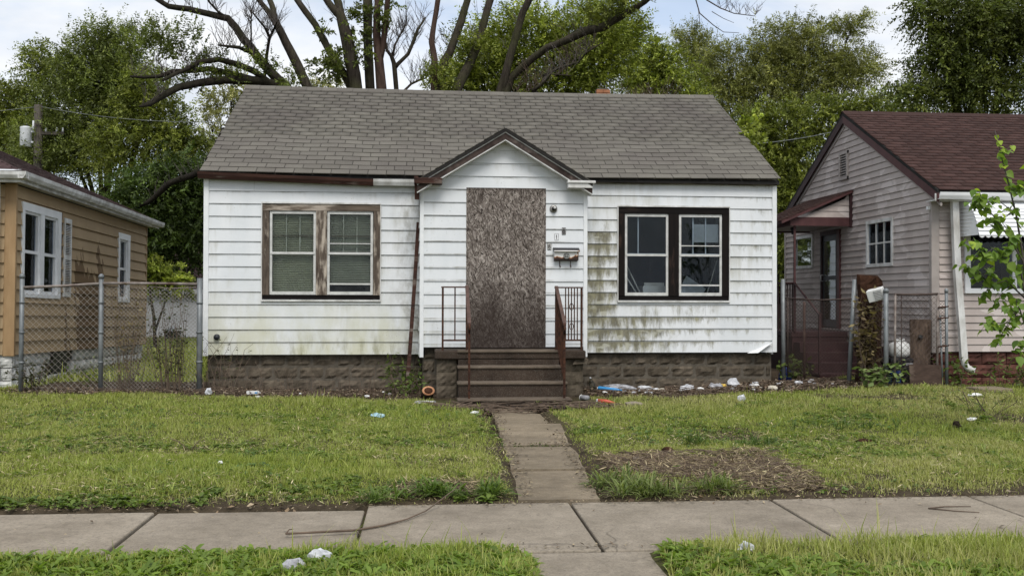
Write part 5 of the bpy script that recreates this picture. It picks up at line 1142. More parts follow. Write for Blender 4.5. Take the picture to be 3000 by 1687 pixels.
def lump(name, mat, parent, rx, ry, rz, seed, amp=.35, n=10, loc=(0, 0, 0), rot=(0, 0, 0)):
    vs = []; fs = []; nl = max(4, n//2)
    for j in range(nl+1):
        th = math.pi*j/nl
        for k in range(n):
            a = 2*math.pi*k/n; d = Vector((math.sin(th)*math.cos(a), math.sin(th)*math.sin(a), math.cos(th)))
            q = 1+amp*mnoise.noise(d*2.2+Vector((seed*3.1, seed, 0)))+amp*.7*mnoise.noise(d*5+Vector((0, seed*2.3, seed)))
            vs.append((d.x*rx*q, d.y*ry*q, max(d.z*rz*q, -.35*rz)+.3*rz))
    for j in range(nl):
        for k in range(n): fs.append((j*n+k, j*n+(k+1) % n, (j+1)*n+(k+1) % n, (j+1)*n+k))
    m = MB(); m.add(vs, fs); return m.build(name, mat, parent, loc, rot)
lump('bag_body', MT['blue_plastic'], t, .13, .13, .16, 3)

# ---------------------------------------------------------------- garage, bin, pole and wires behind the left gap
t = thing('garage', 'low white garage with brown hip roof standing beyond the back yard', 'garage', (-8, 36, 0))
part('wall', MT['garage'], t, (-5.5, 6, 0, 4.5, -.1, 1.75)); part('fascia', MT['garage'], t, (-5.75, 6.2, -.3, -.26, 1.66, 1.84))
m = MB(); m.add([(-5.8, -.3, 1.84), (6.2, -.3, 1.84), (6.2, 4.8, 1.84), (-5.8, 4.8, 1.84), (-.2, 2.25, 3.55), (6.2, 2.25, 3.55)], [(0, 1, 5, 4), (0, 4, 3), (3, 4, 5, 2), (0, 3, 2, 1)]); m.build('roof', MT['shingle_l'], t)
t = thing('trash_can', 'dark square trash can with a white bag on top in front of the garage', 'trash can', (-8.35, 33, .02))
m = MB(); m.hexa([(-.18, -.18, 0), (.18, -.18, 0), (.18, .18, 0), (-.18, .18, 0), (-.23, -.22, .42), (.23, -.22, .42), (.23, .22, .42), (-.23, .22, .42)]); m.build('can', MT['plastic_dark'], t); lump('bag', MT['bag'], t, .17, .15, .12, 5, loc=(0, 0, .42))
t = thing('utility_pole', 'dark wooden utility pole with crossarm above the tan house roof', 'utility pole', (-13.05, 34, 0))
m = MB(); m.tube([(0, 0, -.2), (0, 0, 8.0)], [.17, .13], 12); m.build('pole', MT['pole'], t)
part('crossarm', MT['pole'], t, (.05, .85, -.06, .06, 7.0, 7.1)); 
for x in (.25, .6, .8): m = MB(); m.tube([(x, 0, 7.1), (x, 0, 7.25)], [.04, .025], 8); m.build('insulator', MT['transformer'], t)
m = MB(); m.tube([(-.12, -.1, 7.1), (-.12, -.1, 7.45)], [.04, .03], 8); m.build('insulator', MT['transformer'], t)
t = thing('transformer', 'white cylindrical transformer mounted on the utility pole', 'transformer', (-13.42, 33.93, 6.56))
m = MB(); m.lathe([(.17, 0), (.185, .02), (.185, .62), (.19, .64), (.19, .67), (.1, .70)], 0, 0, 18); m.build('tank', MT['transformer'], t); part('bracket', MT['transformer'], t, (.17, .36, -.03, .03, .15, .2), (.17, .36, -.03, .03, .5, .55))
m = MB(); m.tube([(.03, 0, .7), (.03, 0, .82)], [.03, .02], 8); m.tube([(-.06, 0, .7), (-.06, 0, .78)], [.025, .02], 8); m.build('bushing', MT['ink'], t)
def wire(name, pts, label, r=.011, mat=None):
    m = MB(); m.tube(pts, r, 5); return tag(m.build(name, mat or MT['cable']), label, 'wire')
def cat_(a, b, sag, n=10): a, b = Vector(a), Vector(b); return [a.lerp(b, i/n)-Vector((0, 0, sag*4*(i/n)*(1-i/n))) for i in range(n+1)]
wire('service_wire', cat_((-22, 34.5, 7.2), (-13.0, 34, 7.95), .1)+cat_((-13.0, 34, 7.95), (-4.5, 29, 6.75), .25)[1:], 'thin wire strung over the top of the utility pole and past the trees')
wire('service_wire', cat_((-16, 31, 3.85), (-2, 31, 3.72), .06), 'upper thin wire crossing the dark trees between the tan and white houses', .012)
wire('service_wire', cat_((-16, 30.5, 3.62), (-2, 30.5, 3.55), .05), 'lower brighter wire crossing the dark trees between the tan and white houses', .014)
wire('service_wire', cat_((5.75, 21, 4.9), (14, 30, 7.2), .2), 'thin wire running from behind the white house roof towards the trees on its right', .010)

# ---------------------------------------------------------------- trees
def leaf_quads(pos, d, side, ln, wd):
    """rhombic leaves: (n,3) base, direction, side; one quad each, slightly folded"""
    up = np.cross(d, side)
    a = pos; b = pos+d*(ln*.45)[:, None]+side*(wd*.5)[:, None]+up*(wd*.12)[:, None]
    c = pos+d*ln[:, None]; e = pos+d*(ln*.45)[:, None]-side*(wd*.5)[:, None]+up*(wd*.12)[:, None]
    V = np.stack([a, b, c, e], 1).reshape(-1, 3); n = len(pos)
    return V, np.arange(n*4).reshape(n, 4)
def unit(v): return v/np.maximum(np.linalg.norm(v, axis=-1, keepdims=True), 1e-9)
def crown(name, parent, blobs, dens, col, seed, leaf=(.12, .05), m=14, spray=(.5, 1.0), droop=.35, up=.5, mat='leaf', shell=.45, var=.5, dep=.85):
    g = np.random.default_rng(seed); VV = []; FF = []; CC = []; base = 0
    for (x, y, z, rx, rz) in blobs:
        n = max(4, int(3.3*dens*math.pi*rx*rz/m)); ry = dep*(rx+rz)/2
        # clumps inside the blob, sprays round each clump
        ncl = max(3, int(n/9)); q = unit(g.normal(size=(ncl, 3))); rad = g.random(ncl)**shell
        cl = q*rad[:, None]*np.array([rx, ry, rz])
        cb = 1+var*1.2*g.normal(size=ncl)*.5
        idx = g.integers(0, ncl, n)
        o = cl[idx]+g.normal(size=(n, 3))*np.array([.16*rx+.08, .16*ry+.08, .13*rz+.06])
        out = unit(o/np.array([rx, ry, rz])+1e-6); d = unit(out*.8+g.normal(size=(n, 3))*.55+np.array([0, 0, up]))
        L_ = g.uniform(*spray, n)*(.55+.45*np.minimum(1, (rx+rz)/2))
        t = (np.arange(m)+.5)/m
        P = o[:, None]+d[:, None]*(t[None, :, None]*L_[:, None, None])*.8
        P[:, :, 2] -= droop*(t**2)[None]*L_[:, None]
        sd = unit(np.cross(d, g.normal(size=(n, 3))))
        sgn = np.where(np.arange(m) % 2, 1., -1.)
        ld = unit(d[:, None]*.55+sd[:, None]*sgn[None, :, None]*.8+g.normal(size=(n, m, 3))*.28-np.array([0, 0, .25]))
        ls = unit(np.cross(ld, g.normal(size=(n, m, 3))*.6+np.array([0, 0, 1.])))
        ll = g.uniform(.75, 1.4, (n, m))*leaf[0]*(1-.35*t[None]); lw = ll*leaf[1]/leaf[0]*g.uniform(.8, 1.2, (n, m))
        P = (P+np.array([x, y, z])).reshape(-1, 3)
        V, F = leaf_quads(P, ld.reshape(-1, 3), ls.reshape(-1, 3), ll.ravel(), lw.ravel())
        sh = (np.clip(cb[idx], .55, 1.6)*(1+.18*g.normal(size=n)))[:, None]*(1+.14*g.normal(size=(n, m)))
        yel = g.random((n, 1))*.5+g.random((n, m))*.3
        c = np.array(col[0])[None, None]*(1-yel[..., None])+np.array(col[1])[None, None]*yel[..., None]
        c = np.clip(np.array([1.75, 1.62, 1.4])*c*sh[..., None], .006, .6)
        VV.append(V); FF.append(F+base); CC.append(c.reshape(-1, 3)); base += len(V)
    me = np_mesh(name, np.concatenate(VV), np.concatenate(FF), MT[mat], np.concatenate(CC))
    o = obj_from(name, me, parent); return o
def branch_wobble(pts, seed, amp=.03):
    r = random.Random(seed); out = []
    for i in range(len(pts)-1):
        a, b = pts[i], pts[i+1]
        for t in (0, .5):
            out.append(tuple(a[k]+(b[k]-a[k])*t+(r.uniform(-amp, amp)*a[3]*3 if k < 3 and (i or t) else 0) for k in range(4)))
    out.append(pts[-1]); return out
def limbs_to(parent, base, r0, blobs, mat, seed, name='limb', trunk_h=None):
    """a trunk from the ground and one limb to each blob"""
    g = random.Random(seed); bx, by = base
    zc = sum(b[2] for b in blobs)/len(blobs); low = min(b[2]-b[4] for b in blobs); zf = trunk_h or max(1.0, low*.75)
    m = MB(); m.tube([(bx, by, -.2), (bx+.1, by, zf*.5), (bx+g.uniform(-.2, .2), by, zf)], [r0*1.2, r0, r0*.8], 9); m.build('trunk', mat, parent)
    for b in blobs:
        m = MB(); e = (b[0]+g.uniform(-.2, .2)*b[3], b[1], b[2]+b[4]*.4); md = ((bx*.4+e[0]*.6)+g.uniform(-.3, .3), by, (zf+e[2])/2+g.uniform(-.2, .3))
        m.tube([(bx, by, zf*.9), md, e], [r0*.42, r0*.24, .015], 6); m.build(name, mat, parent)
        for k in range(4):
            s = Vector(md).lerp(Vector(e), g.uniform(.1, .8)); m = MB(); q = s+Vector((g.uniform(-1, 1)*b[3], g.uniform(-.5, .5)*b[3], g.uniform(.1, 1.0)*b[4]))*.8
            m.tube([s, s.lerp(q, .5)+Vector((0, 0, .1)), q], [.035, .022, .008], 5); m.build('branch', mat, parent)
def twigs(parent, branches, per, ln, seed, mat='twig', start=.3, upw=1.0, r0=.009):
    """fine bare shoots standing up off the limbs, with side shoots"""
    g = random.Random(seed); m = MB()
    for br in branches:
        for _ in range(per):
            k = g.uniform(start, .99)*(len(br)-1); i = int(k); a, b = br[i], br[i+1]; t = k-i
            s = Vector([a[c]+(b[c]-a[c])*t for c in range(3)])
            d = Vector((g.uniform(-.6, .6), g.uniform(-.6, .6), upw*g.uniform(.5, 1.1))).normalized(); l = g.uniform(*ln)
            p1 = s+d*l*.5+Vector((g.uniform(-.05, .05), 0, 0)); p2 = s+d*l+Vector((g.uniform(-.12, .12), 0, .05))
            m.tube([s, p1, p2], [r0, r0*.75, r0*.4], 3, False)
            for _k in range(g.randint(1, 4)):
                q = s.lerp(p2, g.uniform(.25, .8)); e = q+(d+Vector((g.uniform(-.9, .9), g.uniform(-.7, .7), .1))).normalized()*l*g.uniform(.2, .5)
                m.tube([q, e], [r0*.6, r0*.35], 3, False)
    o = m.build('twigs', MT[mat], parent); o['kind'] = 'stuff'; return o
def tree(name, label, base, r0, blobs, dens, col, seed, bark='bark_dark', group=None, **kw):
    t = tag(empty(name, (base[0], base[1], 0)), label, 'tree', group)
    with Rel(t):
        limbs_to(t, base, r0, blobs, MT[bark], seed)
        crown('crown', t, blobs, dens, col, seed, **kw)
    return t
BIG_TRUNKS = [
   [(-3.0,26.0,6.65,0.116),(-3.14,25.96,7.06,0.105),(-3.39,25.91,7.61,0.11),(-3.59,25.87,8.0,0.1),(-3.79,25.82,8.4,0.089),(-3.97,25.78,8.76,0.081),(-4.17,25.73,9.02,0.06),(-4.37,25.69,9.25,0.052),(-4.57,25.64,9.56,0.044),(-4.74,25.6,9.9,0.031)] ,
   [(-3.97,25.8,8.77,0.063),(-4.03,25.9,9.09,0.065),(-4.14,26.0,9.37,0.063),(-4.27,26.1,9.82,0.053),(-4.36,26.2,10.32,0.038)] ,
   [(-1.87,26.3,6.73,0.107),(-2.02,26.38,7.13,0.099),(-2.2,26.46,7.49,0.097),(-2.49,26.53,7.93,0.103),(-2.71,26.61,8.34,0.087),(-3.04,26.69,8.94,0.078),(-3.33,26.77,9.32,0.076),(-3.58,26.84,9.69,0.068),(-3.83,26.92,10.1,0.055),(-4.1,27.0,10.6,0.039)] ,
   [(-1.8,26.0,6.57,0.148),(-1.87,26.0,7.05,0.14),(-2.02,26.0,7.84,0.154),(-2.15,26.0,8.52,0.136),(-2.3,26.0,9.0,0.111),(-2.49,26.0,9.16,0.085),(-2.7,26.0,9.46,0.074),(-2.95,26.0,9.87,0.057),(-3.12,26.0,10.29,0.042)] ,
   [(-2.23,26.0,8.79,0.095),(-2.34,26.08,9.23,0.094),(-2.4,26.15,9.47,0.09),(-2.47,26.22,9.92,0.075),(-2.52,26.3,10.48,0.054)] ,
   [(-1.53,26.4,6.65,0.119),(-1.54,26.43,7.13,0.108),(-1.58,26.47,7.85,0.108),(-1.61,26.5,8.62,0.1),(-1.63,26.53,9.61,0.108),(-1.66,26.57,10.05,0.087),(-1.73,26.6,10.61,0.065)] ,
   [(-1.17,26.0,6.58,0.128),(-1.22,26.0,7.05,0.119),(-1.28,26.0,7.75,0.104),(-1.35,26.0,8.49,0.089),(-1.33,26.0,9.45,0.066),(-1.3,26.0,9.88,0.053),(-1.21,26.0,10.38,0.038)] ,
   [(-1.25,26.0,7.86,0.064),(-1.18,25.94,8.16,0.066),(-1.12,25.88,8.68,0.066),(-1.05,25.82,9.41,0.061),(-0.99,25.76,9.81,0.049),(-0.86,25.7,10.33,0.032)] ,
]
LEFT_LIMBS = [
   [(-3.34,26.0,6.51,0.135),(-3.72,25.96,7.09,0.117),(-4.05,25.92,7.41,0.107),(-4.33,25.88,7.71,0.103),(-4.59,25.83,8.05,0.098),(-4.78,25.79,8.26,0.089),(-4.97,25.75,8.54,0.084),(-5.16,25.71,8.76,0.08),(-5.64,25.67,8.86,0.071),(-6.13,25.62,8.95,0.066),(-6.62,25.58,9.0,0.061),(-6.85,25.54,9.13,0.052),(-7.23,25.5,9.35,0.035)] ,
   [(-3.42,26.0,6.6,0.117),(-3.84,25.78,7.01,0.098),(-4.03,25.56,7.06,0.079),(-4.4,25.33,7.31,0.07),(-4.77,25.11,7.44,0.065),(-5.22,24.89,7.5,0.06),(-5.65,24.67,7.37,0.055),(-5.84,24.44,7.16,0.046),(-6.12,24.22,6.96,0.041),(-6.34,24.0,6.75,0.029)] ,
   [(-3.33,26.0,6.42,0.135),(-3.73,25.69,6.99,0.115),(-4.38,25.38,7.1,0.096),(-5.13,25.06,7.02,0.086),(-5.67,24.75,6.87,0.081),(-6.07,24.44,6.69,0.075),(-6.35,24.12,6.42,0.07),(-6.6,23.81,6.14,0.057),(-6.73,23.5,6.02,0.024)] ,
   [(-4.05,26.0,7.12,0.081),(-4.7,25.75,7.25,0.071),(-5.09,25.5,7.3,0.066),(-5.54,25.25,7.34,0.061),(-5.97,25.0,7.23,0.056),(-6.27,24.75,7.14,0.051),(-6.56,24.5,6.96,0.042),(-6.85,24.25,6.87,0.033),(-7.1,24.0,6.83,0.02)] ,
   [(-4.22,26.0,7.7,0.054),(-4.53,25.5,7.84,0.044),(-4.74,25.0,7.84,0.039),(-5.14,24.5,7.76,0.021)] ,
   [(-4.27,26.0,7.3,0.04),(-4.17,25.75,7.87,0.036),(-4.06,25.5,8.25,0.035),(-4.15,25.25,8.44,0.026),(-4.39,25.0,8.71,0.017)] ,
   [(-4.16,26.0,8.29,0.031),(-3.97,25.5,8.43,0.026),(-3.8,25.0,8.51,0.013)] ,
   [(-4.56,25.7,8.02,0.022),(-4.55,25.6,8.62,0.018),(-4.52,25.5,8.96,0.013)] ,
   [(-5.12,25.7,8.74,0.035),(-5.38,25.6,8.9,0.026),(-5.6,25.5,9.13,0.022),(-5.68,25.4,9.32,0.017)] ,
]
SMALL_TREE = [
   [(-0.8,27.0,6.78,0.073),(-0.85,27.0,7.22,0.066),(-0.92,27.0,8.0,0.066),(-1.0,27.0,8.22,0.053),(-1.11,27.0,8.35,0.04),(-1.18,27.0,8.7,0.031),(-1.2,27.0,8.92,0.018)] ,
   [(-0.89,27.0,7.89,0.055),(-0.81,27.0,8.0,0.055),(-0.54,27.0,8.27,0.049),(-0.37,27.0,8.68,0.047),(-0.28,27.0,8.95,0.038),(-0.06,27.0,9.31,0.02)] ,
   [(-0.96,27.0,8.22,0.038),(-0.9,27.08,8.55,0.029),(-0.77,27.15,8.82,0.024),(-0.66,27.22,9.04,0.022),(-0.57,27.3,9.22,0.011)] ,
   [(-0.8,27.0,7.0,0.038),(-0.67,27.0,7.23,0.035),(-0.45,27.0,7.45,0.031),(-0.21,27.0,7.57,0.029),(-0.06,27.0,7.62,0.022),(0.14,27.0,7.8,0.011)] ,
]
CENTER_TRUNKS = [
   [(0.18,25.5,6.51,0.105),(0.18,25.5,6.93,0.096),(0.18,25.5,7.77,0.088),(0.1,25.5,8.23,0.08),(0.17,25.5,8.71,0.067),(0.27,25.5,9.35,0.069),(0.36,25.5,9.88,0.052),(0.38,25.5,10.3,0.038)] ,
   [(0.22,25.8,6.61,0.123),(0.34,25.83,7.23,0.118),(0.47,25.87,7.86,0.111),(0.59,25.9,8.09,0.106),(0.88,25.93,8.88,0.104),(1.06,25.97,9.51,0.087),(1.21,26.0,10.03,0.07)] ,
   [(0.67,26.0,6.65,0.149),(0.79,26.06,7.14,0.139),(1.02,26.12,7.66,0.127),(1.27,26.19,8.18,0.119),(1.4,26.25,8.55,0.105),(1.53,26.31,9.08,0.101),(1.7,26.38,9.66,0.101),(1.88,26.44,10.19,0.081),(1.99,26.5,10.72,0.051)] ,
   [(1.93,27.0,7.0,0.142),(2.16,26.9,7.76,0.116),(2.4,26.8,8.65,0.103),(2.62,26.7,9.45,0.097),(2.79,26.6,9.76,0.092),(3.01,26.5,10.25,0.076)] ,
   [(2.29,27.0,7.66,0.116),(2.83,26.67,8.11,0.102),(3.25,26.33,8.37,0.094),(3.72,26.0,8.5,0.105),(4.17,25.67,8.67,0.119),(4.61,25.33,8.71,0.113),(5.04,25.0,8.92,0.094),(5.58,24.67,9.2,0.072),(5.81,24.33,9.34,0.052),(6.25,24.0,9.53,0.035)] ,
   [(3.09,26.0,7.53,0.037),(3.48,25.75,7.68,0.035),(3.99,25.5,7.8,0.032),(4.15,25.25,7.99,0.024),(4.55,25.0,8.21,0.017)] ,
   [(2.91,26.0,7.07,0.075),(2.81,25.75,7.07,0.062),(3.1,25.5,7.27,0.032),(3.22,25.25,7.41,0.022),(3.72,25.0,7.32,0.012)] ,
]
HANG = [[(6.25,24.0,9.53,0.03),(6.05,23.0,9.5,0.022),(6.43,23.0,8.85,0.0188),(6.55,23.0,8.44,0.0156),(6.89,23.0,8.16,0.0124),(7.14,23.0,8.0,0.0092),(7.53,23.0,7.99,0.006)],[(6.22,23.0,9.26,0.022),(6.72,23.0,8.77,0.0188),(7.06,23.0,8.58,0.0156),(7.4,23.0,8.46,0.0124),(7.91,23.0,8.41,0.0092),(8.01,23.0,8.56,0.006)],[(6.51,23.0,8.6,0.01),(6.55,23.0,8.27,0.0075),(6.54,23.0,8.06,0.005)],[(6.85,23.0,8.49,0.01),(7.14,23.0,8.33,0.0075),(7.4,23.0,8.23,0.005)]]
HANG_TIPS = [[(-9.26,26.0,9.57,0.016),(-8.73,26.0,9.15,0.0138),(-8.66,26.0,8.8,0.0116),(-8.4,26.0,8.54,0.0094),(-8.24,26.0,8.36,0.0072),(-8.14,26.0,8.45,0.005)],[(-8.14,26.0,8.41,0.008),(-8.21,26.0,8.81,0.007),(-8.18,26.0,9.16,0.006),(-8.15,26.0,9.34,0.005)]]
LOW_LIMB = [
   [(-5.47,27.0,6.1,0.102),(-5.75,27.29,5.68,0.103),(-6.14,27.57,5.08,0.095),(-6.57,27.86,4.94,0.091),(-7.23,28.14,4.76,0.087),(-7.6,28.43,4.51,0.078),(-7.96,28.71,4.27,0.069),(-8.43,29.0,4.12,0.04)] ,
]
C_TL1 = [(-15.6,38.0,8.6,1.28,1.03),(-14.1,38.0,9.9,1.09,1.03),(-14.7,38.0,7.3,1.93,1.16),(-15.7,38.0,7.3,1.15,1.28)]
C_TL2 = [(-11.7,35.0,9.8,1.07,0.95),(-10.8,35.0,9.7,1.07,1.19),(-10.9,35.0,8.7,1.43,1.07),(-12.1,35.0,8.0,1.54,1.07),(-12.4,35.0,6.5,1.78,1.07)]
C_TL3 = [(-9.2,33.0,7.6,1.01,0.79),(-8.5,33.0,7.0,0.9,0.79),(-9.5,33.0,6.3,1.57,0.9),(-7.8,33.0,6.3,0.62,0.79),(-9.3,33.0,8.5,0.68,0.56)]
C_TL4 = [(-8.0,30.0,4.3,1.23,1.13),(-7.1,30.0,3.9,0.82,1.54),(-8.4,30.0,3.3,0.72,1.12),(-7.3,30.0,4.9,0.82,0.62)]
C_SHR = [(-7.5,27.0,2.2,0.51,0.41),(-6.9,27.0,1.9,0.46,0.23)]
C_LIMBLEAF = [(-6.6,25.0,8.0,0.51,0.51),(-6.1,25.0,7.8,0.51,0.51),(-5.7,25.0,7.4,0.69,0.21),(-6.1,25.0,6.9,0.68,0.17),(-7.0,25.0,8.0,0.34,0.43),(-5.3,25.0,7.2,0.52,0.21),(-4.8,25.0,7.1,0.52,0.17),(-3.5,25.0,7.2,0.43,0.35),(-4.1,25.0,7.3,0.26,0.26)]
C_PALE = [(-8.8,45.0,11.3,0.77,0.62),(-9.4,45.0,10.2,0.7,0.93),(-4.5,45.0,11.2,0.94,0.39),(-9.7,45.0,9.0,0.62,0.93)]
C_TC1 = [(1.7,29.0,8.7,1.12,0.82),(2.9,29.0,9.4,1.13,0.92),(4.5,29.0,9.0,1.23,1.13),(5.5,29.0,9.6,0.83,0.83),(1.7,29.0,7.8,1.43,0.51),(3.8,29.0,7.9,1.54,0.62),(5.2,29.0,8.5,0.93,0.62),(6.0,29.0,9.5,0.52,0.62),(0.9,29.0,8.0,0.61,0.61)]
C_TC2 = [(8.2,34.0,9.7,0.97,0.73),(7.6,34.0,9.2,0.73,0.55),(8.8,34.0,9.1,0.97,0.61),(7.8,34.0,10.3,0.49,0.49)]
C_TR0 = [(12.1,44.0,13.4,0.71,0.79),(12.5,44.0,12.7,0.79,0.95),(12.7,44.0,11.7,0.95,0.95)]
C_TR1 = [(12.9,41.0,11.5,0.88,0.88),(14.9,41.0,12.1,1.11,1.04),(16.2,41.0,12.5,1.11,0.97),(14.7,41.0,10.5,1.92,1.04),(17.0,41.0,11.3,1.49,1.19),(18.5,41.0,11.5,1.19,0.9),(12.9,41.0,10.2,1.03,0.88),(18.4,41.0,13.3,0.67,0.6)]
C_TR2 = [(11.1,33.0,7.0,0.83,0.95),(12.3,33.0,7.2,1.07,1.07),(11.6,33.0,5.5,1.07,1.31),(12.8,33.0,5.8,0.72,1.55),(13.9,33.0,7.8,1.08,0.72),(15.7,33.0,8.1,1.44,0.54),(12.6,33.0,3.6,0.71,1.79)]
C_TD = [(15.1,25.0,8.5,1.38,1.01),(14.3,25.0,9.1,1.01,0.74),(13.8,25.0,7.6,1.01,0.55),(15.1,25.0,7.1,1.29,0.64),(13.1,25.0,6.9,0.73,0.37),(16.0,25.0,9.3,1.11,1.02),(13.4,25.0,9.3,0.55,0.55)]
C_VINE = [(7.9,23.2,5.4,0.12,0.25),(8.1,23.2,5.1,0.12,0.21)]
DG = ((.042, .060, .015), (.085, .106, .022)); MG = ((.058, .082, .018), (.135, .155, .030)); BG = ((.082, .115, .022), (.175, .205, .036)); WG = ((.074, .090, .030), (.150, .160, .050)); PG = ((.11, .125, .05), (.18, .18, .085))
# the big many-stemmed tree behind the white house
t = tag(empty('dead_topped_tree', (-2.3, 26.2, 0)), 'huge old tree with thick bare trunks fanning out behind the grey roof', 'tree')
with Rel(t):
    m = MB(); m.tube([(-2.4, 26.2, -.2), (-2.4, 26.2, 2.0), (-2.3, 26.2, 4.2)], [.75, .65, .7], 14); m.build('bole', MT['bark'], t)
    for i, br in enumerate(BIG_TRUNKS+LEFT_LIMBS):
        b = [(-2.35+.2*(br[0][0]+2.35), 26.2, 3.9, max(.16, br[0][3]*1.25))]+[tuple(p) for p in br] if (i in (0, 2, 3, 5, 6) or i in (8, 9, 10)) else [tuple(p) for p in br]
        b = [(*p[:3], p[3]*1.18) for p in branch_wobble(b, i)]; m = MB(); m.tube([p[:3] for p in b], [p[3] for p in b], 10 if b[1][3] > .05 else 6); m.build('trunk' if i < 8 else 'limb', MT['bark_red'] if i in (6, 7) else (MT['bark'] if i < 8 else MT['bark_dark']), t)
    twigs(t, LEFT_LIMBS, 26, (.25, .8), 4); twigs(t, BIG_TRUNKS, 7, (.3, .9), 5, start=.35)
    crown('leaf_shoots', t, C_LIMBLEAF, 430, DG, 71, leaf=(.10, .042), spray=(.35, .8), up=1.3, droop=.0, m=16)
    crown('trunk_ivy', t, [(-1.75, 26.0, 8.6, .22, 1.0), (-1.0, 25.9, 9.2, .16, .5), (-2.4, 26.0, 7.9, .25, .5), (-2.7, 26.3, 7.6, .5, .25), (-2.75, 26.6, 9.0, .08, .4)], 700, DG, 72, leaf=(.10, .05), spray=(.25, .5), up=.3)
t = tag(empty('dead_tree', (-.85, 27, 0)), 'small dead forked tree with bare twigs seen beyond the middle of the roof ridge', 'tree')
with Rel(t):
    for i, br in enumerate(SMALL_TREE):
        b = ([(-.8, 27, -.2, .12), (-.75, 27, 3.5, .1)] if i == 0 else [])+[tuple(p) for p in br]; m = MB(); m.tube([p[:3] for p in b], [p[3] for p in b], 8); m.build('trunk' if i == 0 else 'limb', MT['bark'], t)
    twigs(t, SMALL_TREE, 34, (.25, .8), 6, start=.35)
t = tag(empty('leaning_limb_tree', (1.4, 26.6, 0)), 'old tree with one long limb reaching right over bright foliage behind the roof', 'tree')
with Rel(t):
    m = MB(); m.tube([(1.3, 26.6, -.2), (1.3, 26.6, 2), (1.3, 26.6, 4.6)], [.7, .6, .6], 12); m.build('bole', MT['bark'], t)
    for i, br in enumerate(CENTER_TRUNKS):
        b = ([(1.3+.15*(br[0][0]-1.3), 26.6, 4.3, max(.15, br[0][3]*1.2))] if i < 5 else [])+[tuple(p) for p in br]; b = branch_wobble(b, 20+i); m = MB(); m.tube([p[:3] for p in b], [p[3] for p in b], 10 if i < 5 else 6); m.build('trunk' if i < 4 else 'limb', MT['bark_red'] if i == 0 else MT['bark'], t)
    twigs(t, CENTER_TRUNKS, 16, (.3, .8), 7)
    for br in HANG: m = MB(); m.tube([p[:3] for p in br], [p[3] for p in br], 6); m.build('hanging_branch', MT['twig'], t)
    twigs(t, HANG[1:2], 30, (.15, .4), 12, r0=.006, start=.35)
    twigs(t, [[(2.2, 27, 7.0, .1), (3.3, 26.6, 7.5, .1), (4.6, 26, 8.4, .1)], [(4.8, 28, 6.8, .1), (7.3, 28, 7.2, .1)]], 70, (.3, 1.0), 8, 'stick', 0.0)
    crown('leaf_shoots', t, [(4.6, 25.2, 9.05, .9, .25), (5.3, 24.8, 9.3, .5, .25), (1.2, 26.1, 8.2, .3, .4), (.35, 25.6, 7.2, .3, .5)], 900, MG, 73, leaf=(.11, .045), spray=(.4, .8), up=1.2, droop=.1)
tree('leafy_tree', 'dense bright green tree filling the sky behind the middle of the grey roof', (3.4, 29.3), .22, C_TC1, 880, BG, 74, leaf=(.13, .05), spray=(.5, 1.0), up=.9, droop=.15, group='trees behind the houses')
tree('leafy_tree', 'rounded bright green tree just right of the orange brick chimney', (8.3, 34.2), .2, C_TC2, 950, BG, 75, leaf=(.13, .055), group='trees behind the houses')
tree('wispy_tree', 'thin wispy grey green treetop behind the right end of the roof ridge', (12.4, 44), .18, C_TR0, 620, WG, 76, leaf=(.14, .045), up=.9, droop=.0, group='trees behind the houses')
tree('willow_tree', 'broad feathery willow with dark branches between the white house and the taupe house', (15.2, 41.2), .3, C_TR1, 780, WG, 77, leaf=(.17, .045), spray=(.7, 1.4), up=.7, droop=.35, group='trees behind the houses', bark='bark_dark')
tree('leafy_tree', 'lower green tree filling the gap between the white house and the taupe gable', (12.2, 33.2), .2, C_TR2, 820, MG, 78, leaf=(.15, .055), group='trees behind the houses')
tree('leafy_tree', 'large dark green tree hanging over the maroon roof of the taupe house', (15.2, 25.4), .3, C_TD, 1050, ((.034, .052, .014), (.085, .10, .022)), 79, leaf=(.12, .055), spray=(.5, 1.1), up=.2, droop=.35, group='trees behind the houses')
tree('leafy_tree', 'pale yellow green tree behind the tan house and the utility pole', (-14.8, 38.3), .25, C_TL1, 720, MG, 80, leaf=(.15, .055), group='trees behind the houses')
tree('leafy_tree', 'tall feathery tree with twiggy top right of the utility pole', (-11.3, 35.3), .28, C_TL2, 760, ((.05, .07, .022), (.105, .13, .03)), 81, leaf=(.14, .05), up=.8, droop=.1, group='trees behind the houses')
tree('leafy_tree', 'mid green tree left of the grey roof under the arching bare limb', (-10.3, 33.2), .22, C_TL3, 780, MG, 82, leaf=(.14, .05), group='trees behind the houses')
tree('leafy_tree', 'deep shaded tree between the tan house and the white house', (-5.9, 30.5), .2, C_TL4, 1050, ((.022, .040, .012), (.05, .075, .016)), 83, leaf=(.15, .06), group='trees behind the houses')
tree('leafy_tree', 'sparse pale tree behind the left end of the roof ridge', (-9.0, 45), .15, C_PALE, 330, PG, 84, leaf=(.17, .06), up=.4, group='trees behind the houses')
t = tag(empty('shrub', (-7.3, 27.1, 0)), 'yellow green shrub at the back corner of the tan house', 'shrub')
with Rel(t):
    m = MB(); m.tube([(-7.3, 27.1, -.1), (-7.35, 27.1, 1.0), (-7.5, 27, 2.1)], [.06, .05, .02], 6); m.tube([(-7.33, 27.1, .6), (-6.9, 27, 1.8)], [.04, .015], 6); m.build('stem', MT['bark_dark'], t)
    crown('foliage', t, C_SHR, 1100, BG, 86, leaf=(.13, .06), spray=(.3, .6))
t = tag(empty('broken_limb', (-7.0, 28.4, 0)), 'long bare arching limb sloping down behind the tan house gutter', 'branch')
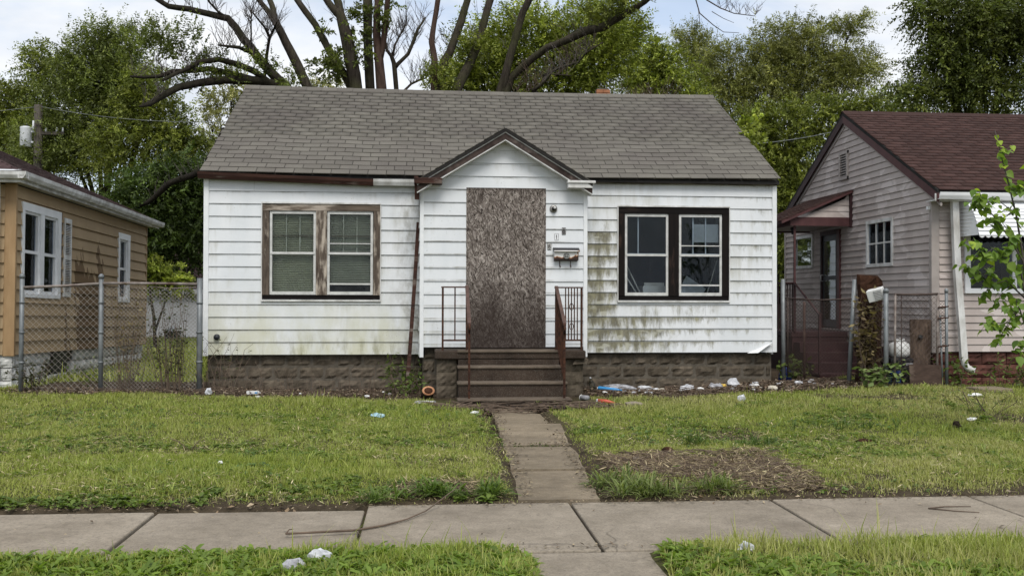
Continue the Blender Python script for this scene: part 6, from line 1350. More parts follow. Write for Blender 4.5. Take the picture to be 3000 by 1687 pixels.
with Rel(t):
    b = branch_wobble([tuple(p) for p in LOW_LIMB[0]]+[(-9.6, 29.2, 2.2, .03), (-9.9, 29.3, -.1, .03)], 5, .05); m = MB(); m.tube([p[:3] for p in b], [p[3] for p in b], 8); m.build('limb', MT['bark_dark'], t); m = MB(); m.tube([(-5.47, 27, 6.1), (-4.2, 26.6, 5.0), (-2.6, 26.3, 3.4)], [.1, .13, .2], 8); m.build('limb_root', MT['bark_dark'], t); twigs(t, LOW_LIMB, 20, (.3, .7), 9)
t = tag(empty('climbing_vine', (6.3, 19.6, .1)), 'bright green creeper poking out along the right rake of the grey roof', 'vine')
with Rel(t):
    m = MB(); m.tube([(6.05, 19.2, .0), (6.0, 19.2, 2.5), (6.02, 18.4, 4.2), (6.05, 18.8, 5.1)], [.02, .018, .012, .006], 6); m.build('stem', MT['bark_dark'], t)
    crown('foliage', t, [(6.10, 18.2, 4.75, .12, .25), (6.05, 17.6, 4.5, .12, .2), (6.05, 18.0, 4.2, .12, .4)], 900, BG, 88, leaf=(.10, .06), spray=(.15, .3), m=8)
# far hedge that closes the view beyond the yards
def hedge(name, label, x0, x1, y, h, seed, col, dens=105):
    t = tag(empty(name, ((x0+x1)/2, y, 0)), label, 'trees', kind='stuff')
    g = random.Random(seed); bl = []; x = x0
    while x < x1: bl.append((x, y+g.uniform(-.8, .8), h*g.uniform(.42, .6), g.uniform(1.3, 2.0), h*g.uniform(.36, .5))); x += 1.7
    with Rel(t): o = crown('foliage', t, bl, dens, col, seed, leaf=(.34, .15), spray=(.6, 1.3)); o['kind'] = 'stuff'
hedge('far_woods', 'dark mass of trees far behind the houses', -34, -4, 52, 7.0, 91, DG); hedge('far_woods', 'dark mass of trees far behind the taupe house', 8, 46, 54, 8.5, 92, DG)

# ---------------------------------------------------------------- grass, weeds, leaf litter
def blades(name, label, x0, x1, y0, y1, dens, hgt, wid, seed, fn=None, seg2=False, lean=.62):
    g = np.random.default_rng(seed); n = int((x1-x0)*(y1-y0)*dens)
    x = g.uniform(x0, x1, n); y = g.uniform(y0, y1, n); d = dirt(x, y)
    k = fn(x, y) if fn else np.ones(n, bool)
    cl = np.clip(.5+1.6*(vn(x, y, .8, 2)-.5), 0, 1); fine = np.clip(.5+2.0*(vn(x, y, 4.5, 3, 2)-.5), 0, 1); pat = np.clip(.5+2.2*(vn(x, y, .55, 5)-.5), 0, 1)
    k &= g.random(n) > d*.97
    x, y, d, cl, fine, pat = x[k], y[k], d[k], cl[k], fine[k], pat[k]; n = len(x); z = gz(x, y)-.004
    h = g.uniform(*hgt, n)*(.55+.6*cl)*(.6+.75*fine)*(1-.5*d)
    tall = g.random(n) < .03*cl; h = np.where(tall, h*2.1, h)
    a = g.uniform(0, 2*np.pi, n); ln = np.abs(g.normal(0, lean, n))+.12
    tip = np.stack([np.cos(a)*ln*h, np.sin(a)*ln*h, h*np.sqrt(np.maximum(.15, 1-ln**2*.5))], 1)
    sa = a+np.pi/2+g.normal(0, .5, n); sd = np.stack([np.cos(sa), np.sin(sa), np.zeros(n)], 1)*(g.uniform(.7, 1.3, n)*wid/2)[:, None]
    P = np.stack([x, y, z], 1)
    dry = np.clip(.10+.75*(pat-.38)*(.45+.55*sstep(-2, 3, x))+.16*sstep(1.5, 4.5, x)*(y < 14.5)+.30*d+.22*(fine-.5)+.20*g.normal(size=n)+.10*(y < 8.6), 0, 1)
    gr = np.array([.310, .355, .070]); yl = np.array([.52, .46, .215]); dk = np.array([.155, .222, .045])
    c = gr*(1-dry[:, None])+yl*dry[:, None]; kk = (g.random(n)*.5*(.5+.8*cl))[:, None]; c = c*(1-kk)+dk*kk
    c *= (1+.16*g.normal(size=n))[:, None]; c = np.clip(c, .012, .45)
    if seg2:
        mid = P+tip*.55-np.stack([tip[:, 0], tip[:, 1], -tip[:, 2]*.0], 1)*.2; V = np.stack([P-sd, P+sd, mid+sd*.8, mid-sd*.8, P+tip+sd*.12, P+tip-sd*.12], 1).reshape(-1, 3)
        b = np.arange(n)*6; F = np.concatenate([np.stack([b, b+1, b+2, b+3], 1), np.stack([b+3, b+2, b+4, b+5], 1)]); C = np.concatenate([c, c])
    else:
        V = np.stack([P-sd, P+sd, P+tip+sd*.18, P+tip-sd*.18], 1).reshape(-1, 3); F = np.arange(n*4).reshape(n, 4); C = c
    return tag(obj_from(name, np_mesh(name, V, F, MT['grass'], C)), label, 'grass', kind='stuff')
def on_lawn(x, y):
    ok = ~((x > .70+.022*(y-7.4)+.24*(vn(x, y, 2.2, 8)-.42)) & (x < 1.40+.05*(y-7.4)+.26*(vn(x, y, 2.2, 9)-.55)) & (y < 13.3)); ok &= ~((x > .1) & (x < 2.45) & (y > 13.6)); ok &= ~((x > -3.5) & (x < 5.8) & (y > 15.0))
    return ok & ~((x < -6.5) & (y > 15.8)) & ~((x > 7.9) & (y > 14.5)) & ~((x > -.1) & (x < 2.5) & (y > 14.9))
blades('lawn_grass', 'mown patchy lawn grass in front of the houses', -5.4, 7.2, 7.40, 9.6, 5200, (.028, .065), .0065, 101, on_lawn, True)
blades('lawn_grass', 'mown patchy lawn grass nearer the houses', -6.6, 8.6, 9.6, 12.4, 2900, (.026, .060), .0085, 102, on_lawn)
blades('lawn_grass', 'longer lawn grass below the house fronts', -8.5, 11.0, 12.4, 16.2, 1700, (.034, .078), .011, 103, on_lawn)
blades('yard_grass', 'grass in the back yard beyond the left fence', -12, -3.6, 16.2, 34, 240, (.07, .13), .03, 104, lambda x, y: ~((x < -6.5) & (y < 23.2)))
def strip(x, y): return (np.abs(x-.98) > .40+.16*(vn(x, y, 3, 8)-.5)+.25*np.maximum(0, y-5.75)) & (y < 5.90+.05*np.sin(x*4.3)+.04*np.sin(x*11))
blades('verge_grass', 'grass of the verge along the near side of the sidewalk', -3.7, 4.9, 4.7, 6.0, 3600, (.05, .11), .007, 105, strip, True)
def weeds(name, label, pts, seed, leaf=(.07, .022), nl=8, col=((.115, .185, .03), (.21, .285, .05)), tilt=(.15, .9)):
    g = np.random.default_rng(seed); n = len(pts)
    a = g.uniform(0, 2*np.pi, (n, nl)); el = g.uniform(*tilt, (n, nl)); sz = g.uniform(.6, 1.3, (n, 1))*g.uniform(.7, 1.2, (n, nl))
    d = np.stack([np.cos(a)*np.cos(el), np.sin(a)*np.cos(el), np.sin(el)], 2); sd = np.stack([-np.sin(a), np.cos(a), np.zeros_like(a)], 2)
    sd = unit(sd+g.normal(size=sd.shape)*.25); L_ = (leaf[0]*sz)[..., None]; W_ = (leaf[1]*sz)[..., None]
    P = np.array(pts)[:, None]+np.stack([g.normal(0, .008, (n, nl)), g.normal(0, .008, (n, nl)), g.uniform(0, .03, (n, nl))], 2); up = np.cross(d, sd); dr = np.array([0, 0, -1.])
    # six-point leaf: two quads, arching over
    p0 = P; p1 = P+d*L_*.35+sd*W_*.5+up*W_*.15; p2 = P+d*L_*.35-sd*W_*.5+up*W_*.15; p3 = P+d*L_*.72+sd*W_*.42+dr*L_*.10; p4 = P+d*L_*.72-sd*W_*.42+dr*L_*.10; p5 = P+d*L_+dr*L_*.28
    V = np.stack([p0, p1, p2, p3, p4, p5], 2).reshape(-1, 3); k = n*nl; b = np.arange(k)*6
    F = np.concatenate([np.stack([b, b+1, b+3, b+2], 1), np.stack([b+2, b+3, b+5, b+4], 1)])
    t = g.random((n, 1))*.6+g.random((n, nl))*.4; c = np.array(col[0])*(1-t[..., None])+np.array(col[1])*t[..., None]; c = c*(1+.2*g.normal(size=(n, nl)))[..., None]
    c = np.clip(c.reshape(-1, 3), .01, .45)
    return tag(obj_from(name, np_mesh(name, V, F, MT['grass'], np.concatenate([c, c]))), label, 'weeds', kind='stuff')
def scatter(n, x0, x1, y0, y1, seed, fn=None, dz=0.0):
    g = np.random.default_rng(seed); x = g.uniform(x0, x1, n); y = g.uniform(y0, y1, n)
    k = (fn(x, y) if fn else np.ones(n, bool)) & (g.random(n) > dirt(x, y)*.8); x, y = x[k], y[k]
    return np.stack([x, y, gz(x, y)+dz], 1)
weeds('verge_weeds', 'broad leaved green weeds covering the verge beside the kerb walk', scatter(3600, -3.9, 5.0, 4.6, 5.93, 201, lambda x, y: strip(x, y) & ((x < .9) | (np.sin(x*1.7)+np.sin(y*6+x) > -.5) & (x < 3.2))), 202, (.075, .019), 9)
weeds('sidewalk_edge_weeds', 'clover and low weeds along the back edge of the sidewalk', scatter(1500, -4.6, .55, 7.38, 7.85, 203, lambda x, y: on_lawn(x, y) & (vn(x, y, 1.1, 12) > .5+.25*(y-7.4))), 204, (.05, .024), 8, ((.08, .13, .028), (.17, .23, .045)))
weeds('lawn_weeds', 'scattered flat broad leaved weeds in the lawn', scatter(9000, -6, 7, 7.5, 13.5, 205, lambda x, y: on_lawn(x, y) & (vn(x, y, 1.3, 6) > .56)), 206, (.055, .022), 7, ((.085, .135, .028), (.19, .25, .045)), (.05, .5))
def tuft(n, cx, cy, r_, seed): g = np.random.default_rng(seed); x = g.normal(cx, r_, n); y = g.normal(cy, r_*.5, n); y = np.maximum(y, 7.36); return np.stack([x, y, gz(x, y)], 1)
weeds('lawn_tufts', 'uneven tufts of longer grass scattered over the lawn', scatter(2600, -6, 7.5, 7.6, 14.3, 220, lambda x, y: on_lawn(x, y) & (vn(x, y, 1.0, 15) > .52)), 221, (.10, .007), 9, ((.17, .23, .05), (.33, .37, .10)), (.4, 1.25))
weeds('clover_patches', 'dark clover patches in the lawn', scatter(5200, -6, 7.5, 7.5, 13.5, 222, lambda x, y: on_lawn(x, y) & (vn(x, y, .8, 16) > .62)), 223, (.032, .026), 7, ((.085, .15, .04), (.15, .225, .06)), (.1, .6))
weeds('weed_clump', 'clump of long bladed crabgrass at the walk corner, left of the walk', np.concatenate([tuft(36, .05, 7.62, .10, 1), tuft(26, .50, 7.58, .07, 2), tuft(12, -.36, 7.45, .06, 3)]), 207, (.17, .012), 9, ((.08, .14, .03), (.16, .22, .05)), (.2, 1.2))
weeds('weed_clump', 'clump of long pale crabgrass at the walk corner, right of the walk', np.concatenate([tuft(55, 1.75, 7.55, .13, 4), tuft(20, 1.5, 7.9, .1, 5), tuft(22, 2.25, 7.6, .1, 6)]), 208, (.19, .009), 10, ((.10, .15, .04), (.22, .25, .08)), (.2, 1.25))
weeds('weed_clump', 'taller tufts of dark grass in the middle of the right lawn', np.concatenate([tuft(14, 2.75, 9.75, .1, 7), tuft(16, 3.35, 9.6, .1, 8), tuft(14, 4.6, 10.6, .25, 9)]), 209, (.16, .008), 9, ((.05, .09, .02), (.10, .15, .03)), (.5, 1.3))
weeds('weed_clump', 'grass sprouting from the joint in the front walk', np.concatenate([tuft(30, 1.15, 10.1, .2, 10)*np.array([1, 1, 1]), tuft(6, .98, 11.5, .05, 11)]), 210, (.07, .006), 7, ((.06, .09, .02), (.13, .17, .04)), (.4, 1.2))

def litter(name, label, pts, seed, size=(.03, .09), asp=(.35, .8), cols=((.055, .035, .022), (.15, .10, .065), (.25, .20, .14)), flat=.35):
    g = np.random.default_rng(seed); n = len(pts); a = g.uniform(0, 2*np.pi, n); el = g.normal(0, flat, n)
    d = np.stack([np.cos(a)*np.cos(el), np.sin(a)*np.cos(el), np.sin(el)], 1); sd = unit(np.stack([-np.sin(a), np.cos(a), g.normal(0, flat, n)], 1)); l = g.uniform(*size, n)
    V, F = leaf_quads(np.array(pts), d, sd, l, l*g.uniform(*asp, n)); t = g.random(n); C = np.array(cols)[g.integers(0, len(cols), n)]*(.7+.6*t)[:, None]
    return tag(obj_from(name, np_mesh(name, V, F, MT['litter'], C)), label, 'debris', kind='stuff')
def spots(n, x0, x1, y0, y1, seed, pile=.0): g = np.random.default_rng(seed); x = g.uniform(x0, x1, n); y = g.uniform(y0, y1, n); return np.stack([x, y, gz(x, y)+.006+pile*g.random(n)], 1)
litter('grass_clippings', 'pale dry clippings lying through the lawn', (lambda a: a[on_lawn(a[:, 0], a[:, 1]) & (vn(a[:, 0], a[:, 1], .9, 7) > .42)])(np.concatenate([spots(16000, -5.6, 7.4, 7.45, 10.5, 330, .035), spots(9000, -7, 9, 10.5, 14.5, 331, .05)])), 332, (.03, .09), (.05, .14), cols=((.36, .30, .16), (.26, .21, .11), (.44, .38, .22)), flat=.25)
def on_slab(n, seed):
    g = np.random.default_rng(seed); y = g.uniform(7.45, 13.3, n); e = g.random(n) < .5; t = np.abs(g.normal(0, .07, n))
    x = np.where(e, .73+.022*(y-7.4)+t, 1.36+.045*(y-7.4)-t); return np.stack([x, y, np.full(n, .034)], 1)
litter('walk_debris', 'bits of soil, straw and dead leaf along the edges of the front walk', np.concatenate([on_slab(1300, 333), np.stack([np.random.default_rng(3).uniform(.85, 1.5, 120), np.random.default_rng(4).normal(10.1, .05, 120), np.full(120, .036)], 1)]), 334, (.012, .05), (.12, .6), cols=((.05, .035, .022), (.12, .085, .05), (.25, .20, .12)), flat=.25)
litter('sidewalk_debris', 'straw, soil crumbs and seeds strewn along both edges of the sidewalk', (lambda g: np.concatenate([np.stack([g.uniform(-4.5, 6.5, 1100), 7.34-np.abs(g.normal(0, .05, 1100)), np.full(1100, .012)], 1), np.stack([g.uniform(-3.6, 4.9, 900), 5.97+np.abs(g.normal(0, .06, 900)), np.full(900, .012)], 1), np.stack([g.uniform(-4.5, 6.5, 160), g.uniform(6.05, 7.25, 160), np.full(160, .012)], 1)]))(np.random.default_rng(8)), 335, (.01, .045), (.1, .5), cols=((.07, .05, .03), (.14, .10, .06), (.30, .24, .15)), flat=.2)
def stick_mess(name, label, n, x0, x1, y0, y1, seed, ln=(.1, .5), pile=.05, r=.004, mat='stick'):
    g = random.Random(seed); m = MB()
    for _ in range(n):
        x, y = g.uniform(x0, x1), g.uniform(y0, y1); a = g.gauss(0, .7)+(math.pi if g.random() < .5 else 0); l = g.uniform(*ln); z = float(gz(x, y))+g.uniform(.004, pile); e = g.uniform(-.04, .12)
        p = Vector((x, y, z)); q = p+Vector((math.cos(a)*l, math.sin(a)*l*.7, e*l)); q.z = max(q.z, float(gz(q.x, q.y))+.004); md = p.lerp(q, .5)+Vector((0, g.uniform(-.04, .04), g.uniform(0, .02)))
        m.tube([p, md, q], [r*g.uniform(.7, 1.6), r, r*.6], 4, False)
    o = m.build(name, MT[mat]); return tag(o, label, 'twigs', kind='stuff')
litter('leaf_litter', 'brown leaf litter along the right foundation of the white house', np.concatenate([spots(5200, 2.5, 5.9, 14.75, 15.8, 301, .03), spots(3000, 5.0, 6.9, 14.3, 15.9, 302, .05)]), 310, (.018, .06))
litter('leaf_litter', 'brown leaf litter along the left foundation of the white house', spots(2800, -3.5, .3, 14.7, 15.8, 303, .03), 311, (.018, .055))
litter('leaf_litter', 'dead leaves under the chain link fence by the tan house', np.concatenate([spots(1700, -5.6, -3.5, 14.7, 15.8, 304, .04), spots(900, -6.4, -5.4, 15.0, 15.8, 305, .02)]), 312, (.02, .06))
litter('leaf_litter', 'dark leaf mulch at the foot of the concrete steps', spots(1700, .1, 2.6, 12.9, 13.65, 306, .012), 313, cols=((.03, .02, .014), (.07, .045, .03), (.12, .085, .055)))
litter('leaf_litter', 'dry leaves gathered along the back edge of the sidewalk', np.concatenate([spots(60, -4, 5, 7.30, 7.46, 307), spots(26, -1.75, -.9, 7.26, 7.42, 308), spots(30, .8, 3.2, 7.3, 7.5, 309)]), 314, (.03, .07), cols=((.20, .14, .08), (.10, .065, .04), (.33, .26, .17)))
litter('dead_thatch', 'straw coloured dead grass lying right of the front walk', (lambda a: a[dirt(a[:, 0], a[:, 1])+.25*(vn(a[:, 0], a[:, 1], 4, 14)-.5) > .35])(np.concatenate([spots(11000, 1.65, 3.25, 7.6, 9.3, 315, .03), spots(3500, 1.6, 3.7, 8.4, 9.7, 317, .03), spots(1600, -.6, .6, 7.5, 8.3, 318, .02)])), 316, (.04, .13), (.05, .11), cols=((.25, .19, .105), (.38, .31, .18), (.13, .09, .05)), flat=.2)
stick_mess('stick_litter', 'brown dead grass stalks lying right of the front walk', 1100, 1.65, 3.3, 7.55, 9.3, 320, (.06, .22), .04, .0026)
stick_mess('stick_litter', 'tangle of dead twigs at the foot of the concrete steps', 210, .25, 2.5, 12.95, 13.6, 321, (.15, .6), .045, .005)
stick_mess('stick_litter', 'twigs scattered on the dirt along the right foundation', 230, 2.5, 6.8, 14.6, 15.7, 322, (.12, .5), .07, .0045)
stick_mess('stick_litter', 'twigs scattered along the left foundation and fence', 150, -6.0, 0, 14.7, 15.6, 323, (.1, .45), .06, .004)
g_ = random.Random(5); m = MB()
for _ in range(110):
    x = g_.uniform(-3.3, .3); y = g_.uniform(14.7, 15.6); h = g_.uniform(.15, .5); z = float(gz(x, y)); m.tube([(x, y, z-.02), (x+g_.uniform(-.06, .06), y, z+h*.6), (x+g_.uniform(-.16, .16), y, z+h)], [.004, .003, .0015], 4, False)
tag(m.build('dead_stalks', MT['stick']), 'thin upright dead weed stalks before the left foundation of the white house', 'weeds', kind='stuff')
# shrubs, vines and tall weeds as single plants
def plant(name, label, cat, base, stems, leaf, nleaf, mat_l, mat_s, seed, h, spread, group=None):
    t = tag(empty(name, base), label, cat, group); g = np.random.default_rng(seed); m = MB(); P = []; D = []
    for s in range(stems):
        a = g.uniform(0, 2*np.pi); b0 = np.array([g.normal(0, spread*.25), g.normal(0, spread*.2), -.02]); e = b0+np.array([np.cos(a)*spread*g.uniform(.3, 1), np.sin(a)*spread*.6*g.uniform(.3, 1), h*g.uniform(.55, 1.05)]); md = (b0+e)/2+np.array([g.normal(0, .06), g.normal(0, .05), h*.1])
        m.tube([tuple(b0), tuple(b0*.6+md*.4+g.normal(0, .03, 3)), tuple(md), tuple(md*.5+e*.5+g.normal(0, .04, 3)), tuple(e)], [.005, .0045, .004, .003, .002], 4, False)
        for k in range(nleaf):
            u = g.uniform(.2, 1.0); q = (1-u)**2*b0+2*u*(1-u)*md+u*u*e; P.append(q+g.normal(0, .03, 3)); D.append(unit(g.normal(size=3)*np.array([1, 1, .5])+np.array([0, -.3, .1])))
    m.build('stem', MT[mat_s], t)
    P = np.array(P); D = np.array(D); S_ = unit(np.cross(D, g.normal(size=D.shape)*.5+np.array([0, 0, 1.]))); l = g.uniform(.6, 1.3, len(P))*leaf[0]
    V, F = leaf_quads(P, D, S_, l, l*leaf[1]/leaf[0]); tt = g.random(len(P)); c0, c1 = {'weed': ((.06, .10, .02), (.15, .19, .045)), 'dead': ((.10, .07, .035), (.26, .21, .10)), 'dark': ((.03, .04, .015), (.08, .08, .03)), 'pale': ((.13, .19, .06), (.22, .28, .10))}[mat_l]
    o = obj_from('foliage', np_mesh('foliage', V, F, MT['leaf'], np.array(c0)*(1-tt[:, None])+np.array(c1)*tt[:, None]), t); o['kind'] = 'stuff'; return t
plant('dead_shrub', 'thorny half dead shrub at the left corner of the white house foundation', 'shrub', (-3.2, 15.35, .08), 16, (.045, .022), 10, 'dark', 'stick', 401, .95, .5)
plant('tall_weed', 'tall yellow green weed by the foot of the leaning brown downspout', 'weed', (-.42, 15.35, .08), 12, (.10, .03), 16, 'weed', 'stick', 402, .62, .4)
plant('tall_weed', 'low leafy vine beside the cut log at the left of the steps', 'weed', (-.35, 14.95, .06), 12, (.07, .045), 14, 'weed', 'stick', 403, .32, .55)
plant('dead_vine', 'withered brown vine hanging on the fence before the air conditioner', 'vine', (6.9, 14.75, .2), 26, (.11, .06), 14, 'dead', 'stick', 404, 1.45, .3)
plant('weed_bush', 'pale round leaved weed bush at the foot of the leaning grey post', 'weed', (6.92, 14.35, .2), 16, (.10, .08), 11, 'pale', 'stick', 405, .42, .3)
plant('weed_bush', 'green weeds behind the gate post beside the white downspout', 'weed', (8.12, 14.32, .2), 10, (.10, .055), 12, 'weed', 'stick', 406, .5, .28)
plant('weed_bush', 'green weeds in the shade beside the right corner of the white house', 'weed', (6.2, 15.95, .15), 10, (.10, .06), 12, 'weed', 'stick', 407, .5, .3)
plant('weed_bush', 'yellow leaved weeds along the red block foundation under the sapling', 'weed', (9.0, 14.2, .2), 14, (.09, .035), 14, 'weed', 'stick', 408, .55, .55)
plant('fence_vine', 'brown vine tangled in the chain link beside the white house corner', 'vine', (-3.85, 15.15, .1), 34, (.055, .03), 14, 'dark', 'stick', 409, 1.65, .35)
plant('fence_vine', 'dead creeper on the chain link in front of the small tan house window', 'vine', (-4.5, 15.28, .1), 30, (.055, .03), 13, 'dead', 'stick', 410, 1.65, .4)
plant('ivy', 'dark ivy at the first fence post before the white painted foundation', 'vine', (-5.95, 15.35, .1), 16, (.06, .04), 14, 'dark', 'stick', 411, .6, .4)
plant('weed_bush', 'weeds growing along the white painted foundation inside the fence', 'weed', (-5.1, 15.7, .1), 14, (.06, .03), 14, 'weed', 'stick', 412, .5, .5)
plant('weed_bush', 'low weeds under the right end of the sapling on the lawn', 'weed', (7.0, 11.6, .1), 12, (.05, .02), 12, 'weed', 'stick', 413, .4, .5)

# ---------------------------------------------------------------- sapling with large leaves at the right edge
sap = tag(empty('sapling', (6.35, 9.8, 0)), 'young sapling with large bright green heart shaped leaves before the taupe house', 'sapling')
def leaf_mesh(name, mat, l=.11, w=.085):
    m = MB(); pr = [(0, 0), (.12, .40), (.35, .5), (.6, .38), (.82, .16), (1, 0)]
    vs = [(t*l, 0, -.02*l*math.sin(t*3.1)-.22*l*t*t) for t, _ in pr]; k = len(pr)
    vs += [(t*l, q*w, .10*w*(q*2)-.22*l*t*t) for t, q in pr[1:-1]]+[(t*l, -q*w, .10*w*(q*2)-.22*l*t*t) for t, q in pr[1:-1]]
    L0 = k; R0 = k+len(pr)-2; fs = [(0, 1, L0), (0, R0, 1)]
    for i in range(1, k-2): fs += [(i, i+1, L0+i, L0+i-1), (i, R0+i-1, R0+i, i+1)]
    fs += [(k-2, k-1, L0+k-3), (k-2, R0+k-3, k-1)]; m.add(vs, fs, True); return m.mesh(name, mat)
lm = [leaf_mesh('leaf_a', MT['sap_leaf']), leaf_mesh('leaf_b', MT['sap_leaf'], .095, .08), leaf_mesh('leaf_c', MT['sap_leaf'], .075, .055)]; lt = [leaf_mesh('leaf_tip', MT['sap_tip'], .085, .07)]
SAP = [
 [(6.35, 9.8, 0, .022), (6.42, 9.8, .9, .018), (6.36, 9.8, 1.6, .014), (6.2, 9.78, 2.45, .01), (6.07, 9.76, 2.9, .007), (5.95, 9.75, 3.33, .003)],
 [(6.40, 9.8, 1.2, .014), (6.24, 9.72, 1.95, .01), (6.02, 9.68, 2.25, .007), (5.82, 9.65, 2.48, .005), (5.64, 9.62, 2.66, .003)],
 [(6.40, 9.8, 1.1, .012), (6.2, 9.7, 1.85, .009), (5.96, 9.65, 2.0, .006), (5.75, 9.62, 2.02, .004), (5.58, 9.6, 1.96, .002)],
 [(6.41, 9.8, .8, .011), (6.25, 9.65, 1.35, .008), (6.08, 9.6, 1.38, .005), (5.93, 9.58, 1.2, .004), (5.86, 9.57, 1.08, .002)],
 [(6.40, 9.8, 1.3, .012), (6.5, 9.75, 2.1, .009), (6.42, 9.7, 2.6, .006), (6.30, 9.68, 2.95, .003)],
 [(6.38, 9.8, 1.5, .010), (6.16, 9.9, 1.75, .007), (6.02, 9.95, 1.7, .005), (5.9, 9.95, 1.55, .002)],
 [(6.40, 9.8, 1.0, .010), (6.28, 9.9, 1.55, .007), (6.12, 9.9, 1.62, .004), (6.0, 9.9, 1.45, .002)],
 [(6.40, 9.8, .95, .010), (6.6, 9.7, 1.5, .007), (6.75, 9.7, 1.9, .004), (6.8, 9.7, 2.3, .002)],
 [(6.36, 9.8, 1.75, .009), (6.22, 9.85, 2.2, .006), (6.1, 9.85, 2.35, .004), (5.98, 9.85, 2.3, .002)],
 [(6.3, 9.8, 2.05, .009), (6.42, 9.8, 2.5, .006), (6.5, 9.8, 2.9, .003)],
 [(6.41, 9.8, .6, .009), (6.3, 9.7, 1.0, .006), (6.2, 9.68, 1.12, .004), (6.16, 9.68, .95, .002)],
]
g_ = random.Random(17)
for br in list(SAP[:6]):                       # side shoots
    for k in (1, 2, 3, 2, 1):
        a = br[min(k+1, len(br)-2)]; SAP.append([(a[0], a[1], a[2], .006), (a[0]-.08+g_.uniform(-.14, .14), a[1]+g_.uniform(-.1, .1), a[2]+.10+g_.uniform(-.05, .1), .004), (a[0]-.13+g_.uniform(-.22, .22), a[1]+g_.uniform(-.15, .15), a[2]+.12+g_.uniform(-.2, .15), .002)])
with Rel(sap):
    for bi, br in enumerate(SAP):
        m = MB(); m.tube([p[:3] for p in br], [p[3] for p in br], 6); m.build('stem' if bi == 0 else 'branch', MT['twig'], sap)
        nl = (26 if len(br) > 3 else 10) if bi else 38
        for k in range(nl):
            u = (.30 if bi == 0 else .22)+(.78 if bi else .70)*(k+.5)/nl; u = min(u, .999); f = u*(len(br)-1); i = int(f); t_ = f-i
            p = Vector([br[i][c]+(br[i+1][c]-br[i][c])*t_ for c in range(3)])
            me = lt[0] if (bi == 0 and k > 27) or (bi and k == nl-1 and g_.random() < .6) else g_.choice(lm)
            a = g_.uniform(0, 2*math.pi); o = obj_from('leaf', me, sap, p+Vector((g_.gauss(0, .02), g_.gauss(0, .02), g_.gauss(0, .02))), (g_.gauss(0, .5), g_.uniform(.1, 1.0), a)); q = g_.uniform(.7, 1.15); o.scale = (q, q, q)

# ---------------------------------------------------------------- litter, one object each
def at(x, y, dz=0.0): return (x, y, float(gz(x, y))+dz)
LIT = [
 ('plastic_bag', 'crumpled white plastic bag highest on the debris near the right corner of the foundation', 'bag', 'bag', (4.95, 15.45), (.10, .07, .10)),
 ('plastic_bag', 'bright white plastic bag lying flat before the middle of the right foundation', 'bag', 'bag', (4.15, 15.25), (.15, .07, .06)),
 ('plastic_bag', 'small white bag scrap nearest the porch on the right foundation debris', 'bag', 'bag', (3.5, 15.45), (.11, .06, .05)),
 ('plastic_bag', 'pale grey bag beside the yellow wrapper', 'bag', 'bag_grey', (4.62, 15.3), (.12, .07, .06)),
 ('plastic_bag', 'tangle of grey and black plastic sheeting against the right foundation near the porch', 'bag', 'bag_grey', (3.05, 15.4), (.26, .12, .07)),
 ('plastic_bag', 'clear pale plastic wrapping on the grass below the cut log', 'bag', 'bag', (-.02, 13.95), (.15, .06, .03)),
 ('plastic_bag', 'round white plastic scrap alone in the long grass of the right lawn', 'bag', 'bag', (4.47, 13.55), (.06, .05, .07)),
 ('plastic_bag', 'white torn bag in the weeds of the verge left of the kerb walk', 'bag', 'bag', (-.60, 5.62), (.075, .035, .05)),
 ('plastic_bag', 'grey crumpled bag in the verge weeds at the bottom edge', 'bag', 'bag_grey', (-.72, 5.42), (.07, .05, .05)),
 ('plastic_bag', 'small twisted white bag in the verge right of the kerb walk', 'bag', 'bag', (1.88, 5.62), (.05, .025, .045)),
 ('plastic_bag', 'small white bag scrap in the grass at the left corner of the white house', 'bag', 'bag', (-3.18, 14.62), (.05, .04, .07)),
 ('plastic_bag', 'light blue plastic scrap on the left lawn below the downspout', 'bag', 'blue_pale', (-.61, 12.35), (.10, .05, .035)),
 ('paper_scrap', 'flat white paper on the lawn beside the sapling', 'paper', 'paper', (6.48, 11.1), (.08, .05, .02)),
 ('paper_scrap', 'white polystyrene piece on the grass before the downspout mouth', 'paper', 'paper', (7.62, 13.0), (.12, .05, .03)),
 ('paper_scrap', 'pale paper scrap in the leaf pile before the maroon stoop', 'paper', 'bag', (5.95, 15.2), (.08, .05, .04)),
 ('paper_scrap', 'beige paper scrap at the edge of the leaf pile by the house corner', 'paper', 'card', (5.35, 14.7), (.08, .05, .05)),
 ('yellow_wrapper', 'small yellow wrapper among the bags by the right foundation', 'wrapper', 'yellow', (4.78, 15.4), (.05, .04, .04)),
 ('paper_scrap', 'tiny white scrap in the middle of the left lawn', 'paper', 'paper', (-1.83, 8.9), (.022, .012, .02)),
 ('paper_scrap', 'white scrap on the edge of the front walk below the twigs', 'paper', 'paper', (.62, 12.6), (.07, .03, .02)),
 ('stone', 'pale flat stone in the dry grass right of the steps', 'stone', 'walk', (2.88, 13.3), (.14, .08, .05)),
 ('stone', 'half buried pale brick in the dead patch right of the walk', 'stone', 'walk', (1.93, 8.85), (.07, .04, .025)),
 ('rotten_wood', 'reddish rotten wood lump on the right lawn', 'wood', 'rot_wood', (4.54, 9.8), (.10, .035, .03)),
 ('rotten_wood', 'dark red rotten wood lump on the edge of the dead patch', 'wood', 'rot_wood', (2.35, 9.35), (.06, .04, .03)),
 ('dirt_clod', 'dark clod of earth standing on the lawn left of the sapling', 'clod', 'log_bark', (6.0, 10.6), (.05, .04, .06)),
]
MT['blue_pale'] = m_plain('pale_blue_plastic', (.25, .45, .60), (.45, .62, .72), 12, .45)
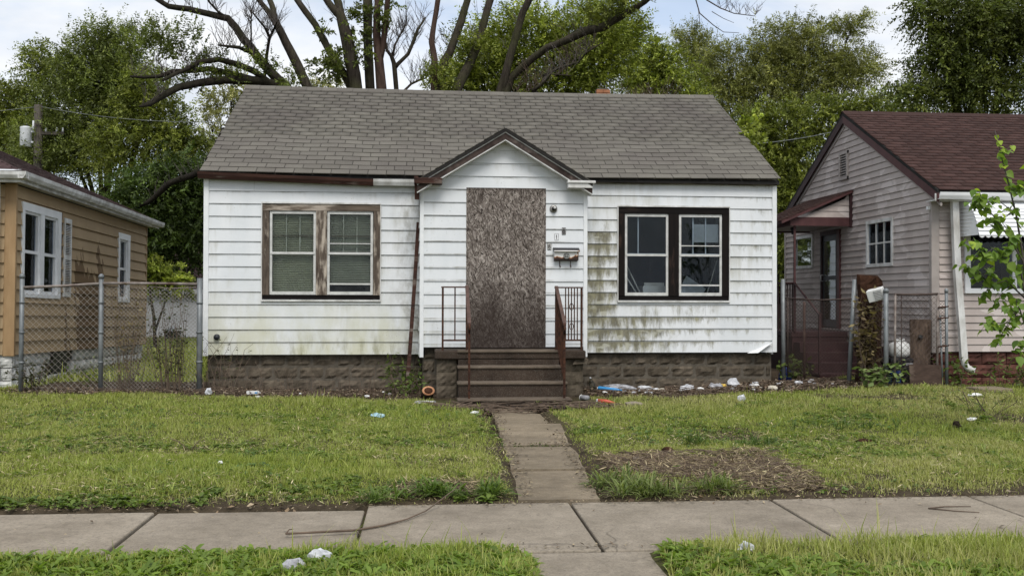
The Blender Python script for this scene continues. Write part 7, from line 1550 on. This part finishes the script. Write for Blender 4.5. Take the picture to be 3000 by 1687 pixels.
for i, (nm, lb, ct, mt, (x, y), (a, b, c)) in enumerate(LIT):
    o = lump(nm, MT[mt], None, a, b, c, i+1.3, .45, 12, at(x, y, .01 if y < 14 else .03), (0, 0, rnd.uniform(-.6, .6))); tag(o, lb, ct)
g_ = random.Random(23)
for k in range(34):
    x, y = (g_.uniform(2.7, 6.6), g_.uniform(14.75, 15.6)); s = g_.uniform(.018, .05)
    o = lump('litter_scrap', MT[g_.choice(['bag', 'bag_grey', 'paper', 'card', 'bag'])], None, s*1.4, s, s*.8, 30+k, .5, 8, at(x, y, .02)); tag(o, 'tiny pale litter scrap in the leaf debris along the right foundation', 'litter', 'litter scraps along the right foundation')
for k in range(9):
    x, y = (g_.uniform(-3.2, .2), g_.uniform(14.3, 15.3)); s = g_.uniform(.015, .03)
    o = lump('litter_scrap', MT[g_.choice(['bag', 'paper', 'card'])], None, s*1.4, s, s*.8, 80+k, .5, 8, at(x, y, .02)); tag(o, 'tiny pale litter scrap in the dirt along the left foundation', 'litter', 'litter scraps along the left foundation')
t = thing('blue_tube', 'long blue plastic tube lying by the right of the steps', 'tube', at(2.86, 15.1, .05), R(-16)); m = MB(); m.tube([(-.18, 0, .03), (-.16, 0, .035), (.12, -.02, .015), (.2, -.03, .01)], [.022, .03, .024, .008], 10); m.build('tube', MT['blue_light'], t); m = MB(); m.tube([(-.195, 0, .03), (-.18, 0, .03)], .021, 10); m.build('end_cap', MT['bag'], t)
t = thing('plastic_bottle', 'clear empty plastic bottle standing tilted beside the blue tube', 'bottle', at(2.62, 15.15, .02)); m = MB(); m.lathe([(.03, 0), (.045, .02), (.045, .14), (.02, .2), (.014, .22)], 0, 0, 12); m.build('bottle', MT['glass_dirty'], t); m = MB(); m.lathe([(.016, .221), (.016, .24)], 0, 0, 10); m.build('cap', MT['bag'], t); t.rotation_euler = (0, R(-14), 0)
t = thing('paper_cup', 'white paper cup lying on its side by the steps', 'cup', at(2.32, 14.2, .04), R(-50)); m = MB(); m.tube([(-.06, 0, 0), (.07, 0, .01)], [.045, .032], 12); m.build('cup', MT['bag_grey'], t); m = MB(); m.tube([(-.066, 0, 0), (-.061, 0, 0)], .049, 12); m.build('rim', MT['paper'], t)
t = thing('red_bottle', 'red bottle with a white end lying on the bare dirt right of the steps', 'bottle', at(2.47, 13.75, .04), R(-20)); m = MB(); m.tube([(-.03, 0, .0), (.1, 0, 0), (.16, 0, -.01), (.22, 0, -.015)], [.035, .03, .02, .008], 10); m.build('bottle', MT['red_plastic'], t); m = MB(); m.tube([(-.055, 0, 0), (-.031, 0, 0)], [.03, .036], 10); m.build('cap', MT['bag'], t)
t = thing('cut_log', 'short log with a fresh orange cut face lying beside the porch pier', 'log', at(.02, 14.55, .08), R(8)); m = MB(); m.tube([(0, -.12, 0), (0, .2, .01)], [.115, .11], 16); m.build('bark', MT['log_bark'], t); m = MB(); m.tube([(0, -.128, 0), (0, -.121, 0)], [.108, .112], 16); f_ = m.build('cut_face', MT['light_wood'], t); m = MB(); m.tube([(0, -.134, 0), (0, -.1285, 0)], [.07, .075], 14); m.build('heartwood', MT['rot_wood'], f_); t.scale = (.85, .85, .68); t.rotation_euler = (R(-30), 0, R(6))
t = thing('paper_bag', 'flat white printed paper packet in the grass by the left foundation', 'paper', at(-2.6, 14.95, .01), R(3)); part('packet', MT['paper'], t, (-.09, .09, -.04, .04, 0, .045)); part('print_band', MT['blue_light'], t, (.03, .075, -.0415, -.0405, .012, .034))
t = thing('metal_lid', 'low grey square lid lying in the grass before the taupe house', 'lid', at(8.2, 13.6, .0), R(4)); part('lid', MT['walk2'], t, (-.24, .24, -.2, .2, 0, .06), bev=.01); part('lid_rim', MT['mortar'], t, (-.27, .27, -.23, .23, -.02, .02))
t = thing('fallen_branch', 'long thin bent branch lying across the sidewalk left of the front walk', 'branch', (-.4, 6.6, .01)); 
with Rel(t):
    m = MB(); m.tube([(-.91, 6.47, .012), (-.70, 6.50, .012), (-.47, 6.53, .012), (-.28, 6.66, .012), (-.13, 6.83, .013), (.0, 7.05, .02), (.16, 7.36, .07), (.3, 7.6, .12)], [.007, .008, .008, .007, .006, .005, .004, .002], 6); m.build('stem', MT['stick'], t)
    m = MB(); m.tube([(-.91, 6.47, .012), (-.9, 6.55, .02), (-.88, 6.58, .015)], [.006, .004, .003], 5); m.build('side_twig', MT['stick'], t); m = MB(); m.tube([(-.47, 6.53, .012), (-.42, 6.40, .012)], [.004, .002], 5); m.build('side_twig', MT['stick'], t)
for (lab, pts) in (('small forked twig standing in the middle of the left lawn', [[(-2.3, 9.8, .04), (-2.42, 9.8, .14), (-2.5, 9.8, .17)], [(-2.3, 9.8, .04), (-2.24, 9.8, .13), (-2.2, 9.8, .16)]]), ('bent wire like twig on the sidewalk far right', [[(3.7, 6.92, .006), (3.85, 6.97, .006), (4.05, 6.96, .006)], [(3.7, 6.92, .006), (3.85, 6.82, .006), (4.0, 6.76, .006)]])):
    m = MB()
    for p in pts: m.tube(p, [.005, .004, .003], 5)
    tag(m.build('twig', MT['stick']), lab, 'twig')
